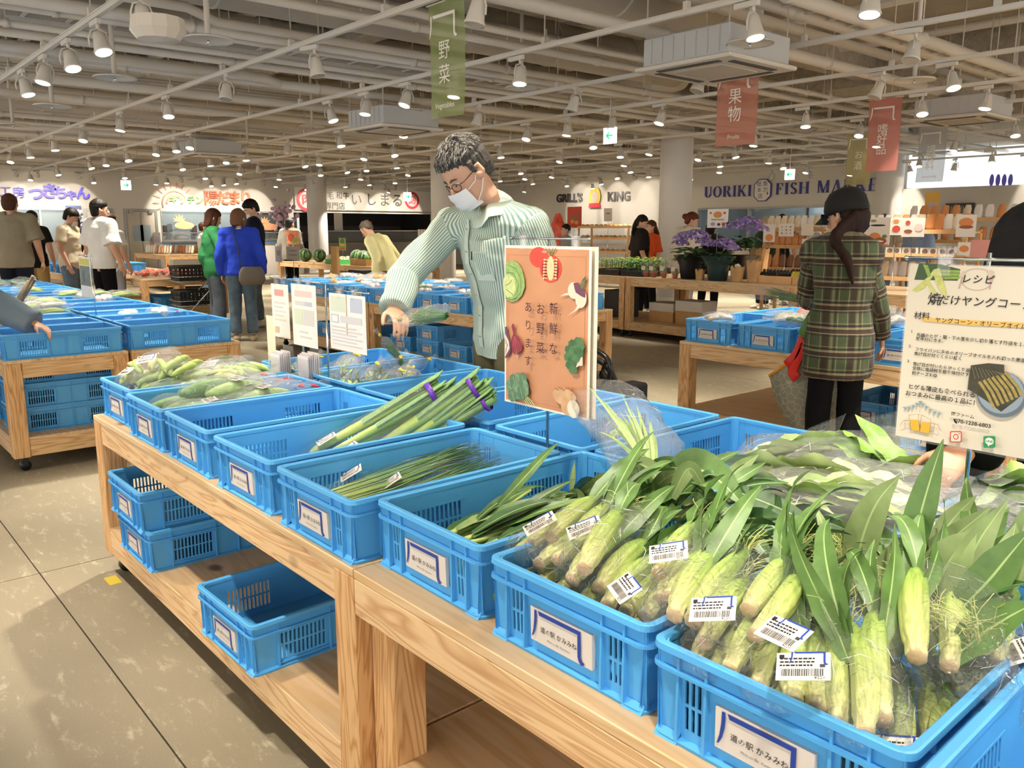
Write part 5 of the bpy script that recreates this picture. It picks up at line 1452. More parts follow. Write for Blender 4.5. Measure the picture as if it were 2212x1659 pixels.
def stand(name, base, top, rod0, rod1, label, cat='sign', group=None, foot=.0):
    """pole with a cross rod; the prints hang from it as parts"""
    r = empty(name, (base[0], base[1], base[2])); tag(r, label, cat, group)
    M = -V(base)
    mb = MB(); mb.cyl((0, 0, 0), V((base[0], base[1], top))+M, .0042, 10); mb.lathe([(.03, 0), (.03, .004), (.006, .008)], n=16); mb.build('pole', STEEL, r)
    mb = MB(); mb.cyl(V(rod0)+M, V(rod1)+M, .0028, 8); mb.sph(V(rod0)+M, .005, 8, 6); mb.sph(V(rod1)+M, .005, 8, 6); mb.build('cross_rod', STEEL, r)
    return r
def shift(o, r):   # a child mesh authored in world coordinates
    o.location = -r.location; return o

Z4 = (260/980, 1060, 500); Y = 1.487
PAPER_O = mat('print_terracotta', 'c98e66', .45, noise=(9, .09)); LAM = mat('laminate_edge', 'efe7d6', .3)
sg = stand('sign_stand', (-1.583, 1.497, TOP+.001), 1.335, (-1.725, 1.492, 1.337), (-1.435, 1.492, 1.337), 'orange vegetable poster with dark writing hanging from a chrome stand', 'sign')
c = Sheet(Y, Z4); TL, TR, BR, BLc = c.at(113, 105), c.at(832, 105), c.at(795, 1530), c.at(143, 1393)
x0, x1, zt, zb = -1.749, -1.42, 1.318, .884
mb = MB(); mb.bevbox(x0, x1, Y-.0003, Y+.0008, zb, zt, .0002); shift(mb.build('laminated_sheet', LAM, sg), sg)
mb = MB(); mb.bevbox(x0+.006, x1+.012, Y+.010, Y+.0115, zb+.004, zt, .0002); shift(mb.build('laminated_sheet', LAM, sg), sg)
T = mat; c.poly([(x0+.006, zb+.006), (x1-.009, zb+.006), (x1-.009, zt-.007), (x0+.006, zt-.007)], PAPER_O, True)
for q in ([(x0+.016, zb+.016), (x1-.019, zb+.016)], [(x0+.016, zt-.025), (x1-.019, zt-.025)], [(x0+.016, zb+.016), (x0+.016, zt-.025)], [(x1-.019, zb+.016), (x1-.019, zt-.025)]):
    (a, b), (d, e) = q; h = .0003; c.poly([(a-h, b-h), (d+h, b-h), (d+h, e+h), (a-h, e+h)], mat('print_line', '9c5f3f', .6), True)
red, red2, cream = mat('print_red', 'd9412d', .45), mat('print_red_dark', 'a3201c', .45), mat('print_cream', 'ecca98', .45)
gr, grd, grl = mat('print_green', '8fae62', .45, noise=(80, .2)), mat('print_green_dark', '3f6a3f', .45, noise=(90, .2)), mat('print_green_light', 'c3cf8a', .45, noise=(80, .15))
c.blob(395, 210, 78, 84, red); c.blob(440, 165, 22, 12, mat('print_red_light', 'ee8a74', .45))
c.blob(492, 305, 90, 112, red, wob=.03, k=2); c.blob(492, 308, 76, 96, mat('print_red_mid', 'e8654a', .45)); c.blob(452, 305, 34, 78, red2); c.blob(532, 308, 32, 76, red2); c.blob(492, 300, 30, 100, cream)
for k in range(7):
    for s in (-1, 1): c.line([(492+s*22, 235+k*24), (492+s*44, 228+k*25)], .0022, cream); c.blob(492+s*50, 230+k*25, 7, 9, cream)
for k in (-1, -.3, .5, 1.1): c.line([(500, 190), (500+k*34, 150), (500+k*40, 132)], .0026, mat('print_stem', '77743a', .5))
P = [(132, 262), (160, 240), (200, 236), (240, 262), (268, 310), (288, 380), (292, 450), (268, 520), (230, 560), (180, 574), (133, 548)]
c.poly(P, gr); c.blob(165, 440, 52, 90, grl, .25, .06, 4)
c.poly([(133, 360), (170, 345), (205, 400), (220, 470), (195, 530), (150, 535), (133, 500)], grl)
for q in ([(150, 270), (215, 300), (262, 390), (255, 500), (205, 555)], [(140, 330), (200, 340), (240, 430), (225, 520)], [(137, 440), (170, 420), (190, 390)], [(140, 470), (180, 500), (200, 520)], [(135, 540), (180, 556), (230, 540)]): c.line(q, .0016, grd)
wh, pu = mat('print_white', 'e6d5bf', .45), mat('print_purple', '6d3a56', .45, noise=(60, .2))
c.poly([(578, 528), (620, 505), (660, 495), (700, 545), (660, 515), (615, 520)], wh); c.blob(692, 480, 48, 68, wh, .2); c.poly([(690, 418), (730, 416), (748, 470), (720, 520), (700, 470)], pu)
c.poly([(640, 685), (700, 640), (730, 590), (755, 610), (710, 645)], wh); c.blob(752, 545, 46, 78, wh, -.15); c.poly([(705, 490), (745, 460), (790, 480), (788, 540), (760, 530), (730, 510)], pu)
for k in range(4): c.line([(742+k*8, 465), (762+k*9, 400-k*2), (790, 365+k*8)], .0022, grd)
c.poly([(134, 775), (152, 770), (160, 840), (183, 900), (182, 970), (160, 1015), (135, 1032)], pu); c.poly([(135, 830), (165, 890), (172, 950), (135, 1020)], wh)
for k in range(3): c.line([(137, 860+k*22), (152+k*3, 920), (140, 1000-k*18)], .0012, pu)
c.poly([(190, 1000-40), (186, 880), (203, 830), (188, 770), (200, 745), (212, 760), (218, 830), (250, 862), (279, 915), (272, 965), (235, 1003), (205, 990)], mat('print_onion', '8e2436', .4, noise=(70, .25)))
for k in range(4): c.line([(210, 850), (205+k*18, 920), (222+k*3, 995)], .0009, mat('print_pink', 'c77a76', .5))
for k in range(3): c.line([(225+k*8, 1000), (228+k*9, 1028)], .0012, wh)
c.poly([(712, 1110), (735, 1030), (771, 985), (771, 1090), (740, 1092)], wh)
for i, (a, b, r) in enumerate(((735, 900, 40), (690, 915, 36), (755, 930, 34), (660, 960, 34), (705, 975, 46), (740, 985, 40), (655, 1020, 36), (690, 1050, 40), (720, 1030, 30), (665, 1085, 32), (695, 1120, 34))): c.blob(a, b, r, r*1.05, grd if i % 2 else mat('print_green_mid', '517a4c', .45, noise=(90, .25)), 0, .08, 7, seed=i)
for k in range(4): c.line([(250+k*12, 1310), (300+k*18, 1370), (330+k*18, 1418)], .0026, grl)
for i, (a, b, rx, ry, ro) in enumerate(((185, 1270, 30, 70, .5), (215, 1230, 34, 75, .35), (252, 1210, 30, 66, .1), (290, 1225, 32, 84, -.15), (240, 1300, 40, 66, .6), (205, 1330, 36, 50, .9), (315, 1270, 24, 70, .1), (275, 1310, 30, 60, .3))):
    c.blob(a, b, rx, ry, mat('print_spinach_%d' % (i % 2), ('6d8f6c', '587c5c')[i % 2], .45, noise=(90, .2)), ro, .05, 6, seed=i); c.line([(a-6, b-ry*.7), (a+4, b), (a+14, b+ry*.7)], .0009, grl)
tan = mat('print_tan', 'd2a67c', .45, noise=(40, .15))
c.blob(630, 1340, 96, 72, tan, 0, .03, 5); c.blob(640, 1430, 36, 52, tan, .3); c.blob(703, 1440, 50, 72, mat('print_pale', 'e9d9bd', .45), 0, .02, 3); c.blob(700, 1445, 36, 54, mat('print_paler', 'f0e6d0', .45))
for k in range(9): c.blob(560+k*17, 1275+8*math.sin(k*2), 8, 7, mat('print_tan_dark', 'a8794f', .5))
DK = mat('print_maroon', '4a2028', .6)
c.vtext('新鮮な', 546, 632, .0325, DK, 1.60, bold=.004); c.vtext('お野菜', 440, 634, .0325, DK, 1.58, bold=.004); c.vtext('あります', 340, 618, .030, DK, 1.60, bold=.004)
shift(c.build('printed_artwork', sg), sg)
for x in (-1.672, -1.478): shift(clip(sg, V((x, 1.489, 1.337))), sg)

Z3 = (312/1125, 1900, 540); Y = 1.5
rs = stand('recipe_stand', (-.535, 1.512, TOP+.001), 1.322, (-.668, 1.507, 1.311), (-.395, 1.507, 1.311), 'white laminated recipe sheet with a charred corn photo, on a chrome stand', 'sign')
c = Sheet(Y, Z3); x0, x1, zt, zb = -.661, -.398, 1.302, .985
mb = MB(); mb.bevbox(x0, x1, Y-.0002, Y+.0006, zb, zt, .0002); shift(mb.build('laminated_sheet', ACRYL, rs), rs)
c.poly([(x0+.003, zb+.004), (x1-.003, zb+.004), (x1-.003, zt-.002), (x0+.003, zt-.002)], mat('recipe_paper', 'd9cfbc', .5), True)
c.poly([(310, 103), (470, 110), (632, 150), (610, 240), (272, 232)], mat('photo_dark_green', '35502c', .5)); 
ye, yd = mat('photo_corn', 'c2c472', .5, noise=(120, .15)), mat('photo_corn_green', '86a04a', .5, noise=(120, .15))
for k in range(3): c.poly([(440, 150+k*28), (632, 158+k*24), (622, 178+k*24), (440, 174+k*28)], yd)
c.poly([(385, 205), (425, 150), (440, 175), (350, 300), (290, 328), (252, 314)], ye); c.poly([(340, 110), (380, 120), (405, 200), (380, 215)], yd)
c.poly([(365, 235), (395, 250), (445, 330), (430, 352), (395, 315)], ye); c.poly([(430, 150), (470, 140), (500, 240), (527, 350), (505, 365), (455, 290), (425, 200)], ye); c.poly([(480, 140), (540, 112), (570, 100), (500, 150)], mat('photo_leaf', '2e4030', .5))
pink = mat('recipe_plate_line', 'b99a8c', .6)
for rr in (1.0,): c.line([(762+122*math.cos(t), 228+85*math.sin(t)) for t in (2*PI*k/30 for k in range(31))], .0008, pink)
c.line([(655, 170), (640, 240), (620, 300)], .0022, pink); c.blob(655, 190, 18, 26, mat('recipe_plate_fill', 'cdb9a6', .6)); c.line([(870, 200), (868, 250), (862, 305)], .0022, pink); c.blob(868, 185, 24, 28, mat('recipe_plate_fill', 'cdb9a6', .6))
c.text('レシピ', 765, 232, .0158, INK, bold=.012, spacing=1.25, shear=.15)
c.text('焼', 432, 388, .0235, INK); c.text('くだけヤングコーン', 772, 408, .0178, INK, bold=.006, spacing=1.08, shear=.12)
c.poly([(335, 520), (420, 530), (1290, 575), (1290, 612), (700, 585), (340, 552)], mat('recipe_highlight', 'e0b45c', .6))
c.text('材料', 335, 515, .0138, INK, bold=.006); c.text('ヤングコーン・オリーブオイル・塩胡椒', 438, 545, .0097, INK, align='LEFT', bold=.01, spacing=1.12)
for t, a, b in (('1', 256, 634), ('2', 241, 748), ('3', 229, 864)): c.text(t, a, b, .0070, INK, bold=.01)
for t, a, b in (('先端のヒゲ・葉・下の茎を少し切り落とす外皮を１、２枚とり', 295, 660), ('縦半分にきる。', 290, 690), ('フライパンに多めのオリーブオイルを入れ切った断面を下にして', 283, 772), ('焦げ目が付くくらい焼く', 277, 806), ('焦げ目が付いたらひっくり返し', 268, 885), ('全体に塩胡椒を振り味付けする。', 263, 918), ('粉チーズも◎', 260, 956)):
    c.text(t, a, b, .0073, INK, align='LEFT', bold=.012, spacing=1.02, res=1)
c.text('ヒゲ＆薄皮も食べられる', 230, 1060, .0102, INK, align='LEFT', bold=.012, spacing=1.02); c.text('おつまみに最高の１品に！', 208, 1112, .0102, INK, align='LEFT', bold=.012, spacing=1.03)
bl = mat('recipe_bunting', '7f9aa3', .6)
for k, (a, b) in enumerate(((210, 1232), (240, 1228), (272, 1216), (303, 1200), (328, 1184), (345, 1200), (375, 1222), (405, 1245), (440, 1262), (474, 1272))): c.poly([(a-15, b-10), (a+15, b-8), (a, b+20)], bl)
c.line([(188, 1222), (270, 1206), (330, 1170), (400, 1230), (495, 1262)], .0006, bl)
be, ln = mat('recipe_beer', 'd9a92f', .5), mat('recipe_pencil', '9a7a5c', .6)
c.poly([(245, 1318), (318, 1322), (322, 1405), (258, 1400)], be); c.poly([(340, 1335), (408, 1342), (398, 1425), (325, 1412)], be)
for q in ([(240, 1282), (258, 1402), (322, 1408), (314, 1276), (240, 1282)], [(338, 1282), (412, 1318), (398, 1428), (322, 1414), (338, 1282)], [(240, 1325), (210, 1325), (212, 1385), (250, 1388)], [(410, 1340), (440, 1350), (436, 1405), (402, 1408)], [(172, 1358), (200, 1325), (230, 1320)], [(175, 1400), (215, 1390)], [(430, 1345), (470, 1360), (487, 1405)], [(425, 1420), (468, 1442)], [(330, 1240), (326, 1262)]): c.line(q, .0007, ln)
c.blob(960, 1120, 200, 180, mat('photo_plate_rim', '5d6a77', .4)); c.blob(955, 1105, 186, 166, mat('photo_plate', '8b99a4', .4))
c.poly([(725, 895), (860, 878), (985, 890), (985, 945), (1040, 990), (1125, 1120), (1060, 1180), (960, 1255), (860, 1180), (770, 1120), (700, 1080), (710, 990)], mat('photo_charred', '3d3a2c', .6, noise=(60, .35)))
for k in range(7): c.line([(790+k*34, 1020-k*12), (850+k*40, 1110-k*8), (905+k*36, 1225-k*16)], .0048, mat('photo_char_yellow', '9c8a4a', .6, noise=(120, .3))); 
for k in range(9): c.line([(735+k*26, 900+k*6), (760+k*30, 1000-k*4)], .0013, mat('photo_char_grey', '6d6752', .6))
c.text('岡ファーム', 664, 1284, .0076, INK, bold=.012); c.text('070-1238-6803', 742, 1346, .0094, INK, bold=.02); c.poly([(592, 1310), (604, 1306), (612, 1322), (622, 1338), (624, 1346), (610, 1344), (598, 1330)], INK)
ir = mat('icon_red', 'c2453f', .5)
def rrect(a, b, w, h, r, n=4): return [(a+sx*(w-r)+r*math.cos(t), b+sy*(h-r)+r*math.sin(t)) for sx, sy, t0 in ((1, 1, 0), (-1, 1, PI/2), (-1, -1, PI), (1, -1, 1.5*PI)) for t in (t0+PI/2*k/n for k in range(n+1))]
c.poly(rrect(613, 1448, 46, 44, 14), ir); c.poly(rrect(613, 1448, 38, 36, 10), mat('recipe_paper', 'd9cfbc')); c.blob(613, 1448, 22, 22, ir); c.blob(613, 1448, 15, 15, mat('recipe_paper', 'd9cfbc')); c.blob(638, 1424, 5, 5, ir)
c.poly(rrect(874, 1487, 47, 46, 12), mat('icon_green', '2f8a57', .5)); c.blob(874, 1482, 34, 28, PAPER); c.poly([(860, 1500), (880, 1505), (866, 1524)], PAPER); c.text('LINE', 874, 1483, .0056, mat('icon_green', '2f8a57'), bold=.03)
shift(c.build('printed_artwork', rs), rs)
for x in (-.60, -.42): shift(clip(rs, V((x, 1.502, 1.311))), rs)

def cards(name, base, lab, sheets, topz):
    xs = [s[0] for s in sheets]+[s[1] for s in sheets]
    r = stand(name, base, topz+.03, (min(xs)-.015, base[1]-.006, topz+.012), (max(xs)+.015, base[1]-.006, topz+.012), lab, 'sign', 'card stands')
    for (xa, xb, z0, z1, art, dy) in sheets:
        y = base[1]-.012+dy; mb = MB(); mb.bevbox(xa, xb, y-.001, y+.001, z0, z1, .0004); mb.box(xa+.012, xb-.012, y-.0016, y-.001, z0+.012, z1-.012)
        shift(mb.build('card', mat('card_white', 'ece5df', .5), r), r)
        c = Sheet(y-.0012); w, h = xb-xa, z1-z0
        for (u0, u1, v0, v1, m) in art: c.poly([(xa+w*u0, z0+h*v0), (xa+w*u1, z0+h*v0), (xa+w*u1, z0+h*v1), (xa+w*u0, z0+h*v1)], m, True)
        o = c.build('card_print', r)
        if o: shift(o, r)
        for q in (.3, .7): shift(clip(r, V((xa+w*q, y+.001, topz+.012))), r)
    return r
g1, g2, g3, pk = mat('card_grey', 'd0cccb', .6), mat('card_grey_blue', 'b9bfcc', .6), mat('card_green', 'cfd6c2', .6), mat('card_pink', 'd99a94', .6)
def lines(u0, u1, v0, v1, n, m): return [(u0, u1-.15*(k % 2), v0+(v1-v0)*(k+.25)/n, v0+(v1-v0)*(k+.6)/n, m) for k in range(n)]
p1 = atz(631, 800, .79); 
def XZ(x, y, Y): q = aty(x, y, Y); return q.x, q.z
a = XZ(582, 612, 1.56); b = XZ(632, 730, 1.56); d = XZ(700, 757, 1.56); e = XZ(630, 612, 1.56)
cards('card_stand', (p1.x, 1.575, TOP+.001), 'chrome stand with two white cards, the left card carrying red print', [(a[0], a[0]+.16, b[1]-.01, a[1]+.0, [(.2, .75, .78, .9, pk)]+lines(.15, .85, .3, .7, 5, g1)+[(.15, .4, .08, .2, mat('card_ochre', 'cdb28c', .6))], .004), (e[0], e[0]+.21, d[1], e[1], [(.15, .85, .8, .9, mat('card_pale_red', 'e0c4bd', .6)), (.15, .55, .66, .73, g1), (.55, .85, .66, .73, g2), (.1, .45, .35, .6, g3), (.48, .9, .35, .6, g1)]+lines(.3, .8, .12, .28, 2, g1), -.006)], e[1])
f = XZ(708, 632, 1.56); h = XZ(800, 770, 1.56); 
cards('card_stand', (XZ(710, 800, 1.575)[0]+.0, 1.575, TOP+.001), 'chrome stand with the wide white card nearest the reaching hand', [(f[0]+.004, f[0]+.27, h[1]+.0, f[1]-.0, [(.05, .45, .68, .95, g3), (.6, .92, .7, .95, g2), (.48, .51, .3, 1, mat('card_brown', 'b8a690', .6)), (.05, .27, .48, .63, g2), (.08, .24, .5, .61, mat('card_white', 'ece5df')), (.32, .9, .5, .62, g1)]+lines(.06, .9, .08, .45, 6, g1), 0)], f[1])
for i, (x, y, w, lab) in enumerate(((608, 800, .09, 'clear acrylic leaflet holder beside the bean crate'), (668, 805, .10, 'clear acrylic leaflet holder between the two card stands'))):
    p = atz(x, y, .79); r = empty('leaflet_holder', (p.x, p.y, TOP+.006)); tag(r, lab, 'leaflet holder', 'leaflet holders')
    mb = MB(); mb.box(-w/2, w/2, -.035, -.032, .0, .2); mb.box(-w/2, w/2, .032, .035, 0, .24); mb.box(-w/2, -w/2+.003, -.032, .032, 0, .2); mb.box(w/2-.003, w/2, -.032, .032, 0, .2); mb.box(-w/2, w/2, -.035, .035, -.003, 0); mb.build('acrylic_box', ACRYL, r)
    for k in range(6):
        mb = MB(); mb.box(-w/2+.006, w/2-.006, -.026+k*.009, -.021+k*.009, .001, .21+.005*(k % 3)); mb.build('leaflet', mat('leaflet_%d' % (k % 3), ('e6dfe2', 'cfc8d4', 'dcd6cc')[k % 3], .5), r)
p = atz(575, 795, .79); r = empty('card_holder', (p.x, p.y+.03, TOP+.002)); tag(r, 'narrow cream price card in a two-legged holder by the bean crate', 'sign')
mb = MB(); mb.bevbox(-.035, .035, -.002, .002, .17, .36, .001); mb.build('card', mat('card_cream', 'e3d9bf', .5), r)
mb = MB(); mb.cyl((-.033, 0, 0), (-.033, 0, .36), .003, 8); mb.cyl((.033, 0, 0), (.033, 0, .36), .003, 8); mb.build('wire_leg', mat('card_cream', 'e3d9bf'), r)

def banner(x0, x1, yt, yb, Yk, col, chars, foot, lab, see=.3):
    a = aty(x0, yt, Yk); b = aty(x1, yb, Yk); w = b.x-a.x; zt = max(a.z, ZT-.03) if yt > 30 else ZT-.03; zb = b.z; xc = (a.x+b.x)/2
    r = empty('cloth_banner', (xc, Yk, zt)); tag(r, lab, 'banner', 'hanging banners')
    m = banner_cloth('banner_%s' % col, col, see); mb = MB(); rows = []
    for i in range(13):
        t = i/12; rows.append([V((-w/2+w*j/8+.012*t*math.sin(t*3), .010*math.sin(j*.9+t*2.5), -(zt-zb)*t)) for j in range(9)])
    mb.loft(rows, 0, True, closed=False); mb.build('cloth', m, r)
    mb = MB(); mb.cyl((-w/2-.02, 0, 0), (w/2+.02, 0, 0), .005, 8); mb.cyl((-w*.35, 0, 0), (-w*.35, 0, ZT-zt+.0), .0015, 5); mb.cyl((w*.35, 0, 0), (w*.35, 0, ZT-zt+.0), .0015, 5); mb.build('hanging_rod', TRACKM, r)
    mb = MB(); H = zt-zb; s = w*.78; o = V((.0, -.014, -H*.2))
    roof_mark(mb, o, UX, UZ*1.15, s, 0, .0006)
    sz = w*.34
    for i, ch in enumerate(chars): put_text(mb, ch, (0, -.016, -H*(.43+.21*i*(2/max(2, len(chars)) if len(chars) > 2 else 1))), UX, UZ, sz, 0)
    if foot: put_text(mb, foot, (0, -.016, -H*.9), UX, UZ, w*.13, 0)
    mb.build('printed_mark', mat('banner_print', 'ece8dd', .6), r)
banner(925, 1003, 8, 246, 3.52+.03, '9cad6c', '野菜', 'Vegetables', 'olive green cloth banner hung from the track above the man in stripes', .36)
banner(1550, 1630, 140, 310, 6.73+.03, 'c9826f', '果物', 'Fruits', 'salmon pink fruit banner hung under the air conditioner', .22)
banner(1876, 1936, 256, 368, 9.95, 'cf7f76', '嗜好品', '', 'pink banner hung above the fish market pillar', .2)
banner(1830, 1878, 322, 398, 13.15, 'b7ac6c', 'お酒', '', 'small khaki banner overlapping the pink one', .25)
banner(1983, 2036, 315, 392, 13.15, 'aeb0b4', '調味料', 'Seasoning', 'grey banner hung at the right before the lit panel', .25)

def wsign_y(name, lab, x0, x1, yt, yb, m, t=.03):   # sign board on the left wall from photograph extents
    y0, z1 = LW(x0, yt); y1, z0 = LW(x1, yb); mb = MB(); mb.bevbox(XW, XW+t, y0, y1, z0, z1, .004)
    o = mb.build(name, m); tag(o, lab, 'shop sign', 'shop signs'); return o
NY = V((0, 1, 0))
def letters_y(parent, name, items, m, x=XW+.035, t=.02):
    mb = MB()
    for s, px, py, hpx, kw in items:
        y, z = LW(px, py); size = abs(LW(px, py-hpx/2)[1]-LW(px, py+hpx/2)[1])*1.12; q = MB(); put_text(q, s, (x+t, y, z), NY, UZ, size, 0, **kw); solid(q, t, (1, 0, 0)); mb.add(q)
    return mb.build(name, m, parent)
def sign_root(name, lab): r = empty(name); tag(r, lab, 'shop sign', 'shop signs'); return r
VIO = mat('sign_violet', '4038a8', .45)
r = sign_root('shop_sign', 'violet brush-lettered shop sign on the wall above the noodle kitchen window')
letters_y(r, 'lettering', [('工', 12, 415, 23, {}), ('房', 40, 417, 23, {}), ('つ', 78, 420, 29, dict(bold=.035)), ('き', 107, 415, 31, dict(bold=.03)), ('ち', 131, 418, 26, dict(bold=.03)), ('ゃ', 154, 421, 23, dict(bold=.03)), ('ん', 178, 419, 26, dict(bold=.03))], VIO)
r = sign_root('shop_sign', 'orange and green kitchen shop sign with a half sun, above the bento window')
letters_y(r, 'lettering', [('陽', 455, 430, 30, dict(bold=.008)), ('だ', 481, 430, 28, dict(bold=.03)), ('ま', 506, 430, 28, dict(bold=.03)), ('り', 530, 430, 28, dict(bold=.03))], mat('sign_orange', 'e0633f', .45))
letters_y(r, 'green_lettering', [('キッチン', 402, 433, 17, dict(bold=.01))], mat('sign_green', '59a04f', .45))
mb = MB(); cy_, cz_ = LW(378, 440); R1 = abs(LW(378, 411)[1]-cz_)
def arc_y(mb, r0, r1, a0, a1, n=14, x=XW+.04):
    for k in range(n):
        t0, t1 = a0+(a1-a0)*k/n, a0+(a1-a0)*(k+1)/n
        mb.quad(*[(x, cy_+math.cos(t)*rr, cz_+math.sin(t)*rr) for t, rr in ((t0, r0), (t0, r1), (t1, r1), (t1, r0))])
arc_y(mb, R1*.88, R1*.97, .5, PI*1.1); arc_y(mb, R1*.52, R1*.68, .6, PI*1.0)
for k in range(9):
    t = .75+k*(PI*1.1-.75)/8; d = V((0, math.cos(t), math.sin(t))); s = V((0, -d.z, d.y)); o = V((XW+.04, cy_, cz_)); mb.poly([o+d*R1*1.15-s*.012, o+d*R1*1.6-s*.012, o+d*R1*1.6+s*.012, o+d*R1*1.15+s*.012][::-1])
mb.build('half_sun', mat('sign_sun', 'e08a6c', .5), r)
y0, z1 = LW(634, 404); y1, z0 = LW(932, 458)
mb = MB(); mb.bevbox(XW+.01, XW+.06, y0, y1, z0, z1, .004); r = mb.build('shop_sign', mat('sign_board_white', 'efe9dd', .5)); tag(r, 'long white butcher sign board with black brush writing and red seals', 'shop sign', 'shop signs')
letters_y(r, 'lettering', [('い', 768, 433, 26, {}), ('し', 800, 433, 26, {}), ('ま', 829, 434, 27, {}), ('る', 857, 435, 27, dict(bold=.01)), ('専門店', 722, 446, 15, {}), ('毛', 712, 424, 15, {}), ('和牛', 738, 424, 15, {})], INK, XW+.065, .006)
def seal(px, py, rpx, ch):
    y, z = LW(px, py); rr = abs(LW(px, py-rpx)[1]-z); mb = MB(); n = 30
    for k in range(n):
        t0, t1 = 2*PI*k/n, 2*PI*(k+1)/n; mb.quad(*[(XW+.066, y+math.cos(t)*q, z+math.sin(t)*q) for t, q in ((t0, rr*.72), (t0, rr), (t1, rr), (t1, rr*.72))])
    put_text(mb, ch, (XW+.067, y, z), NY, UZ, rr*1.05, 0, bold=.02); mb.build('red_seal', mat('seal_red', 'c8283a', .5), r)
seal(661, 432, 25, '肉'); seal(888, 433, 19, '刻')
def serif(ch, mb, o, ux, uz, h, m=0):
    T, t, S = .15*h, .035*h, .028*h    # thick, thin, serif height
    def bar(x0, x1, z0, z1): mb.poly([o+ux*x0+uz*z0, o+ux*x1+uz*z0, o+ux*x1+uz*z1, o+ux*x0+uz*z1], m)
    def sl(x0, z0, x1, z1, w): mb.poly([o+ux*(x0-w/2)+uz*z0, o+ux*(x0+w/2)+uz*z0, o+ux*(x1+w/2)+uz*z1, o+ux*(x1-w/2)+uz*z1], m)
    def stem(x, w=T): bar(x, x+w, 0, h); bar(x-.07*h, x+w+.07*h, 0, S); bar(x-.07*h, x+w+.07*h, h-S, h)
    def arc(cx, cz, rx, rz, a0, a1, wmax, wmin, n=16):
        for k in range(n):
            P = []
            for t, e in ((a0+(a1-a0)*k/n, 0), (a0+(a1-a0)*(k+1)/n, 1)):
                w = wmin+(wmax-wmin)*abs(math.cos(t))**1.3; P.append((cx+rx*math.cos(t), cz+rz*math.sin(t), cx+(rx-w)*math.cos(t), cz+(rz-min(w, rz*.3 if w > wmin*2 else w))*math.sin(t)))
            mb.poly([o+ux*P[0][2]+uz*P[0][3], o+ux*P[0][0]+uz*P[0][1], o+ux*P[1][0]+uz*P[1][1], o+ux*P[1][2]+uz*P[1][3]], m)
    W = {'U': .74, 'O': .8, 'R': .78, 'I': .34, 'K': .8, 'F': .62, 'S': .56, 'H': .84, 'M': 1.0, 'A': .8, 'E': .66, ' ': .34, 'T': .7}[ch]*h
    if ch == 'I': stem(.09*h)
    elif ch == 'U': bar(.08*h, .08*h+T, .28*h, h); bar(.01*h, .15*h+T, h-S, h); bar(.6*h, .6*h+t, .28*h, h); bar(.53*h, .7*h, h-S, h); arc(.36*h, .28*h, .28*h, .29*h, PI, 2*PI, T, t)
    elif ch == 'O': arc(.39*h, .5*h, .37*h, .51*h, 0, 2*PI, T, t, 28)
    elif ch == 'R': stem(.08*h); bar(.2*h, .4*h, h-t, h); bar(.2*h, .4*h, .5*h, .5*h+t); arc(.38*h, .75*h, .24*h, .25*h, -PI/2, PI/2, T, t); sl(.66*h, 0, .42*h, .5*h, T); bar(.58*h, .78*h, 0, S)
    elif ch == 'K': stem(.08*h); sl(.22*h, .38*h, .64*h, h, t); sl(.66*h, 0, .36*h, .55*h, T); bar(.52*h, .74*h, h-S, h); bar(.54*h, .8*h, 0, S)
    elif ch == 'F': stem(.08*h); bar(.2*h, .56*h, h-t, h); bar(.53*h, .56*h, .74*h, h); bar(.2*h, .42*h, .49*h, .49*h+t); bar(.4*h, .43*h, .4*h, .62*h)
    elif ch == 'E': stem(.08*h); bar(.2*h, .58*h, h-t, h); bar(.55*h, .58*h, .76*h, h); bar(.2*h, .44*h, .49*h, .49*h+t); bar(.2*h, .6*h, 0, t); bar(.57*h, .6*h, 0, .26*h)
    elif ch == 'H': stem(.08*h); stem(.58*h); bar(.2*h, .6*h, .49*h, .49*h+t)
    elif ch == 'S': arc(.27*h, .75*h, .22*h, .26*h, .2, PI*1.35, T*.8, t); arc(.27*h, .26*h, .24*h, .27*h, -PI*.85, PI*.4, T*.8, t); sl(.4*h, .36*h, .16*h, .62*h, T)
    elif ch == 'M': bar(.08*h, .08*h+t, 0, h); bar(0, .2*h, 0, S); sl(.46*h, 0, .16*h, h, T); sl(.46*h, 0, .78*h, h, t); bar(.72*h, .72*h+T, 0, h); bar(.65*h, .94*h, 0, S); bar(.02*h, .2*h, h-S, h); bar(.72*h, .94*h, h-S, h)
    elif ch == 'A': sl(.08*h, 0, .38*h, h, t); sl(.62*h, 0, .38*h, h, T); bar(.2*h, .52*h, .3*h, .3*h+t); bar(0, .2*h, 0, S); bar(.5*h, .78*h, 0, S)
    elif ch == 'T': bar(.27*h, .27*h+T, 0, h); bar(.2*h, .5*h, 0, S); bar(.02*h, .67*h, h-t, h)
    return W
mb = MB(); YS = YW-.04
def word(s, x0, x1, py0, hpx):
    a = aty(x0, py0, YS); b = aty(x1, py0, YS); h = aty(x0, py0-hpx, YS).z-a.z; x = 0; tmp = MB()
    for ch in s:
        w = serif(ch, tmp, V((x, 0, 0)), UX, UZ, h); x += w+.10*h
    k = (b.x-a.x)/(x-.1*h)
    for q in tmp.v: q.x = a.x+q.x*k; q.y = YS; q.z = a.z+q.z
    solid(tmp, .03, (0, -1, 0)); mb.add(tmp)
r = sign_root('shop_sign', 'navy serif fish market letters with an octagonal seal on the back wall')
word('UORIKI', 1520, 1622, 427, 23); word('FISH', 1674, 1747, 420.5, 24.5); word('MARKET', 1764, 1918, 416.5, 26)
mb.build('lettering', mat('sign_navy', '2b2f83', .45), r)
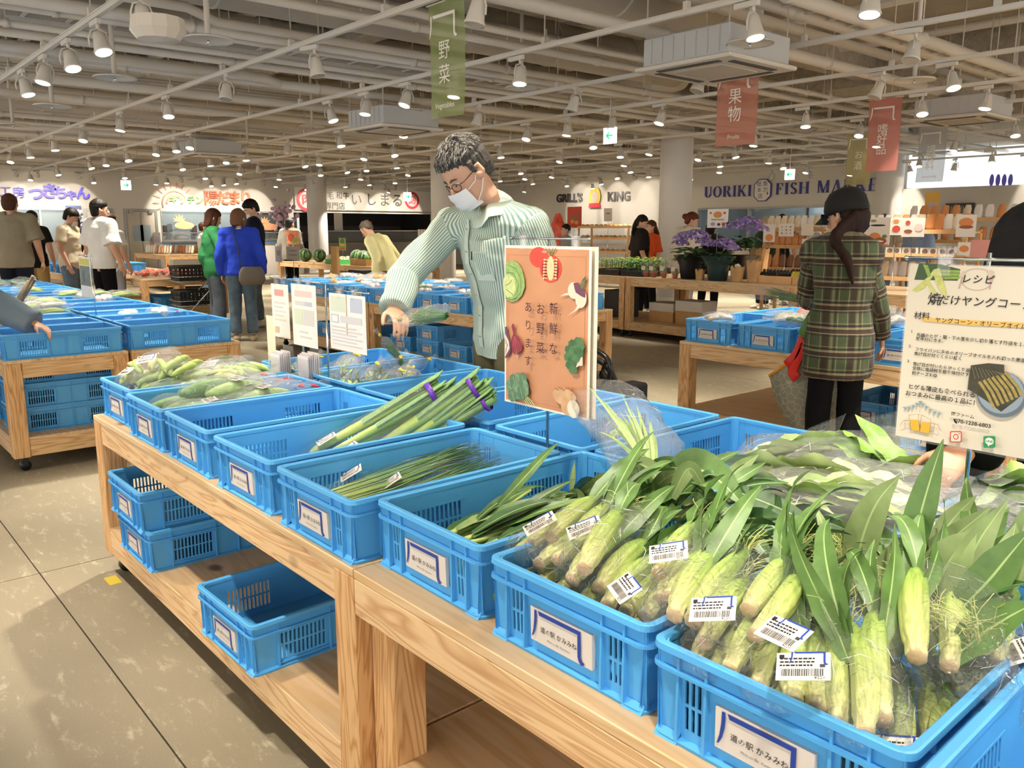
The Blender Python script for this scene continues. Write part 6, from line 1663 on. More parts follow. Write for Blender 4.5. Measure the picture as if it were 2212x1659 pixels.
a = aty(1648.5, 411, YS); rz = aty(1648.5, 387, YS).z-a.z; rx = (aty(1667, 411, YS).x-aty(1630, 411, YS).x)/2; q = MB()
O8 = [(.45, 1), (1, .55), (1, -.55), (.45, -1), (-.45, -1), (-1, -.55), (-1, .55), (-.45, 1)][::-1]
q.prism([(x*rx, z*rz) for x, z in O8], .03, a+V((0, -.01, 0)), UX, UZ, 0); q.prism([(x*rx*.9, z*rz*.93) for x, z in O8], .002, a+V((0, -.042, 0)), UX, UZ, 1)
put_text(q, '魚', a+V((rx*.32, -.046, rz*.55)), UX, UZ, rz*.52, 0); put_text(q, '力', a+V((rx*.36, -.046, rz*.0)), UX, UZ, rz*.5, 0); put_text(q, '総', a+V((-rx*.38, -.046, rz*.55)), UX, UZ, rz*.5, 0); put_text(q, '本', a+V((-rx*.35, -.046, rz*.0)), UX, UZ, rz*.46, 0); put_text(q, '店', a+V((-rx*.2, -.046, -rz*.55)), UX, UZ, rz*.5, 0)
q.prism([(-.08*rx, -.1*rz), (.08*rx, -.1*rz), (.08*rx, .1*rz), (-.08*rx, .1*rz)], .002, a+V((rx*.62, -.046, -rz*.3)), UX, UZ, 2)
q.build('octagon_seal', [mat('sign_navy', '2b2f83'), mat('sign_board_white', 'efe9dd'), mat('seal_red', 'c8283a')], r)
r = sign_root('shop_sign', 'black capital letters with a round yellow emblem on the back wall by the big pillar')
mb = MB()
for s, px, py, hpx in (("GRILL'S", 1229, 428.5, 17), ('KING', 1336, 425, 19)):
    p = aty(px, py, YS); h = (aty(px, py-hpx, YS).z-p.z); q = MB(); put_text(q, s, p, UX, UZ, h*1.42, 0, bold=.03, spacing=1.05); solid(q, .03, (0, -1, 0)); mb.add(q)
mb.build('lettering', mat('sign_black', '1b1716', .5), r)
p = aty(1285, 425, YS); k = aty(1285, 405, YS).z-p.z; q = MB()
def disc(mb, c, rx, rz, m, dy): mb.prism([(math.cos(t)*rx, math.sin(t)*rz) for t in (2*PI*j/24 for j in range(24))][::-1], .006, c+V((0, dy, 0)), UX, UZ, m)
disc(q, p, k*.85, k*1.05, 0, 0); disc(q, p+V((0, 0, -k*.05)), k*.5, k*.62, 1, -.008); q.prism([(-k*.9, -k*.25), (k*.9, -k*.25), (k*.8, k*.2), (-k*.8, k*.2)], .006, p+V((0, -.014, -k*.9)), UX, UZ, 2)
q.build('round_emblem', [mat('emblem_yellow', 'e8c24a', .5), mat('emblem_cream', 'ead8cb', .5), mat('seal_red', 'c8283a')], r)
x0, z1 = BW(1966, 368); x1, z0 = BW(2330, 396); z0 = BW(1966, 407)[1]; z1 = BW(1966, 362)[1]
mb = MB(); mb.bevbox(x0, x1, YW-.12, YW-.01, z0, z1+.35, .01); r = mb.build('light_panel', mat('light_panel_face', (.93, .96, .98), .4, emit=1.0)); tag(r, 'wide pale lit panel with a row of blue drops on the back wall', 'shop sign')
for k in range(4):
    p = aty(2142+k*13.5, 391, YW-.13); h = .30; mb = MB(); mb.prism([(math.sin(t)*h*.16*(1 if math.cos(t) < 0 else 1-math.cos(t)**2*.85), -math.cos(t)*h*.5) for t in (2*PI*j/20 for j in range(20))][::-1], .004, p, UX, UZ, 0); mb.build('blue_drop', mat('drop_blue', '6a62c8', .5), r)
x0 = BW(1958, 430)[0]; x1 = 8.5; z1 = BW(1958, 411)[1]; mb = MB(); mb.bevbox(x0, x1, YW-.7, YW-.2, 0, z1, .01)
struct(mb.build('wall_booth', GREYW))
SKIN = mat('skin', 'd0a186', .5, sss=.05, bump=(60, .06, .002)); SKIN2 = mat('skin_warm', 'c48f72', .5, sss=.05)
EYEW = mat('eye_white', 'e6e1da', .3); IRIS = mat('iris_dark', '2a1a12', .25); LIP = mat('lips', 'a8655a', .5)
HAIR_B = mat('hair_black', '17130f', .62, spec=.18); HAIR_BR = mat('hair_brown', '4a2b1c', .62, spec=.18); HAIR_G = mat('hair_grey', '4b4844', .6, spec=.2, noise=(90, .5)); HAIR_G2 = mat('hair_grey_light', '8b8882', .6, spec=.2)
def remesh(mb, vox, smooth=4, keep=None):
    me = mb.mesh('tmp', WHITE); o = link('tmp', me)
    m = o.modifiers.new('r', 'REMESH'); m.mode = 'VOXEL'; m.voxel_size = vox; m.use_smooth_shade = True
    s = o.modifiers.new('s', 'SMOOTH'); s.factor = .5; s.iterations = smooth
    dg = bpy.context.evaluated_depsgraph_get(); out = bpy.data.meshes.new_from_object(o.evaluated_get(dg))
    bpy.data.objects.remove(o); bpy.data.meshes.remove(me)
    out.materials.clear()
    for p in out.polygons: p.use_smooth = True
    return out
def displace(me, f):
    n = len(me.vertices); co = [0.0]*(3*n); no = [0.0]*(3*n)
    me.vertices.foreach_get('co', co); me.vertices.foreach_get('normal', no)
    for i in range(0, 3*n, 3):
        c, q = V(co[i:i+3]), V(no[i:i+3]); c = c+q*f(c, q); co[i], co[i+1], co[i+2] = c
    me.vertices.foreach_set('co', co); me.update()
def wrinkle(amp, sc, seed=0, st=(1, 1, 1)):
    o = V((seed*3.7, seed*1.3, seed*2.1))
    def f(c, n):
        p = V((c.x*st[0], c.y*st[1], c.z*st[2]))*sc+o
        return amp*(mnoise.noise(p)+.5*mnoise.noise(p*2.3))
    return f
def dist_seg(p, a, b):
    ab = b-a; t = max(0, min(1, (p-a).dot(ab)/max(1e-9, ab.length_squared))); return (p-(a+ab*t)).length, t
def pattern_attr(me, segs):
    """per-vertex cloth coordinates: su round the limb, sv along it; segs: (a, b, side axis, radius, sv0, mode)"""
    su = me.attributes.new('su', 'FLOAT', 'POINT'); sv = me.attributes.new('sv', 'FLOAT', 'POINT'); A, B = [], []
    for v in me.vertices:
        best = None
        for (a, b, side, rad, s0, mode) in segs:
            d, t = dist_seg(v.co, a, b); d /= rad
            if best is None or d < best[0]: best = (d, t, a, b, side, rad, s0, mode)
        d, t, a, b, side, rad, s0, mode = best; ax = (b-a).normalized(); s = (side-ax*side.dot(ax)).normalized(); w = ax.cross(s); q = v.co-(a+(b-a)*t)
        if mode == 'flat': A.append(q.dot(s))
        else:
            A.append(math.atan2(q.dot(s), -q.dot(w) if mode == 'r' else q.dot(w))*rad)
        B.append(s0+t*(b-a).length)
    su.data.foreach_set('value', A); sv.data.foreach_set('value', B)
class Fig:
    """a person standing at loc, facing yaw (0 = +Y); joints in metres in the person's own frame (x to the person's right, y ahead)"""
    def __init__(s, loc, yaw, h, label, J=None, skin=SKIN, vox=.011, female=False, bow=0., neck_fwd=0., build=1.0, head_yaw=0., head_pitch=0., head_roll=0., group=None):
        s.h, s.k, s.skin, s.vox, s.female = h, h/1.7, skin, vox, female; k = s.k
        s.root = empty('person', loc, yaw); tag(s.root, label, 'person', group)
        sw = (.165 if female else .19)*build; hw = .085*build
        up = lambda z: V((0, math.sin(bow)*(z-.93), .93+math.cos(bow)*(z-.93)))
        D = dict(pelvis=V((0, 0, .93)), waist=up(1.06), chest=up(1.26), sho=up(1.40), neck=up(1.45)+V((0, neck_fwd*.4, 0)), head=up(1.575)+V((0, .02+neck_fwd, 0)),
            shR=up(1.385)+V((sw, 0, 0)), shL=up(1.385)+V((-sw, 0, 0)), elR=up(1.12)+V((sw+.07, -.02, 0)), elL=up(1.12)+V((-sw-.07, -.02, 0)), wrR=V((sw+.08, .08, .87))+up(1)-up(1), wrL=V((-sw-.08, .08, .87)),
            hipR=V((hw, 0, .9)), hipL=V((-hw, 0, .9)), knR=V((hw+.01, .02, .48)), knL=V((-hw-.01, .02, .48)), anR=V((hw+.015, -.02, .09)), anL=V((-hw-.015, -.02, .09)))
        for n in D: D[n] = D[n]*k
        for n, v in (J or {}).items(): D[n] = V(v)
        s.J = D; s.b = build; s.hy, s.hp, s.hr = head_yaw, head_pitch, head_roll
        s.HM = Matrix.Translation(D['head']) @ Matrix.Rotation(head_yaw, 4, 'Z') @ Matrix.Rotation(-head_pitch, 4, 'X') @ Matrix.Rotation(head_roll, 4, 'Y')
    def local(s, p): return s.root.matrix_basis.inverted() @ V(p)
    def part(s, name, me, m, parent=None):
        me.materials.append(m); me.name = name; return link(name, me, parent or s.root)
    def torso(s, mb, g=0., z0='hip', top=True, flare=0.):
        J, k, b = s.J, s.k, s.b; X = V((1, 0, 0)); f = s.female
        P = [J['pelvis']+V((0, 0, -.14*k)), J['pelvis']+V((0, 0, -.04*k)), J['pelvis'].lerp(J['waist'], .6), J['waist'], J['waist'].lerp(J['chest'], .5), J['chest'], J['chest'].lerp(J['sho'], .6), J['sho'], J['neck']]
        Rr = [(.15, .10), (.172, .118), (.160 if not f else .158, .110), (.150 if not f else .135, .105), (.158 if not f else .142, .11), (.172 if not f else .155, .115 if not f else .118), (.175 if not f else .158, .105), (.13 if not f else .115, .08), (.062, .062)]
        Rr = [((a*b)*k+g, (c*b)*k+g) for a, c in Rr]
        if flare: Rr[0] = (Rr[0][0]+flare, Rr[0][1]+flare); Rr[1] = (Rr[1][0]+flare*.7, Rr[1][1]+flare*.7)
        i0 = {'hip': 0, 'waist': 2}[z0]
        if not top: P, Rr = P[:-1], Rr[:-1]
        mb.tube(P[i0:], Rr[i0:], 20, up=X)
        for sd in ('R', 'L'): mb.tube([J['sho'].lerp(J['sh'+sd], .2), J['sh'+sd]], [(.07*k+g), (.058*k+g)], 12); mb.sph(J['sh'+sd], .059*k+g, 14, 10)
    def arm(s, mb, sd, g=0., t0=0., t1=1., r=(.054, .047, .039, .028), end=None):
        J, k = s.J, s.k*(.9 if s.female else 1); a, b, c = J['sh'+sd], J['el'+sd], J['wr'+sd]
        L = [a, a.lerp(b, .5), b, b.lerp(c, .4), c]; Rr = [r[0]*k+g, r[0]*.95*k+g, r[1]*k+g, r[2]*1.05*k+g, r[3]*k+g]
        if t1 < 1:
            n = {'short': [a, a.lerp(b, .35), a.lerp(b, .72)]}.get(t1) if isinstance(t1, str) else None
            if n: L, Rr = n, [r[0]*k+g, r[0]*k+g, r[0]*k+g*1.4]
        mb.tube(spl(L, 8), [Rr[min(len(Rr)-1, int(i*(len(Rr)-1)/8))]*(1-(i*(len(Rr)-1)/8 % 1))+Rr[min(len(Rr)-1, int(i*(len(Rr)-1)/8)+1)]*(i*(len(Rr)-1)/8 % 1) for i in range(9)], 14)
    def short_arm(s, mb, sd, g, frac=.7):
        J, k = s.J, s.k; a, b = J['sh'+sd], J['el'+sd]; mb.tube([a, a.lerp(b, frac*.5), a.lerp(b, frac)], [.06*k+g, .058*k+g, .06*k+g*1.5], 14)
    def leg(s, mb, sd, g=0., r=(.085, .06, .042), to=1.0, wide=0.):
        J, k, b = s.J, s.k, s.b; a, c, d = J['hip'+sd], J['kn'+sd], J['an'+sd]; d = c.lerp(d, to)
        mb.tube(spl([a+V((0, 0, .02)), a.lerp(c, .5), c, c.lerp(d, .45), d], 8), [(r[0]*b*k+g), r[0]*.98*b*k+g, r[0]*.88*b*k+g, r[0]*.8*b*k+g, r[1]*k+g+wide*.4, r[1]*k+g+wide*.6, r[1]*.92*k+g+wide*.8, (r[1]+r[2])/2*k+g+wide, r[2]*k+g+wide*1.1], 16)
    def hand(s, mb, sd, d=None, palm=None, curl=.35, spread=.1, k=None):
        """hand at the wrist pointing along d, palm facing 'palm'"""
        J = s.J; k = k or s.k*(.92 if s.female else 1); w = J['wr'+sd]
        d = (V(d) if d is not None else (w-J['el'+sd])).normalized(); pn = V(palm if palm is not None else ((-1 if sd == 'R' else 1), 0, 0)); pn = (pn-d*pn.dot(d)).normalized(); x = d.cross(pn)   # x across the palm
        ts = -1 if sd == 'R' else 1; x = x*ts   # towards the thumb
        mb.tube([w-d*.02*k, w+d*.03*k, w+d*.06*k, w+d*.088*k], [(.026*k, .019*k), (.036*k, .015*k), (.041*k, .014*k), (.038*k, .011*k)], 12, up=x)
        for i, (ox, L, r) in enumerate(((.028, .072, .0082), (.0098, .08, .0085), (-.0098, .074, .0082), (-.028, .058, .0072))):
            p = w+d*.083*k+x*ox*k; dd = (d+x*(ox*spread*14)).normalized(); pts = [p-dd*.012*k, p]; a = curl*(.7+.12*i)
            for q, f in enumerate((.45, .32, .25)):
                c, sn = math.cos(a), math.sin(a); dd, pq = (dd*c+pn*sn), (pn*c-dd*sn); p = p+dd*L*f*k; pts.append(p); pn_ = pq; a2 = a
                pn = pq if False else pn
                dd = dd
                a = curl*(1.0+.15*i)
                pass
            mb.tube(pts, [r*k*1.05, r*k*1.1, r*k, r*k*.92, r*k*.72], 8)
        p = w+d*.022*k+x*.026*k; dd = (d*.62+x*.75+pn*.25).normalized(); pts = [w+d*.01*k+x*.012*k, p, p+dd*.034*k, p+dd*.034*k+(d*.8+x*.35+pn*.4).normalized()*.03*k, p+dd*.034*k+(d*.85+x*.25+pn*.5).normalized()*.055*k]
        mb.tube(pts, [.016*k, .0145*k, .011*k, .0095*k, .007*k], 8)
    def headmesh(s, mb):
        M = s.HM; k = s.k*(.96 if s.female else 1.0)
        def ring(z, rx, ry, oy, n=20): return [M @ V((math.cos(a)*rx*k, (oy+math.sin(a)*ry)*k, z*k)) for a in (2*PI*j/n for j in range(n))]
        mb.loft([ring(-.112, .026, .024, .048), ring(-.105, .042, .042, .038), ring(-.075, .060, .070, .018), ring(-.04, .068, .083, .008), ring(.0, .073, .092, .002), ring(.04, .074, .096, -.002), ring(.075, .068, .09, -.006), ring(.105, .050, .068, -.008), ring(.122, .022, .03, -.008)])
        mb.tube([M @ V((0, .088*k, .01*k)), M @ V((0, .104*k, -.018*k)), M @ V((0, .112*k, -.034*k)), M @ V((0, .094*k, -.044*k))], [.008*k, .0105*k, .014*k, .008*k], 8)
        for sx in (-1, 1): mb.sph(M @ V((sx*.080*k, -.0*k, -.012*k)), .019*k, 8, 6); mb.tube([M @ V((sx*.074*k, .004*k, .018*k)), M @ V((sx*.093*k, -.012*k, .024*k)), M @ V((sx*.094*k, -.016*k, -.010*k)), M @ V((sx*.074*k, -.002*k, -.036*k))], [.007*k, .009*k, .009*k, .007*k], 8)
        nk = s.J['neck']; mb.tube([s.J['sho'].lerp(nk, .4), nk.lerp(s.J['head'], .35), M @ V((0, -.012*k, -.06*k))], [.05*k*(.85 if s.female else 1), .05*k*(.88 if s.female else 1), .052*k*(.88 if s.female else 1)], 14)
    def face(s, eyes=True, mouth=True, hair=None):
        M = s.HM; k = s.k*(.96 if s.female else 1.0)
        if eyes:
            for sx in (-1, 1):
                e = MB(); e.sph(M @ V((sx*.031*k, .079*k, .004*k)), (.0125*k, .0115*k, .0055*k), 10, 8, 0); e.sph(M @ V((sx*.031*k, .0885*k, .002*k)), (.0045*k, .003*k, .0042*k), 8, 6, 1); e.build('eye', [EYEW, IRIS], s.root)
                b = MB(); b.tube([M @ V((sx*.015*k, .094*k, .024*k)), M @ V((sx*.032*k, .091*k, .030*k)), M @ V((sx*.05*k, .078*k, .025*k))], [.003*k, .0038*k, .002*k], 6); b.build('eyebrow', hair or HAIR_B, s.root)
        if mouth:
            b = MB(); b.tube([M @ V((-.023*k, .076*k, -.068*k)), M @ V((0, .088*k, -.067*k)), M @ V((.023*k, .076*k, -.068*k))], [.002*k, .0055*k, .002*k], 8); b.build('mouth', LIP, s.root)
    def body(s, arms='RL', hands={}):
        mb = MB(); s.torso(mb, -.03); s.headmesh(mb)
        for sd in 'RL': s.leg(mb, sd, -.010)
        for sd in arms: s.arm(mb, sd); s.hand(mb, sd, **hands.get(sd, {}))
        me = remesh(mb, s.vox, 2); return s.part('body', me, s.skin)
    def shirt(s, m, sleeve='short', g=.016, hem=0., amp=.006, seed=1, segs=None, flare=0., vox=None, name='shirt', st=(1, 1, 1), arms='RL'):
        mb = MB(); s.torso(mb, g, 'hip', True, flare)
        for sd in arms:
            if sleeve == 'short': s.short_arm(mb, sd, g)
            elif sleeve == 'half': s.short_arm(mb, sd, g, .95)
            else: s.arm(mb, sd, g, r=(.056, .05, .045, .036))
        me = remesh(mb, vox or s.vox, 3)
        if hem:
            import bmesh
            bm = bmesh.new(); bm.from_mesh(me); kill = [v for v in bm.verts if v.co.z < hem and abs(v.co.x) < .24*s.k]; bmesh.ops.delete(bm, geom=kill, context='VERTS'); bm.to_mesh(me); bm.free()
        displace(me, wrinkle(amp, 9.0, seed, st))
        if segs: pattern_attr(me, segs)
        for p in me.polygons: p.use_smooth = True
        return s.part(name, me, m)
    def trousers(s, m, g=.012, wide=0., amp=.006, seed=3, to=.97, name='trousers', r=(.088, .062, .046), top=1.0):
        mb = MB(); J, k, b = s.J, s.k, s.b
        mb.tube([J['pelvis']+V((0, 0, -.09*k)), J['pelvis']+V((0, 0, -.03*k)), J['pelvis'].lerp(J['waist'], .75*top)], [(.16*k*b+g, .112*k*b+g), (.176*k*b+g, .122*k*b+g), (.156*k*b+g, .108*k*b+g)], 20, up=V((1, 0, 0)))
        for sd in 'RL': s.leg(mb, sd, g, r=r, to=to, wide=wide)
        me = remesh(mb, s.vox, 3); displace(me, wrinkle(amp, 8.0, seed, (1, 1, .6))); return s.part(name, me, m)
    def shoes(s, m):
        for sd in 'RL':
            a = s.J['an'+sd]; k = s.k; mb = MB(); mb.tube([V((a.x, a.y-.055*k, .034)), V((a.x, a.y+.02*k, .042)), V((a.x*1.05, a.y+.12*k, .033)), V((a.x*1.08, a.y+.185*k, .024))], [(.036*k, .033), (.042*k, .041), (.046*k, .032), (.026*k, .02)], 14, up=V((1, 0, 0))); mb.build('shoe', m, s.root)
    def hair_cap(s, m, vol=.012, fringe=.06, back=-.05, bob=None, length=None, seed=2, amp=.004, name='hair', bun=False, parent=None):
        M = s.HM; k = s.k*(.96 if s.female else 1.0); mb = MB()
        def ring(z, rx, ry, oy, n=22): return [M @ V((math.cos(a)*rx*k, (oy+math.sin(a)*ry)*k, z*k)) for a in (2*PI*j/n for j in range(n))]
        v = vol
        mb.loft([ring(fringe-.03, .078+v*.2, .078+v*.5, -.024), ring(fringe, .077+v*.7, .089+v*.7, -.012), ring(fringe+.03, .072+v, .088+v, -.01), ring(.11, .054+v, .07+v, -.01), ring(.128+v*.6, .03+v*.5, .04+v*.5, -.012), ring(.134+v, .008, .01, -.012)])
        mb.loft([ring(back-.02, .05+v*.4, .03+v*.4, -.062), ring(back+.01, .066+v*.6, .045+v*.6, -.052), ring(.0, .077+v*.7, .058+v*.8, -.042), ring(.05, .076+v, .074+v, -.03), ring(.09, .06, .07, -.02)])
        for sx in (-1, 1): mb.tube([M @ V((sx*.076*k, .012*k, .05*k)), M @ V((sx*.079*k, .008*k, .0)), ], [.016*k, .008*k], 8)
        if bob:   # chin-length sides and back
            for sx in (-1, 1): mb.tube([M @ V((sx*.06*k, .02*k, .07*k)), M @ V((sx*.082*k, .02*k, .0)), M @ V((sx*.084*k, .015*k, bob*.6*k)), M @ V((sx*.074*k, .022*k, bob*k))], [.03*k, .03*k, .028*k, .018*k], 10)
            mb.loft([ring(bob, .07, .04, -.05), ring(bob*.6, .088, .062, -.045), ring(bob*.2, .09, .07, -.04), ring(.05, .084, .08, -.03)])
        if length:   # long hair down the back
            pts = [M @ V((0, -.07*k, .05*k)), M @ V((0, -.095*k, -.03*k))]+[V(q) for q in length]
            mb.tube(spl(pts, 12), [(.07*k, .04*k)]*3+[(.085*k, .035*k)]*4+[(.08*k, .03*k), (.07*k, .027*k), (.06*k, .024*k), (.05*k, .02*k), (.035*k, .015*k), (.01, .006)], 14, up=M.to_3x3() @ V((1, 0, 0)))
        if bun: mb.sph(M @ V((0, -.125*k, .03*k)), .045*k, 12, 9); mb.sph(M @ V((0, -.09*k, .02*k)), .03*k, 10, 8)
        me = remesh(mb, s.vox*.75, 2); Mi = M.inverted()
        def f(c, n): q = Mi @ c; a = math.atan2(q.x, q.y); return amp*mnoise.noise(V((a*9+seed, q.z*6, q.z*3)))+amp*.9*mnoise.noise(V((a*24, q.z*9, seed)))
        displace(me, f); return s.part(name, me, m, parent)
def denim(name, col): return mat(name, col, .8, noise=(14, .22))
def cloth(name, col, **kw): return mat(name, col, .9, spec=.12, bump=(180, .12, .002), noise=(5, .07))

def stripe_mat(name, base, dark, period, duty=.5):
    m, nt, b = nodes(name); at = N(nt, 'ShaderNodeAttribute', attribute_name='su')
    mu = N(nt, 'ShaderNodeMath', operation='MULTIPLY'); mu.inputs[1].default_value = 1/period; fr = N(nt, 'ShaderNodeMath', operation='FRACT')
    nt.links.new(at.outputs['Fac'], mu.inputs[0]); nt.links.new(mu.outputs[0], fr.inputs[0])
    cr = N(nt, 'ShaderNodeValToRGB'); e = cr.color_ramp.elements; e[0].position = duty-.06; e[0].color = srgb(base); e[1].position = duty+.06; e[1].color = srgb(dark)
    q = e.new(.94); q.color = srgb(dark); q = e.new(1.0); q.color = srgb(base)
    nt.links.new(fr.outputs[0], cr.inputs['Fac']); nt.links.new(cr.outputs['Color'], b.inputs['Base Color']); b.inputs['Roughness'].default_value = .8
    tc = N(nt, 'ShaderNodeTexCoord'); n2 = N(nt, 'ShaderNodeTexNoise', Scale=22.0, Detail=3.0); nt.links.new(tc.outputs['Object'], n2.inputs['Vector'])
    bp = N(nt, 'ShaderNodeBump', Strength=.25, Distance=.01); nt.links.new(n2.outputs['Fac'], bp.inputs['Height']); nt.links.new(bp.outputs['Normal'], b.inputs['Normal'])
    return m
STRIPE = stripe_mat('striped_shirt_cloth', 'd3dbcf', '789788', .0105, .5)
mx, my = -2.76, 2.36
m_yaw = math.atan2(-(-.42), -.9)     # faces the table, turned a little to the aisle side
facing = V((-.16, -1, 0)).normalized(); m_yaw = math.atan2(-facing.x, facing.y)
man = Fig((mx, my, 0), m_yaw, 1.74, 'older man in a green striped shirt, glasses and white mask, reaching over the crates', vox=.0052, build=1.02)
loc = man.local
man.J.update(pelvis=V((0, -.02, .93)), waist=V((0, .0, 1.06)), chest=V((0, .05, 1.27)), sho=V((0, .085, 1.40)), neck=loc((-2.70, 2.25, 1.455)), head=loc((-2.735, 2.13, 1.585)))
man.J.update(shR=loc((-2.945, 2.21, 1.375)), elR=loc((-3.035, 2.02, 1.165)), wrR=loc((-2.905, 1.87, 1.035)), shL=loc((-2.545, 2.30, 1.375)), elL=loc((-2.50, 2.40, 1.10)), wrL=loc((-2.52, 2.33, .85)))
hd = loc((-3.06, 1.93, 1.53))-man.J['head']
man.HM = Matrix.Translation(man.J['head']) @ Matrix.Rotation(math.radians(2), 4, 'Z') @ Matrix.Rotation(math.radians(-40), 4, 'X') @ Matrix.Rotation(math.radians(4), 4, 'Y')
man.body(hands={'R': dict(d=V(loc(aty(884, 716, 1.82)))-man.J['wrR'], palm=V(loc((0, 0, 0)))-V(loc((-.1, .15, .8))), curl=.6), 'L': dict(d=V((0, .1, -1)))})
XA = V((1, 0, 0)); J = man.J
segs = [(J['pelvis']-V((0, 0, .15)), V((J['pelvis'].x, J['sho'].y, J['sho'].z+.1)), XA, .15, 0, 't')]
for sd in 'RL':
    side = V((0, 0, 1)) if sd == 'R' else V((0, 1, 0))
    segs += [(J['sh'+sd].lerp(J['el'+sd], .3), J['el'+sd], side, .075, .0, 'r'), (J['el'+sd], J['wr'+sd], side, .065, .3, 'r')]
sh = man.shirt(STRIPE, 'long', .024, hem=.815, amp=.009, seed=4, segs=segs, flare=.01, vox=.0065)
TK = cloth('trousers_khaki_green', '6a634c'); man.trousers(TK, .014, .008); man.shoes(mat('shoe_dark', '2c2724', .6))
SHC = mat('shirt_collar_cloth', 'c3d2c4', .8); nk = J['neck']
def on_torso(x, z, off=.0):   # front of the torso at x, z
    P = [J['pelvis']-V((0, 0, .14)), J['pelvis'], J['waist'], J['chest'], J['sho'], J['neck']]
    for a, b in zip(P, P[1:]):
        if z <= b.z:
            t = (z-a.z)/(b.z-a.z); c = a.lerp(b, t); break
    else: c = P[-1]
    return V((x, c.y, z))
def front_y(x, z):
    o = sh; hit, p, n, i = o.ray_cast(V((x, 1.0, z)), V((0, -1, 0)))
    return (p, n) if hit else (on_torso(x, z)+V((0, .13, 0)), V((0, 1, 0)))
bpy.context.view_layer.update()
bt = MB(); pl = MB()
rowz = [1.36, 1.27, 1.18, 1.09, 1.0, .91]
prev = None
for i in range(16):
    z = 1.40-i*.036; p, n = front_y(.0, z); q = p+n*.004
    if prev is not None: pl.quad(prev+V((-.016, 0, 0)), q+V((-.016, 0, 0)), q+V((.016, 0, 0)), prev+V((.016, 0, 0)))
    prev = q
for z in rowz:
    p, n = front_y(0, z); n = n.normalized(); bt.cyl(p+n*.004, p+n*.0075, .0058, 12, 0); bt.cyl(p+n*.0075, p+n*.0079, .0024, 8, 1)
bt.build('shirt_button', [mat('button_pale', 'ddd6cc', .3), INK], sh); pl.build('placket', SHC, sh)
c = MB()
for sx in (-1, 1):   # two collar leaves round the neck, points to the front
    a0 = nk+V((sx*.012, .072, -.018)); rows = []
    for t in range(9):
        q = t/8; ang = PI/2-sx*q*PI*.93; R1 = .068; base = nk+V((math.cos(ang)*R1, math.sin(ang)*R1*.98, -.010+.030*q)); out = nk+V((math.cos(ang)*(R1+.028), math.sin(ang)*(R1+.03), -.052+.045*q-(.035 if q < .15 else 0)))
        rows.append([base, base+V((0, 0, .012)), out, out-V((0, 0, .004))])
    c.loft(rows, 0, True, closed=False)
c.build('collar', SHC, sh)
pk = MB(); p00, n = front_y(-.12, 1.27); p10, _ = front_y(-.04, 1.27); p01, _ = front_y(-.12, 1.15); p11, _ = front_y(-.04, 1.15); n = n.normalized()*.005
pk.quad(p01+n, p11+n, p10+n, p00+n); pk.box(p10.x-.002, p10.x+.002, p10.y+.004, p10.y+.007, 1.235, 1.27, 1)
pk.build('chest_pocket', [SHC, INK], sh)
hr = man.hair_cap(HAIR_G, .014, .072, -.035, amp=.006); R = random.Random(8); s1, s2 = MB(), MB(); M = man.HM
for i in range(1700):
    a = R.uniform(0, 2*PI); b = R.uniform(.02, 1.12); z = math.cos(b); r = math.sin(b)
    if math.sin(a) > .55 and z < .42: continue
    c = V((math.cos(a)*r*.09, math.sin(a)*r*.106-.012, .045+z*.1)); nrm = V((c.x/.09, (c.y+.012)/.106, (c.z-.045)/.1)).normalized()
    fl = V((.55*math.cos(a)*.4+R.uniform(-.3, .3), .7+R.uniform(-.3, .3), -.35)); fl = (fl-nrm*fl.dot(nrm))
    if math.sin(a) < -.1 or z < .25: fl = V((R.uniform(-.2, .2), -.25, -1)); fl = fl-nrm*fl.dot(nrm)
    fl.normalize(); L = R.uniform(.018, .036)
    (s1 if R.random() < .5 else s2).tube([M @ (c+nrm*.004), M @ (c+fl*L*.5+nrm*.013), M @ (c+fl*L+nrm*.010)], [.0012, .0011, .0004], 4, cap=False)
s1.build('hair_strands', HAIR_G2, hr); s2.build('hair_strands', mat('hair_dark_grey', '2f2c29', .62, spec=.18), hr)
man.face(mouth=False, hair=HAIR_G)
g = MB()
for sx in (-1, 1):
    P = [M @ V((sx*.033+math.cos(t)*.025, .101-abs(sx*.033+math.cos(t)*.025)**2*4, -.004+math.sin(t)*.018)) for t in (2*PI*j/18 for j in range(19))]; g.tube(P, .0016, 6, cap=False)
    g.tube([M @ V((sx*.058, .086, .004)), M @ V((sx*.074, .07, .004)), M @ V((sx*.082, -.004, .012)), M @ V((sx*.08, -.02, -.004))], .0017, 6)
g.tube([M @ V((-.009, .1005, .0)), M @ V((0, .104, .003)), M @ V((.009, .1005, .0))], .0016, 6); g.build('glasses', mat('glasses_frame', '1a1718', .25), man.root)
mk = MB(); rows = []
for i in range(9):
    t = i/8; z = -.024-.092*t; rows.append([M @ V((sx_*.062*(1-.12*abs(t-.45)), .132-.0140*(abs(sx_)*2.0)**2.0-(.016 if t > .8 else 0)-.012*t-.004*math.cos(t*3*2*PI)*(1-abs(sx_)), z+(.012*(1-abs(sx_)) if i == 0 else 0))) for sx_ in (j/6-1 for j in range(13))])
mk.loft(rows, 0, True, closed=False)
for sx in (-1, 1):
    for zz in (-.034, -.1): mk.tube([M @ V((sx*.06, .072, zz)), M @ V((sx*.076, .03, zz*.7)), M @ V((sx*.083, -.008, (.022 if zz > -.05 else -.03)))], .0022, 5)
mk.build('face_mask', mat('mask_white', 'e9ebee', .8, bump=(120, .1, .001)), man.root)
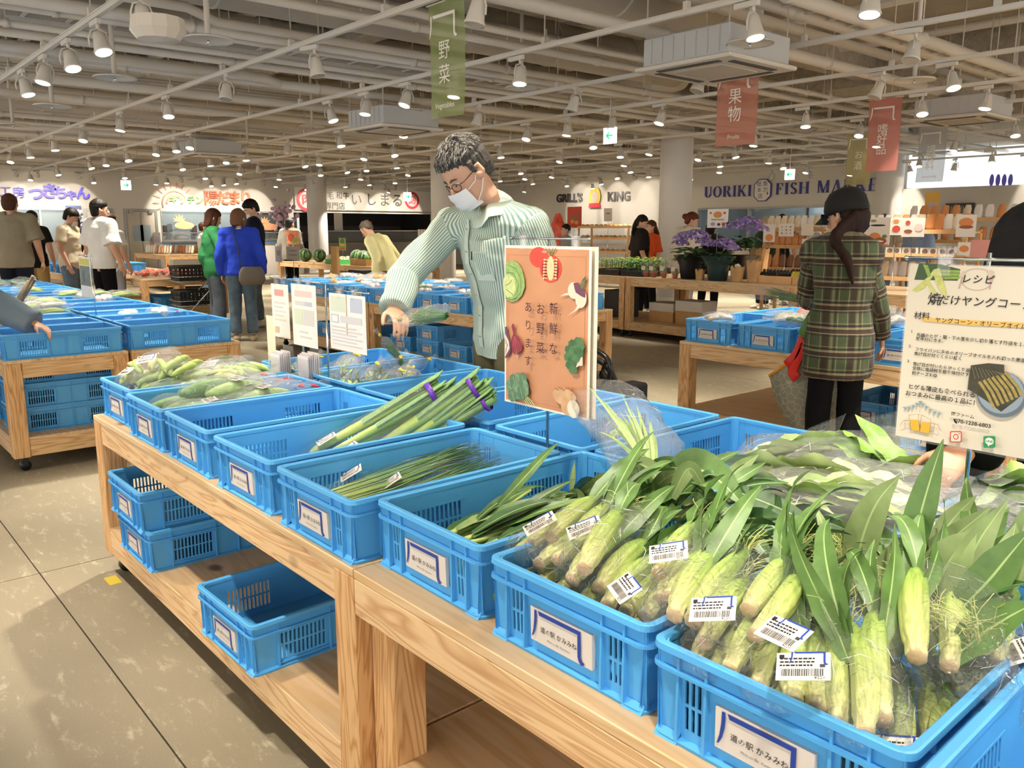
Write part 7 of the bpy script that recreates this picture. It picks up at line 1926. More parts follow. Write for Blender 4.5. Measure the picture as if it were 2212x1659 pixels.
hp = man.root.matrix_basis @ J['wrR']; b_ = lump_bag('dill_bag', [(sprig_mb(random.Random(4), 60, .17), mat('dill_green', '3e7a35'), 'sprigs')], .13, .30, .065, None, YTAPE, 61)
tag(b_, 'dill bag with a yellow tape neck held in the reaching hand', 'dill')
nk0 = aty(850, 708, 1.80); tp = aty(968, 690, 1.86); put(b_, axis_frame(tp+(tp-nk0).normalized()*.0, (nk0-tp), (0, -.3, 1)))

def plaid_mat():
    m, nt, b = nodes('plaid_flannel')
    def stripes(attr, per, spec, prev):
        at = N(nt, 'ShaderNodeAttribute', attribute_name=attr); mu = N(nt, 'ShaderNodeMath', operation='MULTIPLY_ADD'); mu.inputs[1].default_value = 1/per; mu.inputs[2].default_value = 10.0; fr = N(nt, 'ShaderNodeMath', operation='FRACT')
        nt.links.new(at.outputs['Fac'], mu.inputs[0]); nt.links.new(mu.outputs[0], fr.inputs[0])
        for (c0, w, col, f) in spec:
            d = N(nt, 'ShaderNodeMath', operation='SUBTRACT'); d.inputs[1].default_value = c0; ab = N(nt, 'ShaderNodeMath', operation='ABSOLUTE'); lt = N(nt, 'ShaderNodeMath', operation='LESS_THAN'); lt.inputs[1].default_value = w/2; ml = N(nt, 'ShaderNodeMath', operation='MULTIPLY'); ml.inputs[1].default_value = f
            nt.links.new(fr.outputs[0], d.inputs[0]); nt.links.new(d.outputs[0], ab.inputs[0]); nt.links.new(ab.outputs[0], lt.inputs[0]); nt.links.new(lt.outputs[0], ml.inputs[0])
            mx_ = N(nt, 'ShaderNodeMix', data_type='RGBA'); mx_.inputs[7].default_value = srgb(col); nt.links.new(ml.outputs[0], mx_.inputs[0])
            if isinstance(prev, tuple): mx_.inputs[6].default_value = prev
            else: nt.links.new(prev, mx_.inputs[6])
            prev = mx_.outputs[2]
        return prev
    o = stripes('su', .118, [(.28, .24, '33221a', .85), (.5, .10, '988a6e', .35), (.62, .05, '24211a', .8), (.72, .025, 'a89880', .6), (.1, .025, 'a89880', .5)], srgb('434f35'))
    o = stripes('sv', .112, [(.30, .22, '33221a', .9), (.46, .09, '9c8c70', .5), (.56, .07, '1e1c17', .85), (.14, .05, '1e1c17', .8), (.22, .022, 'b3a48c', .7), (.66, .022, 'a89880', .5)], o)
    nt.links.new(o, b.inputs['Base Color']); b.inputs['Roughness'].default_value = .9; b.inputs['Sheen Weight'].default_value = .1
    return m
PLAID = plaid_mat(); wp = aty(1812, 800, 3.95)
w = Fig((wp.x, 3.93, 0), math.radians(38), 1.56, 'woman in a black cap and green plaid shirt seen from behind, holding green onions', female=True, vox=.0085, build=.84)
L_ = w.local; w.J.update(shL=L_((-2.205, 3.94, 1.235)), elL=L_((-2.265, 3.99, 1.02)), wrL=L_((-2.25, 4.15, .955)), shR=L_((-1.955, 3.97, 1.235)), elR=L_((-1.93, 4.06, 1.0)), wrR=L_((-1.935, 4.15, .82)))
w.J['neck'] = L_((-2.09, 3.97, 1.31)); w.J['head'] = L_((-2.095, 4.0, 1.42)); w.HM = Matrix.Translation(w.J['head']) @ Matrix.Rotation(math.radians(48), 4, 'Z') @ Matrix.Rotation(math.radians(-12), 4, 'X')
w.body(hands={'L': dict(curl=.7), 'R': dict(curl=.4)})
J = w.J; segs = [(V((0, 0, .5)), V((0, 0, 1.34)), XA, .16, 0, 'flat')]
for sd in 'RL': segs += [(J['sh'+sd], J['el'+sd], V((0, 1, 0)), .06, .3, 'r'), (J['el'+sd], J['wr'+sd], V((0, 1, 0)), .052, .55, 'r')]
mbp = MB(); w.torso(mbp, .028, 'hip', True, .012); mbp.tube([V((0, 0, .63)), V((0, 0, .72)), V((0, -.0, .86))], [(.162, .125), (.172, .135), (.168, .132)], 20, up=XA)
for sd in 'RL': w.arm(mbp, sd, .016, r=(.054, .05, .046, .040))
mbp.tube([J['neck']-V((0, .0, .02)), J['neck']+V((0, -.01, .035))], [.082, .076], 16)
me = remesh(mbp, .0085, 3); displace(me, wrinkle(.010, 8.0, 9)); pattern_attr(me, segs); w.part('plaid_shirt', me, PLAID)
w.trousers(cloth('trousers_black', '141417'), .006, 0, .004, r=(.088, .058, .045)); w.shoes(BLACK)
w.hair_cap(mat('hair_dark_brown', '2b1a15', .62, spec=.18), .010, .05, -.06, length=[L_((-2.06, 3.865, 1.30)), L_((-1.98, 3.83, 1.22)), L_((-1.94, 3.825, 1.10))], amp=.005)
w.face(); cp = MB(); M = w.HM
def ringc(z, rx, ry, oy, n=24): return [M @ V((math.cos(a)*rx, oy+math.sin(a)*ry, z)) for a in (2*PI*j/n for j in range(n))]
cp.loft([ringc(.018, .094, .108, -.012), ringc(.05, .094, .109, -.012), ringc(.09, .086, .10, -.014), ringc(.125, .064, .076, -.016), ringc(.142, .03, .036, -.018), ringc(.146, .004, .005, -.018)])
cp.loft([[M @ V((x*.085, .075+.085*(1-x*x)*t, .03-.03*t-.02*x*x*t+dz)) for x in (j/6-1 for j in range(13))] for t, dz in ((0, 0), (.5, .004), (1, 0), (1, -.004), (.5, 0), (0, -.004))], 0, True, closed=False)
cp.cyl(M @ V((0, -.018, .144)), M @ V((0, -.018, .150)), .008, 10); cp.build('cap', mat('cap_black', '0f0f10', .85), w.root)
a, b = aty(1762, 652, 3.98), aty(1632, 632, 4.08); r = empty('green_onion_sleeve', a); tag(r, 'long film sleeve of green onions held by the woman in plaid', 'green onions')
mb = MB(); R = random.Random(6); d = b-a
for k in range(34): o = V((R.uniform(-.01, .01), R.uniform(-.03, .03), R.uniform(-.02, .02))); mb.tube([o*.6-d*.25, d*.3+o, d*.75+o*1.5+V((0, 0, R.uniform(-.01, .02)))], [.003, .003, .001], 5, cap=False)
mb.build('onion_tops', mat('onion_tops_green', '4d7a3a', .5), r)['kind'] = 'stuff'
mb = MB(); pouch(mb, d.length*1.35, .11, .07, .05, .9, 3, amp=.15); o = mb.build('film_bag', FILM); put(o, axis_frame(a-d*.25, d), r)
a, b = aty(1762, 668, 3.90), aty(1738, 722, 3.86); mb = MB(); mb.tube([a, a.lerp(b, .5), b, b+V((0, 0, -.02))], [.022, .03, .034, .01], 12); tag(mb.build('green_bundle', mat('onion_tops_green', '4d7a3a')), 'short green vegetable bundle tucked under the arm of the woman in plaid', 'greens')
pts = [aty(1662, 812, 3.93), aty(1735, 762, 3.95), aty(1860, 800, 4.1), aty(1790, 850, 4.12)]; bt_ = [aty(1712, 930, 3.97), aty(1750, 935, 3.97), aty(1835, 905, 4.1), aty(1800, 930, 4.1)]
r = empty('shopping_bag', bt_[0]); tag(r, 'grey patterned shopping bag with a yellow rim and red handle beside the woman in plaid', 'bag')
def bagtex():
    m, nt, b = nodes('bag_cloth'); tc = N(nt, 'ShaderNodeTexCoord'); vo = N(nt, 'ShaderNodeTexVoronoi', Scale=28.0, feature='DISTANCE_TO_EDGE'); nt.links.new(tc.outputs['Object'], vo.inputs['Vector'])
    cr = N(nt, 'ShaderNodeValToRGB'); cr.color_ramp.elements[0].position = .02; cr.color_ramp.elements[0].color = srgb('bdb9a4'); cr.color_ramp.elements[1].position = .06; cr.color_ramp.elements[1].color = srgb('96968a'); nt.links.new(vo.outputs['Distance'], cr.inputs['Fac']); nt.links.new(cr.outputs['Color'], b.inputs['Base Color']); b.inputs['Roughness'].default_value = .8; return m
mb = MB(); L0 = [p-r.location for p in bt_]; L1 = [p-r.location for p in pts]
def lp(t): return [L0[i].lerp(L1[i], t)+(V((0, -.035, 0)) if i < 2 else V((0, .03, 0)))*math.sin(t*PI) for i in range(4)]
mb.loft([lp(t/6) for t in range(7)], 0, True, cap=False); mb.poly(list(reversed(L0))); mb.build('bag_body', bagtex(), r)
mb = MB(); mb.tube(L1+[L1[0]], .009, 8); mb.build('rim', mat('bag_rim_yellow', 'd99a2f', .6), r)
mb = MB(); h0 = [aty(x, y, 3.9)-r.location for x, y in ((1700, 790), (1722, 765), (1740, 722), (1730, 755), (1712, 800), (1722, 818))]; P = spl(h0, 14)
mb.tube(P, [(.030, .006)]*15, 10, up=(1, 0, 0)); mb.build('handle', mat('bag_handle_red', 'd8241a', .45), r)

def shopper(px, py_top, D, h, yaw_deg, label, top, bottom, hair, sleeve='short', female=False, pose=None, hairkw=None, mask=False, hp=0., hy=0., shoes=None, vox=.013, build=1.0, bow=0., z=None, wide=0., g=.018, hem=None, neck_fwd=0., group=None, face=True):
    p = atd(px, py_top, D); f = Fig((p.x, p.y, 0), math.radians(yaw_deg), h, label, pose, female=female, vox=vox, build=build, bow=bow, head_pitch=hp, head_yaw=hy, neck_fwd=neck_fwd)
    f.body(hands={'R': dict(curl=.4), 'L': dict(curl=.4)}); f.shirt(top, sleeve, g, hem=hem or .80*f.k, seed=px % 17, flare=.006); f.trousers(bottom, .012, wide, seed=px % 13); f.shoes(shoes or mat('shoe_pale', 'cdc6b8', .6)); f.hair_cap(hair, **(hairkw or {}))
    if face: f.face(mouth=not mask)
    if mask:
        M = f.HM; mk = MB(); mk.loft([[M @ V((x*.066, .110-.032*x*x-.012*t, -.026-.085*t)) for x in (j/5-1 for j in range(11))] for t in (0, .25, .5, .75, 1)], 0, True, closed=False); mk.build('face_mask', mat('mask_white', 'e9ebee'), f.root)
    return f
JEAN, JEAN2 = denim('denim_blue', '55697c'), denim('denim_dark', '4c5560')
shopper(210, 428, 11.2, 1.74, 20, 'young man in a loose white t-shirt and black trousers, hand at his side', cloth('tshirt_white', 'e3e1dc'), cloth('trousers_black', '141417'), HAIR_B, 'half', pose=None, hy=-.5, g=.04, wide=.03, hem=.84, hairkw=dict(vol=.02, fringe=.05, back=-.06))
shopper(236, 462, 12.4, 1.58, 30, 'dark haired woman in white half hidden behind the man in the white t-shirt', cloth('blouse_white', 'e8e4e0'), cloth('skirt_grey', '8f9094'), HAIR_BR, 'short', True, hairkw=dict(length=[(0, -.12, 1.3), (0, -.12, 1.15)]))
shopper(143, 454, 12.6, 1.66, -35, 'stout man in a cream t-shirt and jeans wearing a mask, looking down', cloth('tshirt_cream', 'd6c9ad'), JEAN, HAIR_B, 'short', pose=None, mask=True, hp=.45, build=1.22, hairkw=dict(vol=.018, fringe=.05), neck_fwd=.04)
fg = shopper(18, 420, 11.4, 1.82, 60, 'broad person in an olive grey t-shirt seen from behind at the picture edge', cloth('tshirt_olive', '8d8471'), cloth('trousers_navy', '20222c'), HAIR_BR, 'half', build=1.1, g=.035, hem=.78, hairkw=dict(vol=.012, fringe=.06, back=-.05))
shopper(66, 452, 13.0, 1.64, 60, 'person in tan trousers carrying a canvas bag, behind the olive t-shirt', cloth('top_black', '1d1c1c'), cloth('trousers_tan', 'a88a58'), HAIR_B, 'short', True)
shopper(162, 470, 15.5, 1.58, 200, 'shop worker in black behind the counter under the blue poster', cloth('apron_black', '17171a'), cloth('apron_black', '17171a'), HAIR_BR, 'short', True)
bl_ = Fig((-9.92, 4.2, 0), math.radians(62), 1.60, 'woman in a royal blue sweater and jeans with a grey shoulder bag, seen from behind', female=True, vox=.011, build=1.05, head_pitch=.25, head_yaw=-.5)
bl_.body(hands={'R': dict(curl=.5), 'L': dict(curl=.4)}); bl_.shirt(cloth('sweater_blue', '2c45b8'), 'long', .03, hem=.80, amp=.008, seed=5, flare=.0); bl_.trousers(JEAN, .012, .006, .009); bl_.shoes(mat('shoe_beige', 'c9b798', .6)); bl_.hair_cap(mat('hair_ash_brown', '6b4a34', .62, spec=.18), .016, .055, -.06, bob=-.10); bl_.face()
c = MB(); J = bl_.J; c.tube([J['neck']+V((0, -.02, -.03)), J['neck']+V((0, -.025, .012))], [.066, .06], 14); c.build('white_collar', WHITE, bl_.root)
r = empty('shoulder_bag', (-9.66, 4.22, .82)); tag(r, 'grey shoulder bag on a thin strap at the hip of the woman in blue', 'bag')
mb = MB(); mb.loft([[V((math.cos(a)*.06*s_, math.sin(a)*.16*s_*1.0, z)) for a in (2*PI*j/18 for j in range(18))] for z, s_ in ((-.12, .55), (-.115, .85), (-.06, 1.05), (.03, 1.0), (.09, .8), (.1, .7))]); mb.build('bag_body', mat('bag_taupe', '6f675c', .6), r)
mb = MB(); mb.tube([(-.03, -.12, .09), (-.12, -.10, .3), (-.19, -.12, .52), (-.2, -.06, .60)], (.006), 6); mb.build('strap', mat('strap_dark', '3c3835', .6), r)
gf = Fig((-10.5, 4.1, 0), math.radians(-10), 1.61, 'woman with bobbed hair in a green sweater holding a black basket', female=True, vox=.011, build=1.0, head_pitch=.3)
gf.J.update(elL=gf.local((-10.52, 3.98, 1.02)), wrL=gf.local((-10.62, 4.05, .92)), elR=gf.local((-10.1, 4.1, 1.02)), wrR=gf.local((-10.15, 4.3, .92)))
gf.body(); gf.shirt(cloth('sweater_green', '2f7044'), 'long', .03, hem=.76, amp=.008, seed=8); gf.trousers(JEAN2, .016, .02); gf.shoes(mat('shoe_pale', 'cdc6b8')); gf.hair_cap(HAIR_BR, .016, .05, -.06, bob=-.13); gf.face()
nv = shopper(545, 436, 11.8, 1.76, 160, 'tall man in a navy t-shirt and grey mask facing the two women', cloth('tshirt_navy', '191c2a'), JEAN2, HAIR_B, 'half', mask=True, hp=.45, hy=.3, g=.03, hairkw=dict(vol=.016, fringe=.055, back=-.04))
yl = shopper(842, 484, 11.1, 1.54, 118, 'elderly man in a pale yellow jacket bending over a bag, by the melons', cloth('jacket_yellow', 'd8d099'), cloth('trousers_grey', '75706a'), mat('hair_thin_dark', '463d34', .62, spec=.18), 'long', pose=None, bow=.5, hp=.7, neck_fwd=.05, g=.035, hem=.82, hairkw=dict(vol=.006, fringe=.075, back=-.02))
shopper(1384, 464, 12.7, 1.57, -35, 'woman in black with long dark hair and a white strap by the bread shelves', cloth('top_black', '1d1c1c'), cloth('trousers_black', '141417'), HAIR_B, 'half', True, hy=-.5, hp=.35, g=.04, hairkw=dict(length=[(0, -.11, 1.3), (.02, -.11, 1.2)], fringe=.05))
shopper(1408, 488, 13.5, 1.5, 160, 'woman in an orange top behind the woman in black', cloth('top_orange', 'd2552f'), cloth('trousers_black', '141417'), HAIR_BR, 'half', True, hairkw=dict(length=[(0, -.11, 1.25), (.02, -.11, 1.1)]))
ct = shopper(1482, 467, 12.0, 1.60, -25, 'woman with tied red-brown hair in a cream t-shirt printed on the back', cloth('tshirt_ivory', 'd6ccba'), cloth('trousers_white', 'c9c9c6'), mat('hair_red_brown', '5a2a1c', .62, spec=.18), 'half', True, hp=.35, hy=-.4, g=.05, build=1.2, hairkw=dict(bun=True, fringe=.055), bow=.12)
shopper(1224, 488, 15.5, 1.45, 150, 'child-sized shopper in grey beyond the orange sign', cloth('top_grey', '8d8b8c'), JEAN, HAIR_B, 'half')
shopper(1655, 470, 14.5, 1.56, 160, 'shopper in a beige cap and dark green coat before the fish market windows', cloth('coat_green', '2f3b33'), cloth('trousers_black', '141417'), mat('cap_beige', '9d9079', .7), 'long', hairkw=dict(vol=.014, fringe=.05))
shopper(1690, 461, 15.2, 1.62, 10, 'dark haired shopper hidden behind the snack shelf', cloth('top_black', '1d1c1c'), cloth('trousers_black', '141417'), HAIR_B)
shopper(1535, 492, 13.2, 1.45, 20, 'shopper in a long black coat under the flower market card', cloth('coat_black', '121214'), cloth('coat_black', '121214'), HAIR_B, 'long', build=1.25, g=.05)
shopper(1990, 464, 11.8, 1.53, -20, 'shopper with dark curly hair in a light blue shirt among the snack shelves', cloth('shirt_light_blue', '8fa4c6'), JEAN, HAIR_BR, 'half', hairkw=dict(vol=.028, fringe=.04))
shopper(1912, 458, 14.0, 1.6, 20, 'shopper in a dark cap whose head shows above the bun poster', cloth('coat_beige', 'a8a092'), JEAN, mat('cap_dark_olive', '4c4a3a', .8))
shopper(625, 478, 17.5, 1.58, 20, 'person in a black hat and grey shawl by the white orchid', cloth('shawl_grey', '8d877e'), cloth('trousers_black', '141417'), mat('hat_black', '151414', .8), 'long', g=.05)
shopper(437, 487, 17.5, 1.5, -10, 'shopper in white behind the woman in green', cloth('tshirt_white', 'e3e1dc'), JEAN, HAIR_BR, 'short', True)

rp = Fig((-.60, 2.62, 0), math.radians(172), 1.66, 'person in a black jacket at the picture edge, hand reaching down past the recipe sign', vox=.008, build=1.12, skin=SKIN2)
L_ = rp.local; rp.J.update(shR=L_((-.80, 2.56, 1.34)), elR=L_((-.76, 2.28, 1.08)), wrR=L_(aty(2078, 975, 1.90)), shL=L_((-.40, 2.60, 1.34)), elL=L_((-.32, 2.5, 1.05)), wrL=L_((-.30, 2.35, .9)))
hand_t = aty(2008, 1045, 1.80)
rp.body(hands={'R': dict(d=L_(hand_t)-rp.J['wrR'], palm=V((.2, .4, -.9)), curl=.75), 'L': {}})
rp.shirt(cloth('jacket_black', '0b0b0c'), 'long', .04, hem=.74, amp=.008, seed=6); rp.trousers(cloth('trousers_black', '141417')); rp.shoes(BLACK); rp.hair_cap(HAIR_B); rp.face()
lp_ = Fig((-5.62, .48, 0), math.radians(-20), 1.58, 'person in a blue-grey gathered sleeve at the picture edge, hand in a crate', female=True, vox=.009)
L_ = lp_.local; lp_.J.update(shR=L_((-5.58, .60, 1.20)), elR=L_((-5.50, .82, .98)), wrR=L_((-5.30, 1.02, .84)), pelvis=L_((-5.68, .42, .9)), sho=L_((-5.70, .56, 1.22)), chest=L_((-5.70, .52, 1.12)), waist=L_((-5.69, .46, 1.0)), neck=L_((-5.72, .60, 1.28)), head=L_((-5.76, .66, 1.38)), shL=L_((-5.86, .6, 1.2)), elL=L_((-5.95, .72, .98)), wrL=L_((-5.9, .86, .86)))
lp_.HM = Matrix.Translation(lp_.J['head']) @ Matrix.Rotation(-.6, 4, 'X')
lp_.body(hands={'R': dict(curl=.5, palm=V((0, 0, -1)))}); s_ = lp_.shirt(cloth('blouse_blue_grey', '71808e'), 'long', .045, hem=.78, amp=.012, seed=12); lp_.trousers(JEAN2); lp_.shoes(BLACK); lp_.hair_cap(HAIR_B); lp_.face()
KRAFT = mat('kraft_paper', 'c39a68', .75, noise=(12, .12)); CARD = mat('cardboard', 'c2965e', .8, noise=(10, .08)); TERRA = mat('terracotta', 'b9694a', .75)
FOLI = mat('seedling_green', '5f9140', .5, noise=(40, .3)); FOLI_Y = mat('seedling_yellow', 'b3c04c', .5, noise=(40, .25)); FOLI_D = mat('hydrangea_leaf', '3d6638', .5, noise=(40, .25))
SHELFW = mat('shelf_wood', 'd9aa74', .55, noise=(8, .08)); WHT = mat('pack_white', 'efe8e0', .4); SNK = mat('pack_cream', 'ecd9ba', .4, noise=(30, .12))
R = random.Random(77)
def tray(x0, x1, y0, y1, z, lab):
    r = empty('plant_tray', ((x0+x1)/2, (y0+y1)/2, z)); tag(r, lab, 'tray', 'black plant trays'); a, b, c, d = x0-(x0+x1)/2, x1-(x0+x1)/2, y0-(y0+y1)/2, y1-(y0+y1)/2
    mb = MB(); mb.box(a, b, c, d, .002, .008)
    for (p, q, u, v) in ((a, b, c, c+.006), (a, b, d-.006, d), (a, a+.006, c, d), (b-.006, b, c, d)): mb.box(p, q, u, v, .0, .02); mb.box(p, q, u, v, .06, .075)
    n = 14
    for k in range(n):
        t = k/(n-1); x = a+(b-a)*t
        for y in (c, d-.006): mb.box(max(a, x-.008), min(b, x+.008), y, y+.006, .02, .06)
    mb.build('tray_body', BLACK, r)
    s = MB(); s.box(a+.01, b-.01, c+.01, d-.01, .008, .055); s.build('potting_soil', mat('soil', '3b2c20', .95, noise=(60, .3)), r)
pL = aty(1287, 590, 8.12).x; pM = aty(1335, 590, 8.12).x; pR = aty(1384, 590, 8.12).x
tray(pL-.1, pM-.02, 8.16, 8.62, .77, 'black plant tray of seedlings at the left of the flower table'); tray(pM+.01, pR, 8.16, 8.62, .77, 'black plant tray of seedlings next to the cactus pots'); tray(pL-.1, pR-.3, 8.66, 9.1, .77, 'black plant tray in the second line of the flower table')
def seedling(m1, m2):
    mb = MB(); R = random.Random(len(MATS)); mb.tube([(0, 0, 0), (.004, .003, .08), (0, .006, .15)], [.004, .003, .002], 6); r = link('seedling', mb.mesh('seedling', FOLI))
    b = MB()
    for k in range(13):
        a = k*2.4; z = .05+.008*k; blade(b, (0, 0, z), (math.cos(a), math.sin(a), .35), .075-.002*k, .034, .9, (0, 0, 1), 0, .05, n=5, fold=.15, m=0 if k < 9 else 1, mr=0 if k < 9 else 1)
    b.build('leaves', [m1, m2], r); return r
sd = [seedling(FOLI, FOLI_Y), seedling(FOLI, FOLI)]; n = 0
for (x0, x1, y0, y1) in ((pL-.06, pM-.06, 8.2, 8.58), (pM+.05, pR-.04, 8.2, 8.58), (pL-.06, pR-.35, 8.7, 9.06)):
    for i in range(5):
        for j in range(3):
            n += 1; c = copy_tree(sd[(i+j) % 2], (x0+(x1-x0)*i/4+R.uniform(-.02, .02), y0+(y1-y0)*j/2, .815), rz=R.uniform(0, 6)); c.scale = (1.15,)*3
            tag(c, '%s leafy seedling, %s in the black trays of the flower table' % ('yellow-tipped' if (i+j) % 2 == 0 else 'plain green', nth(n)), 'seedling', 'seedlings in the trays')
for s in sd: drop(s)
for i, px in enumerate((1394, 1411, 1434, 1458)):
    p = aty(px, 598, 8.2); r = empty('potted_cactus', (p.x, 8.2, .77)); tag(r, 'small cactus in a terracotta pot, %s from the plant trays' % nth(i+1), 'cactus', 'cactus pots'); 
    mb = MB(); mb.lathe([(.026, 0), (.036, .055), (.04, .056), (.04, .07), (.034, .07), (.033, .06), (.001, .06)], n=16); mb.build('pot', TERRA, r)
    mb = MB(); mb.lathe([(.022, .06), (.034, .075), (.036, .095), (.028, .115), (.001, .122)], n=16); mb.build('cactus_body', mat('cactus_green', '7d8d5c', .6), r)
    mb = MB(); 
    for k in range(6): mb.sph((R.uniform(-.02, .02), R.uniform(-.02, .0), .1+R.uniform(0, .02)), .008, 6, 5)
    mb.build('flower', mat('flower_pale', 'e8d8c8', .6), r)
    mb = MB(); pouch(mb, .2, .11, .09, .05, .95, i, amp=.15); o = mb.build('film_wrap', FILM, r); o.rotation_euler = (PI/2, 0, 0); 
    mb = MB(); mb.box(-.03, .03, -.047, -.045, .09, .14); mb.build('tag', mat('tag_paper', 'e6d8c2', .6), r)
def hydrangea(px, py, Y, heads, wrap, lab, h=.32, tilt=0.):
    p = aty(px, py, Y); r = empty('potted_hydrangea', (p.x, Y, .77)); r.scale = (1.3, 1.3, 1.3); tag(r, lab, 'flowers', 'purple hydrangeas'); R = random.Random(px)
    mb = MB(); n = 20; mb.loft([[V((math.cos(a)*q*(1+w_*math.sin(5*a)), math.sin(a)*q*(1+w_*math.sin(5*a)), z)) for a in (2*PI*j/n for j in range(n))] for z, q, w_ in ((0, .07, 0), (.005, .085, 0), (.12, .10, .03), (.18, .12, .10), (.22, .14, .18))], 0, True, cap=False); mb.build('wrap', wrap, r)
    mb = MB()
    for k in range(64):
        a = R.uniform(0, 6.3); q = R.uniform(.03, .17); blade(mb, (math.cos(a)*q*.6, math.sin(a)*q*.6, h-.12+R.uniform(-.04, .08)), (math.cos(a), math.sin(a), R.uniform(-.1, .7)), R.uniform(.08, .12), R.uniform(.045, .07), .8, (0, 0, 1), R.uniform(-.5, .5), .1, n=5, ph=k)
    mb.build('leaves', [FOLI_D, FOLI_D], r)
    for (hx, hy, hz, hr) in heads:
        mb = MB(); hr *= 1.25
        for k in range(120):
            a, b = R.uniform(0, 6.3), R.uniform(0, 1.5); c = V((hx+math.sin(b)*math.cos(a)*hr, hy+math.sin(b)*math.sin(a)*hr, hz+math.cos(b)*hr*.6)); nn = (c-V((hx, hy, hz-.03))).normalized(); u = nn.cross(V((.3, .2, 1))).normalized(); w = nn.cross(u)
            for q in range(4):
                t = q*PI/2+k; d = (u*math.cos(t)+w*math.sin(t))*.013; e = (u*math.cos(t+.75)+w*math.sin(t+.75))*.012; f = (u*math.cos(t-.75)+w*math.sin(t-.75))*.012; mb.quad(c, c+f+nn*.002, c+d*1.25, c+e+nn*.002, k % 3)
        mb.build('flower_head', [mat('petal_violet', '8d72b8', .6), mat('petal_lilac', 'a892c8', .6), mat('petal_mauve', '7d6aa6', .6)], r)
DW, TW = mat('wrap_black', '18191b', .4), mat('wrap_dark_teal', '22363a', .4)
hydrangea(1490, 600, 8.3, [(-.06, 0, .36, .10), (.07, -.02, .38, .10), (.13, .03, .33, .07), (-.14, .02, .31, .07)], DW, 'purple hydrangea in a black wrap beside the cactus pots')
hydrangea(1550, 600, 8.25, [(-.08, 0, .30, .08), (.05, 0, .31, .09), (.14, .0, .28, .06)], TW, 'bluish hydrangea in a dark teal wrap, middle of the three', .28)
hydrangea(1600, 590, 8.75, [(-.08, 0, .46, .1), (.05, 0, .49, .11), (.15, .02, .44, .08)], DW, 'tallest purple hydrangea in a black wrap at the back', .42)
for i, (px, Y, w, h, lab) in enumerate(((1592, 8.22, .13, .17, 'open kraft paper bag with a white flower beside the teal wrapped hydrangea'), (1627, 8.3, .14, .24, 'tall kraft paper bag at the corner of the flower table'), (1637, 9.0, .2, .36, 'big kraft paper bag standing behind the tallest hydrangea'), (1512, 8.2, .1, .12, 'kraft paper wrapped pot between two hydrangeas'))):
    p = aty(px, 600, Y); r = empty('paper_bag', (p.x, Y, .77)); tag(r, lab, 'paper bag', 'kraft paper bags'); n = 20
    mb = MB(); mb.loft([[V((math.copysign(abs(math.cos(a))**.5, math.cos(a))*w/2*q*(1+.04*math.sin(7*a+z*30)), math.copysign(abs(math.sin(a))**.5, math.sin(a))*w*.35*q, z+(.02*math.sin(9*a) if z > h*.8 else 0))) for a in (2*PI*j/n for j in range(n))] for z, q in ((0, .85), (.004, .9), (h*.5, 1), (h*.85, 1.1), (h, 1.18))], 0, False, cap=False); mb.poly([V((math.cos(2*PI*j/n)*w*.42, math.sin(2*PI*j/n)*w*.3, .003)) for j in range(n)]); mb.build('bag_body', KRAFT, r)
    if i == 0:
        mb = MB(); [mb.sph((R.uniform(-.03, .03), R.uniform(-.03, .03), h+R.uniform(0, .02)), .018, 8, 6) for _ in range(7)]; mb.build('white_flower', WHITE, r)
def pole_card(px0, px1, py0, py1, Y, zb, m, lab, art=None, cat='sign', pole=True, tilt=0, group='cards on poles'):
    a, b = aty(px0, py0, Y), aty(px1, py1, Y); xc = (a.x+b.x)/2; w, h = b.x-a.x, a.z-b.z; r = empty('price_card', (xc, Y, zb)); tag(r, lab, cat, group)
    mb = MB(); mb.bevbox(-w/2, w/2, -.002, .002, b.z-zb, a.z-zb, .0005); o = mb.build('card', m, r)
    if pole: mb = MB(); mb.cyl((0, .005, 0), (0, .005, a.z-zb), .004, 8); mb.build('pole', STEEL, r)
    if art:
        c = Sheet(Y-.002)
        for (u, v, ru, rv, mm) in art: c.blob(px0+(px1-px0)*u, py0+(py1-py0)*v, (px1-px0)*ru, (py1-py0)*rv, mm, n=14)
        q = c.build('card_print', r)
        if q: q.location = -V(r.location)
    return r
pr, po, pb, pg = mat('poster_red', 'c8503c', .5), mat('poster_orange', 'd98a4c', .5), mat('poster_brown', '8d5234', .5), mat('poster_grey', 'b9b3ae', .5)
r = pole_card(1529, 1572, 452, 492, 9.05, .77, PAPER, 'flower market card on a pole between the hydrangeas', [(.5, .3, .22, .18, po), (.25, .8, .12, .1, mat('petal_lilac', 'a892c8')), (.55, .82, .08, .08, BLACK), (.78, .8, .1, .1, pr), (.15, .2, .06, .06, pr), (.85, .2, .07, .07, pr)])
mb = MB(); a = aty(1550, 474, 9.045); put_text(mb, 'Flower marche', (a.x, 9.0445, a.z), UX, UZ, .032, 0); o = mb.build('card_lettering', INK, r); o.location = -V(r.location)
def box_open(name, x0, x1, y0, y1, z, h, m, lab, cat, group=None):
    r = empty(name, ((x0+x1)/2, (y0+y1)/2, z)); tag(r, lab, cat, group); a, c = (x1-x0)/2, (y1-y0)/2; mb = MB(); t = .008
    mb.box(-a, a, -c, c, 0, t); mb.box(-a, a, -c, -c+t, t, h); mb.box(-a, a, c-t, c, t, h); mb.box(-a, -a+t, -c+t, c-t, t, h); mb.box(a-t, a, -c+t, c-t, t, h); mb.build('box_body', m, r); return r
X = lambda px, Y: aty(px, 560, Y).x
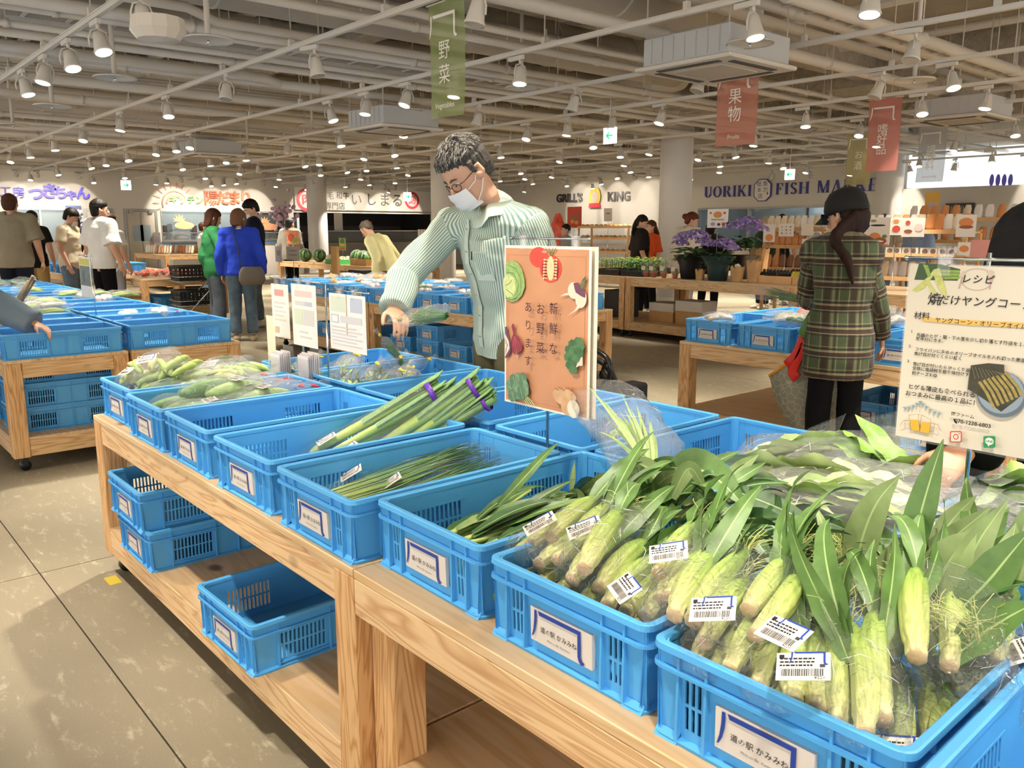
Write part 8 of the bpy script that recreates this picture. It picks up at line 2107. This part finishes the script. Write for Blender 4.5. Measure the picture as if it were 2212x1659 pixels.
box_open('display_box', X(1640, 8.3), X(1712, 8.3), 8.3, 8.7, .74, .11, SHELFW, 'wooden display box of black wrapped sweets left of the woman in plaid', 'box', 'wooden display boxes'); box_open('display_box', X(1714, 8.3), X(1745, 8.3), 8.3, 8.7, .74, .11, SHELFW, 'wooden display box of yellow bottles at the elbow of the woman in plaid', 'box', 'wooden display boxes')
j = 0
for i in range(9):
    j += 1; mb = MB(); c = V((X(1645+i*7.5, 8.4), 8.40, .80)); mb.tube([c, c+V((0, .05, .06)), c+V((0, .1, .05))], [.03, .034, .015], 8); mb.tube([c+V((0, .06, .07)), c+V((0, .08, .11))], [.012, .018], 6); tag(mb.build('sweet_pack', mat('pack_black', '1c1916', .25)), 'black twisted sweet pack, %s in the wooden box' % nth(j), 'sweets', 'black sweet packs')
for i in range(4):
    r = empty('oil_bottle', (X(1716+i*7, 8.42), 8.42, .75)); tag(r, 'yellow bottle, %s in the box by the woman in plaid' % nth(i+1), 'bottle', 'yellow bottles'); mb = MB(); mb.lathe([(.03, 0), (.032, .01), (.032, .09), (.014, .13), (.013, .16)], n=14); mb.build('glass_body', mat('oil_yellow', 'c9b83c', .2), r); mb = MB(); mb.lathe([(.015, .155), (.015, .18), (.001, .181)], n=12); mb.build('cap', BLACK, r)
def rack(x0, x1, y, depth, zs, lab, side=True):
    r = empty('snack_shelf', ((x0+x1)/2, y, 0)); tag(r, lab, 'shelf', 'snack shelves'); w = (x1-x0)/2
    for z in zs: mb = MB(); mb.bevbox(-w, w, -depth/2, depth/2, z-.025, z, .003); mb.box(-w, w, -depth/2-.012, -depth/2, z-.03, z+.02); mb.build('shelf_board', SHELFW, r)
    for x in (-w, w-.04):
        for yy in (-depth/2, depth/2-.04): mb = MB(); mb.box(x, x+.04, yy, yy+.04, 0, zs[-1]+.02); mb.build('post', SHELFW, r)
    return r
def snack(m, kind):
    if kind == 'bag': r = empty('snack_bag'); mb = MB(); pouch(mb, .2, .11, .05, .2, .7, 2, n=14, k=8, amp=.2); o = mb.build('bag_body', m, r); o.rotation_euler = (PI/2-.2, 0, 0)
    elif kind == 'box': r = empty('snack_box'); mb = MB(); mb.bevbox(-.05, .05, -.05, .05, 0, .09, .004); mb.build('box_body', m, r); mb = MB(); mb.prism([(math.cos(t)*.03, .045+math.sin(t)*.03) for t in (2*PI*k/16 for k in range(16))][::-1], .001, (0, -.051, 0), UX, UZ); mb.build('round_mark', mat('mark_brown', '6a5a50', .6), r)
    else: r = empty('bread_roll'); mb = MB(); mb.sph((0, 0, .035), (.06, .045, .036), 12, 8); mb.build('crust', m, r)
    return r
SN = [snack(SNK, 'bag'), snack(WHT, 'bag'), snack(mat('pack_orange', 'd9935a', .4), 'bag'), snack(mat('pack_brown', '8a5c40', .4), 'bag'), snack(WHT, 'box')]; BR = [snack(mat('bread_gold', 'd6a05c', .6, noise=(30, .15)), 'roll'), snack(mat('bread_pale', 'e9cfa0', .6, noise=(30, .15)), 'roll')]
cnt = {}
def fill(srcs, x0, x1, y, z, n, where, kind, rows=1, dy=.12):
    for q in range(rows):
        for i in range(n):
            s = srcs[R.randrange(len(srcs))]; k = (where, kind); cnt[k] = cnt.get(k, 0)+1
            c = copy_tree(s, (x0+(x1-x0)*(i+.5)/n, y+q*dy, z), rz=R.uniform(-.25, .25), label='x'); tag(c, '%s on %s, %s from its end' % (kind, where.replace('the ', '', 1).replace(' of the', ' of'), nth(cnt[k])), kind.split()[-1], '%s on %s' % (kind, where))
a, b = X(1662, 11.2), X(1792, 11.2); rack(a, b, 11.2, .4, [.45, .8, 1.12, 1.36], 'wooden snack shelf under the fish market letters, left of the woman in plaid')
fill(SN[:2], a, b, 11.08, 1.36, 9, 'the top board of the left snack shelf', 'pale snack bag'); fill(SN[:3], a, b, 11.06, 1.12, 9, 'the second board of the left snack shelf', 'snack bag'); fill(SN[2:4], a, b, 11.05, .8, 8, 'the third board of the left snack shelf', 'brown snack bag')
a, b = X(1858, 10.4), X(2100, 10.4); rack(a, b, 10.4, .45, [.45, .78, 1.06, 1.34], 'long wooden snack shelf right of the woman in plaid')
fill(SN[:3], a, b, 10.28, 1.34, 13, 'the top board of the long snack shelf', 'snack bag'); fill(SN[4:], a+.4, b, 10.25, 1.06, 9, 'the second board of the long snack shelf', 'white snack box'); fill(SN[:2], a, b, 10.24, .78, 12, 'the third board of the long snack shelf', 'white snack bag'); fill(SN[1:3], a, b, 10.24, .45, 11, 'the bottom board of the long snack shelf', 'snack bag')
a, b = X(1960, 12.6), X(2250, 12.6); rack(a, b, 12.6, .45, [.45, .85, 1.2, 1.5], 'back wooden shelf at the right with jars'); fill(SN[:3], a, b, 12.48, 1.5, 12, 'the top board of the back shelf', 'snack bag'); fill(SN[2:4], a, b, 12.46, 1.2, 11, 'the second board of the back shelf', 'jar-sized brown pack')
pole_card(1873, 1920, 470, 530, 9.9, 0, PAPER, 'white bun poster with two brown buns next to the woman in plaid', [(.35, .7, .28, .16, po), (.6, .84, .3, .13, pb), (.5, .85, .26, .03, PAPER), (.8, .68, .12, .07, mat('photo_leaf_green', '55803f', .5)), (.5, .28, .36, .035, INK), (.3, .12, .14, .05, mat('photo_bean', '8d8a52', .5)), (.5, .97, .48, .02, pr)], cat='poster', pole=True)
pole_card(1925, 1947, 470, 508, 10.0, 0, PAPER, 'narrow orange poster right of the bun poster', [(.5, .65, .4, .2, pr), (.5, .2, .3, .1, po)], cat='poster', pole=True); pole_card(1950, 1996, 471, 512, 10.0, 0, PAPER, 'white card pair in front of the light blue shirt', [(.25, .7, .2, .1, pb), (.25, .25, .12, .12, pr), (.75, .5, .2, .2, mat('card_pink_pale', 'eccfca', .5))], cat='poster', pole=True)
pole_card(2068, 2106, 464, 512, 9.6, 0, PAPER, 'tall bread poster on a pole left of the black jacket', [(.5, .35, .42, .22, po), (.5, .55, .42, .08, pb)], cat='poster'); pole_card(2070, 2095, 523, 552, 9.3, 0, PAPER, 'lower bread poster above the recipe sign', [(.5, .5, .42, .26, po)], cat='poster', pole=True); pole_card(2098, 2140, 518, 560, 9.3, 0, mat('card_pink', 'd99a94'), 'pink card above the recipe sign', None, cat='poster', pole=True)
pole_card(1650, 1673, 484, 523, 9.6, 0, PAPER, 'white poster of dried shrimp left of the snack shelf', [(.5, .75, .36, .2, po)], cat='poster', pole=True); pole_card(1683, 1714, 483, 511, 10.6, 0, PAPER, 'product card grid on the left snack shelf', [(.2+.3*i, .25+.25*k, .06, .05, (po, pg, pb)[(i+k) % 3]) for i in range(3) for k in range(3)], cat='poster', pole=True)
pole_card(1732, 1756, 484, 509, 10.6, 0, mat('card_ivory', 'ece0cc', .5), 'plain ivory card on the left snack shelf', None, cat='poster', pole=True); pole_card(1733, 1752, 516, 548, 9.8, 0, PAPER, 'white poster with a red-brown bottle by the shoulder of the woman in plaid', [(.35, .55, .22, .36, pb)], cat='poster', pole=True)
pole_card(2000, 2027, 416, 463, 14.0, 0, mat('poster_yellow', 'd9a840', .5), 'tall yellow noodle poster hung before the grey booth', [(.5, .55, .42, .12, pg), (.5, .72, .3, .12, mat('card_pink', 'd99a94'))], cat='poster', pole=True)
a, b = BW(2073, 441), BW(2131, 470); mb = MB(); mb.bevbox(a[0], b[0], YW-.76, YW-.71, b[1], a[1], .005); r = mb.build('menu_board', mat('menu_black', '251f1d', .5)); tag(r, 'black menu board on the grey booth at the right', 'menu board')
mb = MB()
for k in range(9): x = a[0]+(b[0]-a[0])*(.06+.07*k); mb.quad((x, YW-.764, b[1]+.08), (x+.02, YW-.764, b[1]+.08), (x+.02, YW-.764, a[1]-.06), (x, YW-.764, a[1]-.06))
mb.build('menu_lines', mat('menu_grey', '8a827c', .6), r)
a, b = X(1262, 15.0), X(1372, 15.0); rack(a, b, 15.0, .5, [.5, .84, 1.16, 1.42], 'pale bread shelf under the black capital letters')
fill(BR, a, b, 14.86, 1.42, 11, 'the top board of the bread shelf', 'bread roll'); fill(BR, a, b, 14.86, 1.16, 11, 'the second board of the bread shelf', 'bread roll'); fill(BR, a, b, 14.86, .84, 10, 'the low board of the bread shelf', 'bread roll')
pole_card(1226, 1256, 447, 492, 15.2, 0, mat('poster_deep_red', 'b23a26', .5), 'red fried chicken poster left of the bread shelf', [(.5, .6, .4, .24, pb), (.35, .7, .14, .1, po), (.65, .75, .14, .1, po)], cat='poster'); pole_card(1305, 1322, 450, 478, 15.4, 0, PAPER, 'white notice above the bread shelf', [(.5, .4, .3, .05, pr)], cat='poster')
p = aty(1205, 520, 13.5); mb = MB(); pouch(mb, 1.0, .42, .25, .25, .3, 5, amp=.3); o = mb.build('snack_banner_bag', mat('pack_red_gold', 'cf4a30', .35, noise=(12, .3)), None, (p.x, 13.5, .72)); o.rotation_euler = (PI/2, 0, 0); tag(o, 'big shiny red bag display left of the fried chicken poster', 'display')
mb = MB(); mb.bevbox(-.5, .5, -.35, .35, 0, .74, .01); tag(mb.build('white_counter', WHT, None, (p.x+.1, 13.5, 0)), 'white counter holding the red bag display', 'counter')
mb = MB(); x = X(1265, 17.5); 
r = empty('glass_counter', (x, 17.5, 0)); tag(r, 'white glass food counter below the emblem on the back wall', 'counter'); mb.bevbox(-1.2, 1.2, -.35, .35, 0, .95, .01); mb.build('counter_base', WHT, r); mb = MB(); mb.box(-1.2, 1.2, -.35, .3, .95, 1.4); mb.build('glass_top', ACRYL, r); mb = MB(); mb.bevbox(-1.2, 1.2, -.3, .35, 1.4, 1.44); mb.build('counter_lid', WHT, r)
for i, (x, y, z, w, d, h, lab) in enumerate(((-6.75, 8.5, SH, .38, .3, .24, 'white and brown cardboard box under the flower table, left one'), (-6.32, 8.5, SH, .4, .3, .29, 'cardboard box with red print under the flower table, right one'))):
    r = empty('cardboard_box', (x, y, z)); tag(r, lab, 'box', 'boxes under the flower table'); mb = MB(); mb.bevbox(-w/2, w/2, -d/2, d/2, 0, h*.55); mb.build('box_body', CARD, r); mb = MB(); mb.bevbox(-w/2-.004, w/2+.004, -d/2-.004, d/2+.004, h*.55, h); mb.build('box_lid', mat('box_white', 'd8cfc0', .7), r)
mb = MB(); mb.bevbox(-.18, .18, -.15, .15, 0, .36); tag(mb.build('storage_bin', BLACK, None, (-7.55, 8.5, SH)), 'black storage bin under the left flower table', 'bin')
p = aty(1300, 850, 2.6); r = empty('walking_cart', (p.x, 2.6, 0)); tag(r, 'black wheeled walking cart beyond the orange sign, only its curved handle and wheel in view', 'cart'); M = -V(r.location)
mb = MB(); P = [aty(x, y, 2.6)+M for x, y in ((1262, 748), (1290, 758), (1312, 775), (1319, 800), (1312, 830), (1318, 848))]; mb.tube(spl(P, 16), .012, 8); mb.tube(spl([aty(x, y, 2.62)+M for x, y in ((1312, 775), (1302, 800), (1308, 815), (1298, 838))], 10), .008, 8); mb.build('handle', mat('cart_black', '141416', .3), r)
c = aty(1288, 850, 2.65)+M; mb = MB(); mb.tube([c+V((math.cos(t)*.12, 0, math.sin(t)*.15)) for t in (2*PI*k/24 for k in range(25))], .014, 8); [mb.cyl(c, c+V((math.cos(t)*.12, 0, math.sin(t)*.15)), .003, 5) for t in (PI*k/4 for k in range(8))]; mb.build('wheel', BLACK, r)
mb = MB(); mb.bevbox(c.x-.05, c.x+.05, c.y+.03, c.y+.3, c.z-.45, c.z+.02, .01); mb.build('cart_bag', mat('cart_cloth', '242428', .8), r); mb = MB(); mb.cyl(c+V((0, .15, -.4)), V((c.x, c.y+.15, .0)), .012, 8); mb.build('cart_leg', BLACK, r)
p = aty(418, 640, 4.35); tr = empty('shopping_trolley', (p.x, 4.35, 0)); tag(tr, 'chrome shopping trolley by the woman in green, carrying two black baskets', 'trolley')
mb = MB()
for s in (-.2, .2): mb.tube([(s, .3, .06), (s, -.25, .1), (s*.95, .28, .62), (s, .45, .98)], .011, 8)
mb.tube([(-.2, .45, .98), (.2, .45, .98)], .013, 8); mb.tube([(-.2, .3, .06), (.2, .3, .06)], .01, 8); mb.build('trolley_frame', STEEL, tr)
mb = MB()
for z in (.3, .64):
    for k in range(9): mb.cyl((-.2, -.26+k*.065, z), (.2, -.26+k*.065, z), .004, 5)
    mb.tube([(-.21, -.28, z), (.21, -.28, z), (.21, .28, z), (-.21, .28, z), (-.21, -.28, z)], .006, 6); mb.tube([(-.21, -.28, z+.07), (.21, -.28, z+.07), (.21, .28, z+.07), (-.21, .28, z+.07), (-.21, -.28, z+.07)], .005, 6)
mb.build('wire_tray', STEEL, tr)
for x in (-.2, .2):
    for y in (-.24, .3): mb = MB(); mb.cyl((x-.012, y, .04), (x+.012, y, .04), .04, 14); mb.build('wheel', BLACK, tr)
for i, z in enumerate((.31, .65)):
    r = empty('shopping_basket', (p.x, 4.35, z)); tag(r, ('black shopping basket on the low wire tray of the trolley', 'black shopping basket on top of the trolley')[i], 'basket', 'black shopping baskets'); mb = MB(); 
    for s in (-1, 1):
        panel(mb, (s*.17, -s*.24, .0), (0, s, 0), V((s*.12, 0, 1)).normalized(), (s, 0, 0), .48, .2, [(.03+k*.055, .06+k*.055, .03+q*.05, .065+q*.05) for k in range(8) for q in range(3)], .004); panel(mb, (s*.17, s*.24, 0), (-s, 0, 0), V((0, s*.12, 1)).normalized(), (0, s, 0), .34, .2, [(.03+k*.05, .055+k*.05, .03+q*.05, .065+q*.05) for k in range(6) for q in range(3)], .004)
    mb.box(-.17, .17, -.24, .24, 0, .006); mb.tube([(-.195, -.265, .2), (.195, -.265, .2), (.195, .265, .2), (-.195, .265, .2), (-.195, -.265, .2)], .01, 6); mb.build('basket_body', BLACK, r)
def counter(x0, x1, y0, y1, h, lab, top=None, glass=0., base=WHT, name='shop_counter'):
    r = empty(name, ((x0+x1)/2, (y0+y1)/2, 0)); tag(r, lab, 'counter', 'shop counters'); a, b = (x1-x0)/2, (y1-y0)/2; mb = MB(); mb.bevbox(-a, a, -b, b, 0, h, .01); mb.build('counter_base', base, r)
    if top: mb = MB(); mb.bevbox(-a-.02, a+.02, -b-.02, b+.02, h, h+.04, .005); mb.build('counter_top', top, r)
    if glass: mb = MB(); mb.box(-a, a, -b, b, h+.041, h+glass); mb.build('glass_case', ACRYL, r); mb = MB(); mb.bevbox(-a, a, -b, b, h+glass, h+glass+.03); mb.build('case_lid', STEEL, r)
    return r
yA, yB = aty(90, 500, 4).y, 0
counter(-24.6, -23.9, 3.0, 6.6, 1.0, 'white counter before the noodle kitchen window', WHT); counter(-24.8, -24.0, 8.2, 12.2, .95, 'white deli counter with blue tray under the bento window', mat('tray_blue', '4f8fd0', .4), .3); counter(-24.9, -24.1, 13.0, 17.4, .95, 'dark butcher showcase below the long white sign board', mat('case_dark', '3a3634', .4), .35, mat('case_grey', '6f6a66', .4))
counter(-21.0, -20.3, 3.4, 4.2, .9, 'white freezer chest behind the man in the cream t-shirt', WHT, name='freezer'); 
r = table(-21.4, -19.2, 6.4, 8.4, 'far pine counter with packed food under the kitchen signs', top=.8)
fill(SN[:3], -21.2, -19.4, 6.6, .8, 10, 'the far pine counter', 'food pack', 3, .5)
y0, z1 = LW(141, 444); y1, z0 = LW(181, 514); mb = MB(); mb.bevbox(XW+.03, XW+.05, y0, y1, z0, z1, .003); r = mb.build('poster', mat('poster_navy', '2c3350', .5)); tag(r, 'tall navy poster with white brush writing beside the noodle kitchen window', 'poster')
mb = MB(); vtext(mb, '素材に', (XW+.052, y0+(y1-y0)*.78, z1-.25), NY, UZ, .26, 0, 1.05, bold=.03); vtext(mb, 'こだわり', (XW+.052, y0+(y1-y0)*.45, z1-.2), NY, UZ, .2, 0, 1.0, bold=.03); vtext(mb, '作る', (XW+.052, y0+(y1-y0)*.17, z1-.2), NY, UZ, .24, 0, 1.05, bold=.03); mb.build('lettering', PAPER, r)
for i, (px, py) in enumerate(((398, 487), (580, 490))):
    y, z = LW(px, py); mb = MB(); mb.prism([(math.cos(t)*.32, math.sin(t)*.12) for t in (2*PI*k/20 for k in range(20))], .004, (XW+.03, y, z), NY, UZ); mb.prism([(math.cos(t)*(.14 if k % 2 else .24), .12+math.sin(t)*(.14 if k % 2 else .24)) for k, t in ((k, PI*k/12) for k in range(13))], .004, (XW+.03, y-.15, z), NY, UZ); tag(mb.build('window_sticker', mat('sticker_orange', 'e29a72', .5)), 'orange sun sticker on the bento window, %s one' % ('near the doors', 'behind the navy t-shirt')[i], 'sticker', 'window stickers')
for i, (px, py) in enumerate(((357, 498), (421, 498), (600, 498))):
    y, z = LW(px, py); mb = MB(); mb.box(XW-.05, XW+.028, y-.06, y+.06, z-.16, z+.16); tag(mb.build('hanging_label', mat('label_dark', '2a2426', .5)), 'small dark vertical label on the bento window, %s from the doors' % nth(i+1), 'label', 'dark window labels')
for i, (px, w, h, lab) in enumerate(((90, .5, 1.5, 'noodle kitchen'), (372, .7, 1.55, 'bento kitchen'), (420, .8, 1.35, 'bento kitchen'), (520, .9, 1.5, 'bento kitchen'), (590, .6, 1.7, 'bento kitchen'))):
    y, z = LW(px, 480); r = empty('kitchen_rack', (XW-1.3, y, 0)); tag(r, 'steel rack with white bundles behind the %s glass, %s from the near end' % (lab, nth(i+1)), 'rack', 'kitchen racks'); mb = MB()
    for yy in (-w/2, w/2): mb.box(-.2, .2, yy-.015, yy+.015, 0, h)
    for zz in (.5, .95, 1.35): mb.box(-.2, .2, -w/2, w/2, zz-.015, zz)
    mb.build('rack_frame', FRAME, r); mb = MB(); mb.sph((0, 0, 1.08), (.18, w*.35, .12), 10, 7); mb.sph((0, w*.1, .64), (.16, w*.3, .12), 10, 7); mb.build('bundle', WHT, r)
mb = MB(); mb.box(XW-2.0, XW-1.6, wC[0]+.6, wC[1]-.5, .9, 1.5); tag(mb.build('meat_case', mat('case_dark', '3a3634')), 'dark cold case deep in the butcher shop', 'case')
for i, (px, py, w, h, m, lab) in enumerate(((795, 492, .4, .28, mat('tablet_red', 'c2402f', .4), 'red menu stand on the butcher showcase'), (735, 497, .3, .55, PAPER, 'white red-lettered notice standing on the butcher showcase'))):
    p = atx(px, py, -24.3); mb = MB(); mb.bevbox(-.01, .01, -w/2, w/2, 0, h, .003); o = mb.build('menu_stand', m, None, (-24.4, p.y, 1.34)); tag(o, lab, 'menu stand')
p = atx(640, 520, -24.0); r = empty('potted_orchid', (-22.9, p.y-1.0, 0)); tag(r, 'pink white orchid with bright leaves beside the far pillar', 'orchid'); mb = MB(); mb.lathe([(.14, 0), (.2, .95), (.18, .96), (.001, .96)], n=16); mb.build('pot', WHT, r); mb = MB()
for k in range(10): blade(mb, (0, 0, .95), (math.cos(k*2.1), math.sin(k*2.1), .9), .55, .14, 1.2, (0, 0, 1), 0, .1, n=6)
mb.build('leaves', [LEAF_L, LEAF_L], r); mb = MB()
for k in range(60): mb.sph((R.gauss(.0, .16), R.gauss(.1, .22), 1.75+R.gauss(0, .2)), .055, 6, 4)
mb.build('blossoms', mat('orchid_pink', 'd8b3cb', .6), r); mb = MB(); mb.tube([(0, 0, .95), (0, .05, 1.4), (0, .1, 1.7)], .012, 6); mb.build('stem', FOLI_D, r)
pole_card(617, 646, 498, 528, 7.85, .72, mat('poster_fruit', 'd88a5a', .5, noise=(18, .4)), 'colourful fruit poster on a pole above the blue crates', [(.4, .5, .25, .3, pr), (.7, .7, .2, .2, mat('poster_green', '6f9a4a', .5))], cat='sign'); pole_card(618, 648, 532, 563, 5.55, 0, PAPER, 'white price sheet hung below the fruit poster', [(.5, .3, .3, .06, pg), (.5, .6, .35, .05, pg)]); pole_card(594, 609, 533, 566, 5.5, 0, mat('card_blue_white', 'dbe0ea', .5), 'tilted bluish price sheet beside the navy t-shirt', [(.5, .4, .3, .2, pg)]); pole_card(732, 747, 514, 541, 7.9, .72, mat('poster_melon', '7f9a4c', .5), 'green and yellow watermelon card above the melons', [(.5, .55, .4, .12, mat('poster_yellow', 'd9a840')), (.5, .85, .3, .1, pr), (.5, .25, .3, .2, mat('print_green_dark', '3f6a3f'))]); pole_card(326, 348, 502, 529, 9.0, 0, PAPER, 'white drawing card on a pole before the double doors', [(.35, .55, .2, .3, mat('card_pink_pale', 'eccfca')), (.65, .6, .2, .26, mat('card_lilac', 'ddcfe0', .5))])
a, b = aty(716, 532, 6.9), aty(731, 588, 6.9); mb = MB(); mb.bevbox(a.x, b.x, 6.88, 6.93, 0, a.z, .003); tag(mb.build('cardboard_divider', CARD), 'upright cardboard strip in front of the melons', 'cardboard')
p = aty(752, 560, 7.9); box_open('green_basket', p.x-.55, p.x+.0, 7.72, 8.1, .72, .09, mat('basket_green', '3a8a4a', .4), 'green plastic basket holding the pale melons', 'basket', 'green baskets'); p = aty(800, 562, 7.9); box_open('card_tray', p.x-.45, p.x+.1, 7.75, 8.1, .72, .12, CARD, 'cardboard tray at the right end of the melon table', 'tray')
r = empty('black_basket', (aty(800, 590, 6.6).x, 6.6, .55)); tag(r, 'black basket the man in yellow holds his bag over', 'basket', 'black shopping baskets'); mb = MB(); mb.loft([[V((sx*.2*q, sy*.26*q, z)) for sx, sy in ((1, 1), (-1, 1), (-1, -1), (1, -1))] for z, q in ((0, .85), (.002, .86), (.22, 1))], 0, False); mb.build('basket_body', BLACK, r); mb = MB(); mb.cyl((0, 0, -.55), (0, 0, 0), .02, 8); mb.lathe([(.2, -.55), (.2, -.53), (.02, -.52)], n=14); mb.build('stand', BLACK, r)
p = aty(892, 505, 12.5); r = empty('towel_rack', (p.x, 12.9, 0)); tag(r, 'rack of pale folded bags behind the man in yellow', 'rack'); mb = MB(); mb.cyl((-.35, 0, 0), (-.35, 0, 1.35), .015, 8); mb.cyl((.35, 0, 0), (.35, 0, 1.35), .015, 8); mb.cyl((-.35, 0, 1.35), (.35, 0, 1.35), .015, 8); mb.build('rack_frame', STEEL, r)
for k in range(5): mb = MB(); mb.bevbox(-.32+k*.13, -.22+k*.13, -.02, .02, .98, 1.36, .005); mb.build('hung_bag', (WHT, mat('bag_pinkish', 'e6cfc6', .6))[k % 2], r)
r = stand('photo_sign', (atz(42, 690, .79).x, 1.55, TOP+.001), 1.17, (atz(42, 690, .79).x-.28, 1.545, 1.185), (atz(42, 690, .79).x+.02, 1.545, 1.185), 'small sign with a photograph and a yellow band at the picture edge', 'sign'); x = r.location.x
mb = MB(); mb.bevbox(x-.27, x+.0, 1.538, 1.541, .9, 1.175, .0005); shift(mb.build('card', PAPER, r), r)
c = Sheet(1.5385); c.poly([(x-.26, 1.12), (x-.01, 1.12), (x-.01, 1.165), (x-.26, 1.165)], mat('band_yellow', 'd6c040', .5), True); c.poly([(x-.26, .98), (x-.01, .98), (x-.01, 1.115), (x-.26, 1.115)], mat('photo_field', '5d6a58', .5, noise=(30, .4)), True); c.poly([(x-.2, 1.0), (x-.14, 1.0), (x-.14, 1.08), (x-.2, 1.08)], mat('photo_person', '39405c', .5), True); shift(c.build('card_print', r), r)
for q in (-.2, -.06): shift(clip(r, V((x+q, 1.541, 1.185))), r)
p = atz(18, 690, .72); r = empty('burdock_bundle', p); tag(r, 'bundle of brown burdock roots with white cut ends leaning at the picture edge', 'burdock')
for k in range(5): mb = MB(); o = V((R.uniform(-.02, .02), R.uniform(-.02, .02), 0)); t = V((.07+.01*k, .16, .26+.012*k)); mb.tube([o, o+t*.5, o+t], .011, 8); q = mb.build('root', mat('burdock_brown', '8d7a5e', .8, noise=(30, .2)), r); mb = MB(); mb.tube([o+t, o+t*1.02], .0108, 8); mb.build('cut_end', PAPER, q)
mb = MB(); pouch(mb, .3, .09, .07, .1, .9, 8); o = mb.build('film_bag', FILM); put(o, axis_frame(p-V((0, .02, .02)), V((.07, .16, .26))), r)
for s in SN+BR: drop(s)
for i, (x0, y0) in enumerate(((-3.40, .86),)): mb = MB(); mb.box(x0, x0+.09, y0-.06, y0-.015, 0, .0012); tag(mb.build('floor_tape', mat('floor_tape_yellow', 'd6bf3a', .6)), 'short yellow floor tape mark under the front table, %s' % ('by its far leg', 'half way along')[i], 'floor tape', 'yellow floor marks')
wash = bpy.data.lights.new('wash_beam', 'SPOT'); wash.energy = 330; wash.color = (1, .9, .76); wash.spot_size = math.radians(75); wash.spot_blend = .7; wash.shadow_soft_size = .06
sp = spot_parts(True); sp.name = 'wash_lamp_source'
def washer(loc, target, lab):
    d = (V(target)-V(loc)).normalized(); c = copy_tree(sp, loc, label=lab); c.name = 'sign_spotlight'; c['category'] = 'spotlight'; c['group'] = 'spotlights washing the shop signs'
    c.rotation_euler = d.to_track_quat('-Z', 'Y').to_euler(); o = link('wash_beam', wash, c, (.05, 0, -.26))
    mb = MB(); q = c.matrix_basis; mb.cyl((0, 0, 0), (0, 0, .0), .001, 3)
yy = [LW(px, 400)[0] for px in (18, 62, 105, 150, 365, 405, 455, 500, 540, 660, 720, 770, 820, 870)]
for k, y in enumerate(yy): washer((XW+1.15, y, 3.0), (XW, y, 2.0), 'spotlight aimed at the far wall signs, %s along the wall' % nth(k+1))
mb = MB(); mb.box(XW+1.13, XW+1.17, 0, 20, 3.0, 3.03); tag(mb.build('lighting_track', TRACKM), 'white lighting track along the far kitchen wall', 'lighting track', 'lighting tracks'); 
mb = MB(); [mb.cyl((XW+1.15, y, 3.03), (XW+1.15, y, ZC), .007, 6) for y in (1, 5, 9, 13, 17)]; mb.build('hanger_rod', TRACKM, COL.objects['lighting_track.013'] if 'lighting_track.013' in COL.objects else None)
for k, px in enumerate((1212, 1240, 1290, 1335, 1365)): x = aty(px, 400, YW-.9).x; washer((x, YW-1.0, 3.0), (x, YW, 2.3), 'spotlight aimed at the black capital letters, %s from the pillar side' % nth(5-k))
x0, x1 = aty(1195, 400, YW).x, aty(1400, 400, YW).x; mb = MB(); mb.box(x0, x1, YW-1.02, YW-.98, 3.0, 3.03); mb.cyl((x0+.2, YW-1, 3.03), (x0+.2, YW-1, ZC), .007, 6); mb.cyl((x1-.2, YW-1, 3.03), (x1-.2, YW-1, ZC), .007, 6); tag(mb.build('lighting_track', TRACKM), 'short lighting track before the black capital letters', 'lighting track', 'lighting tracks')
drop(sp)
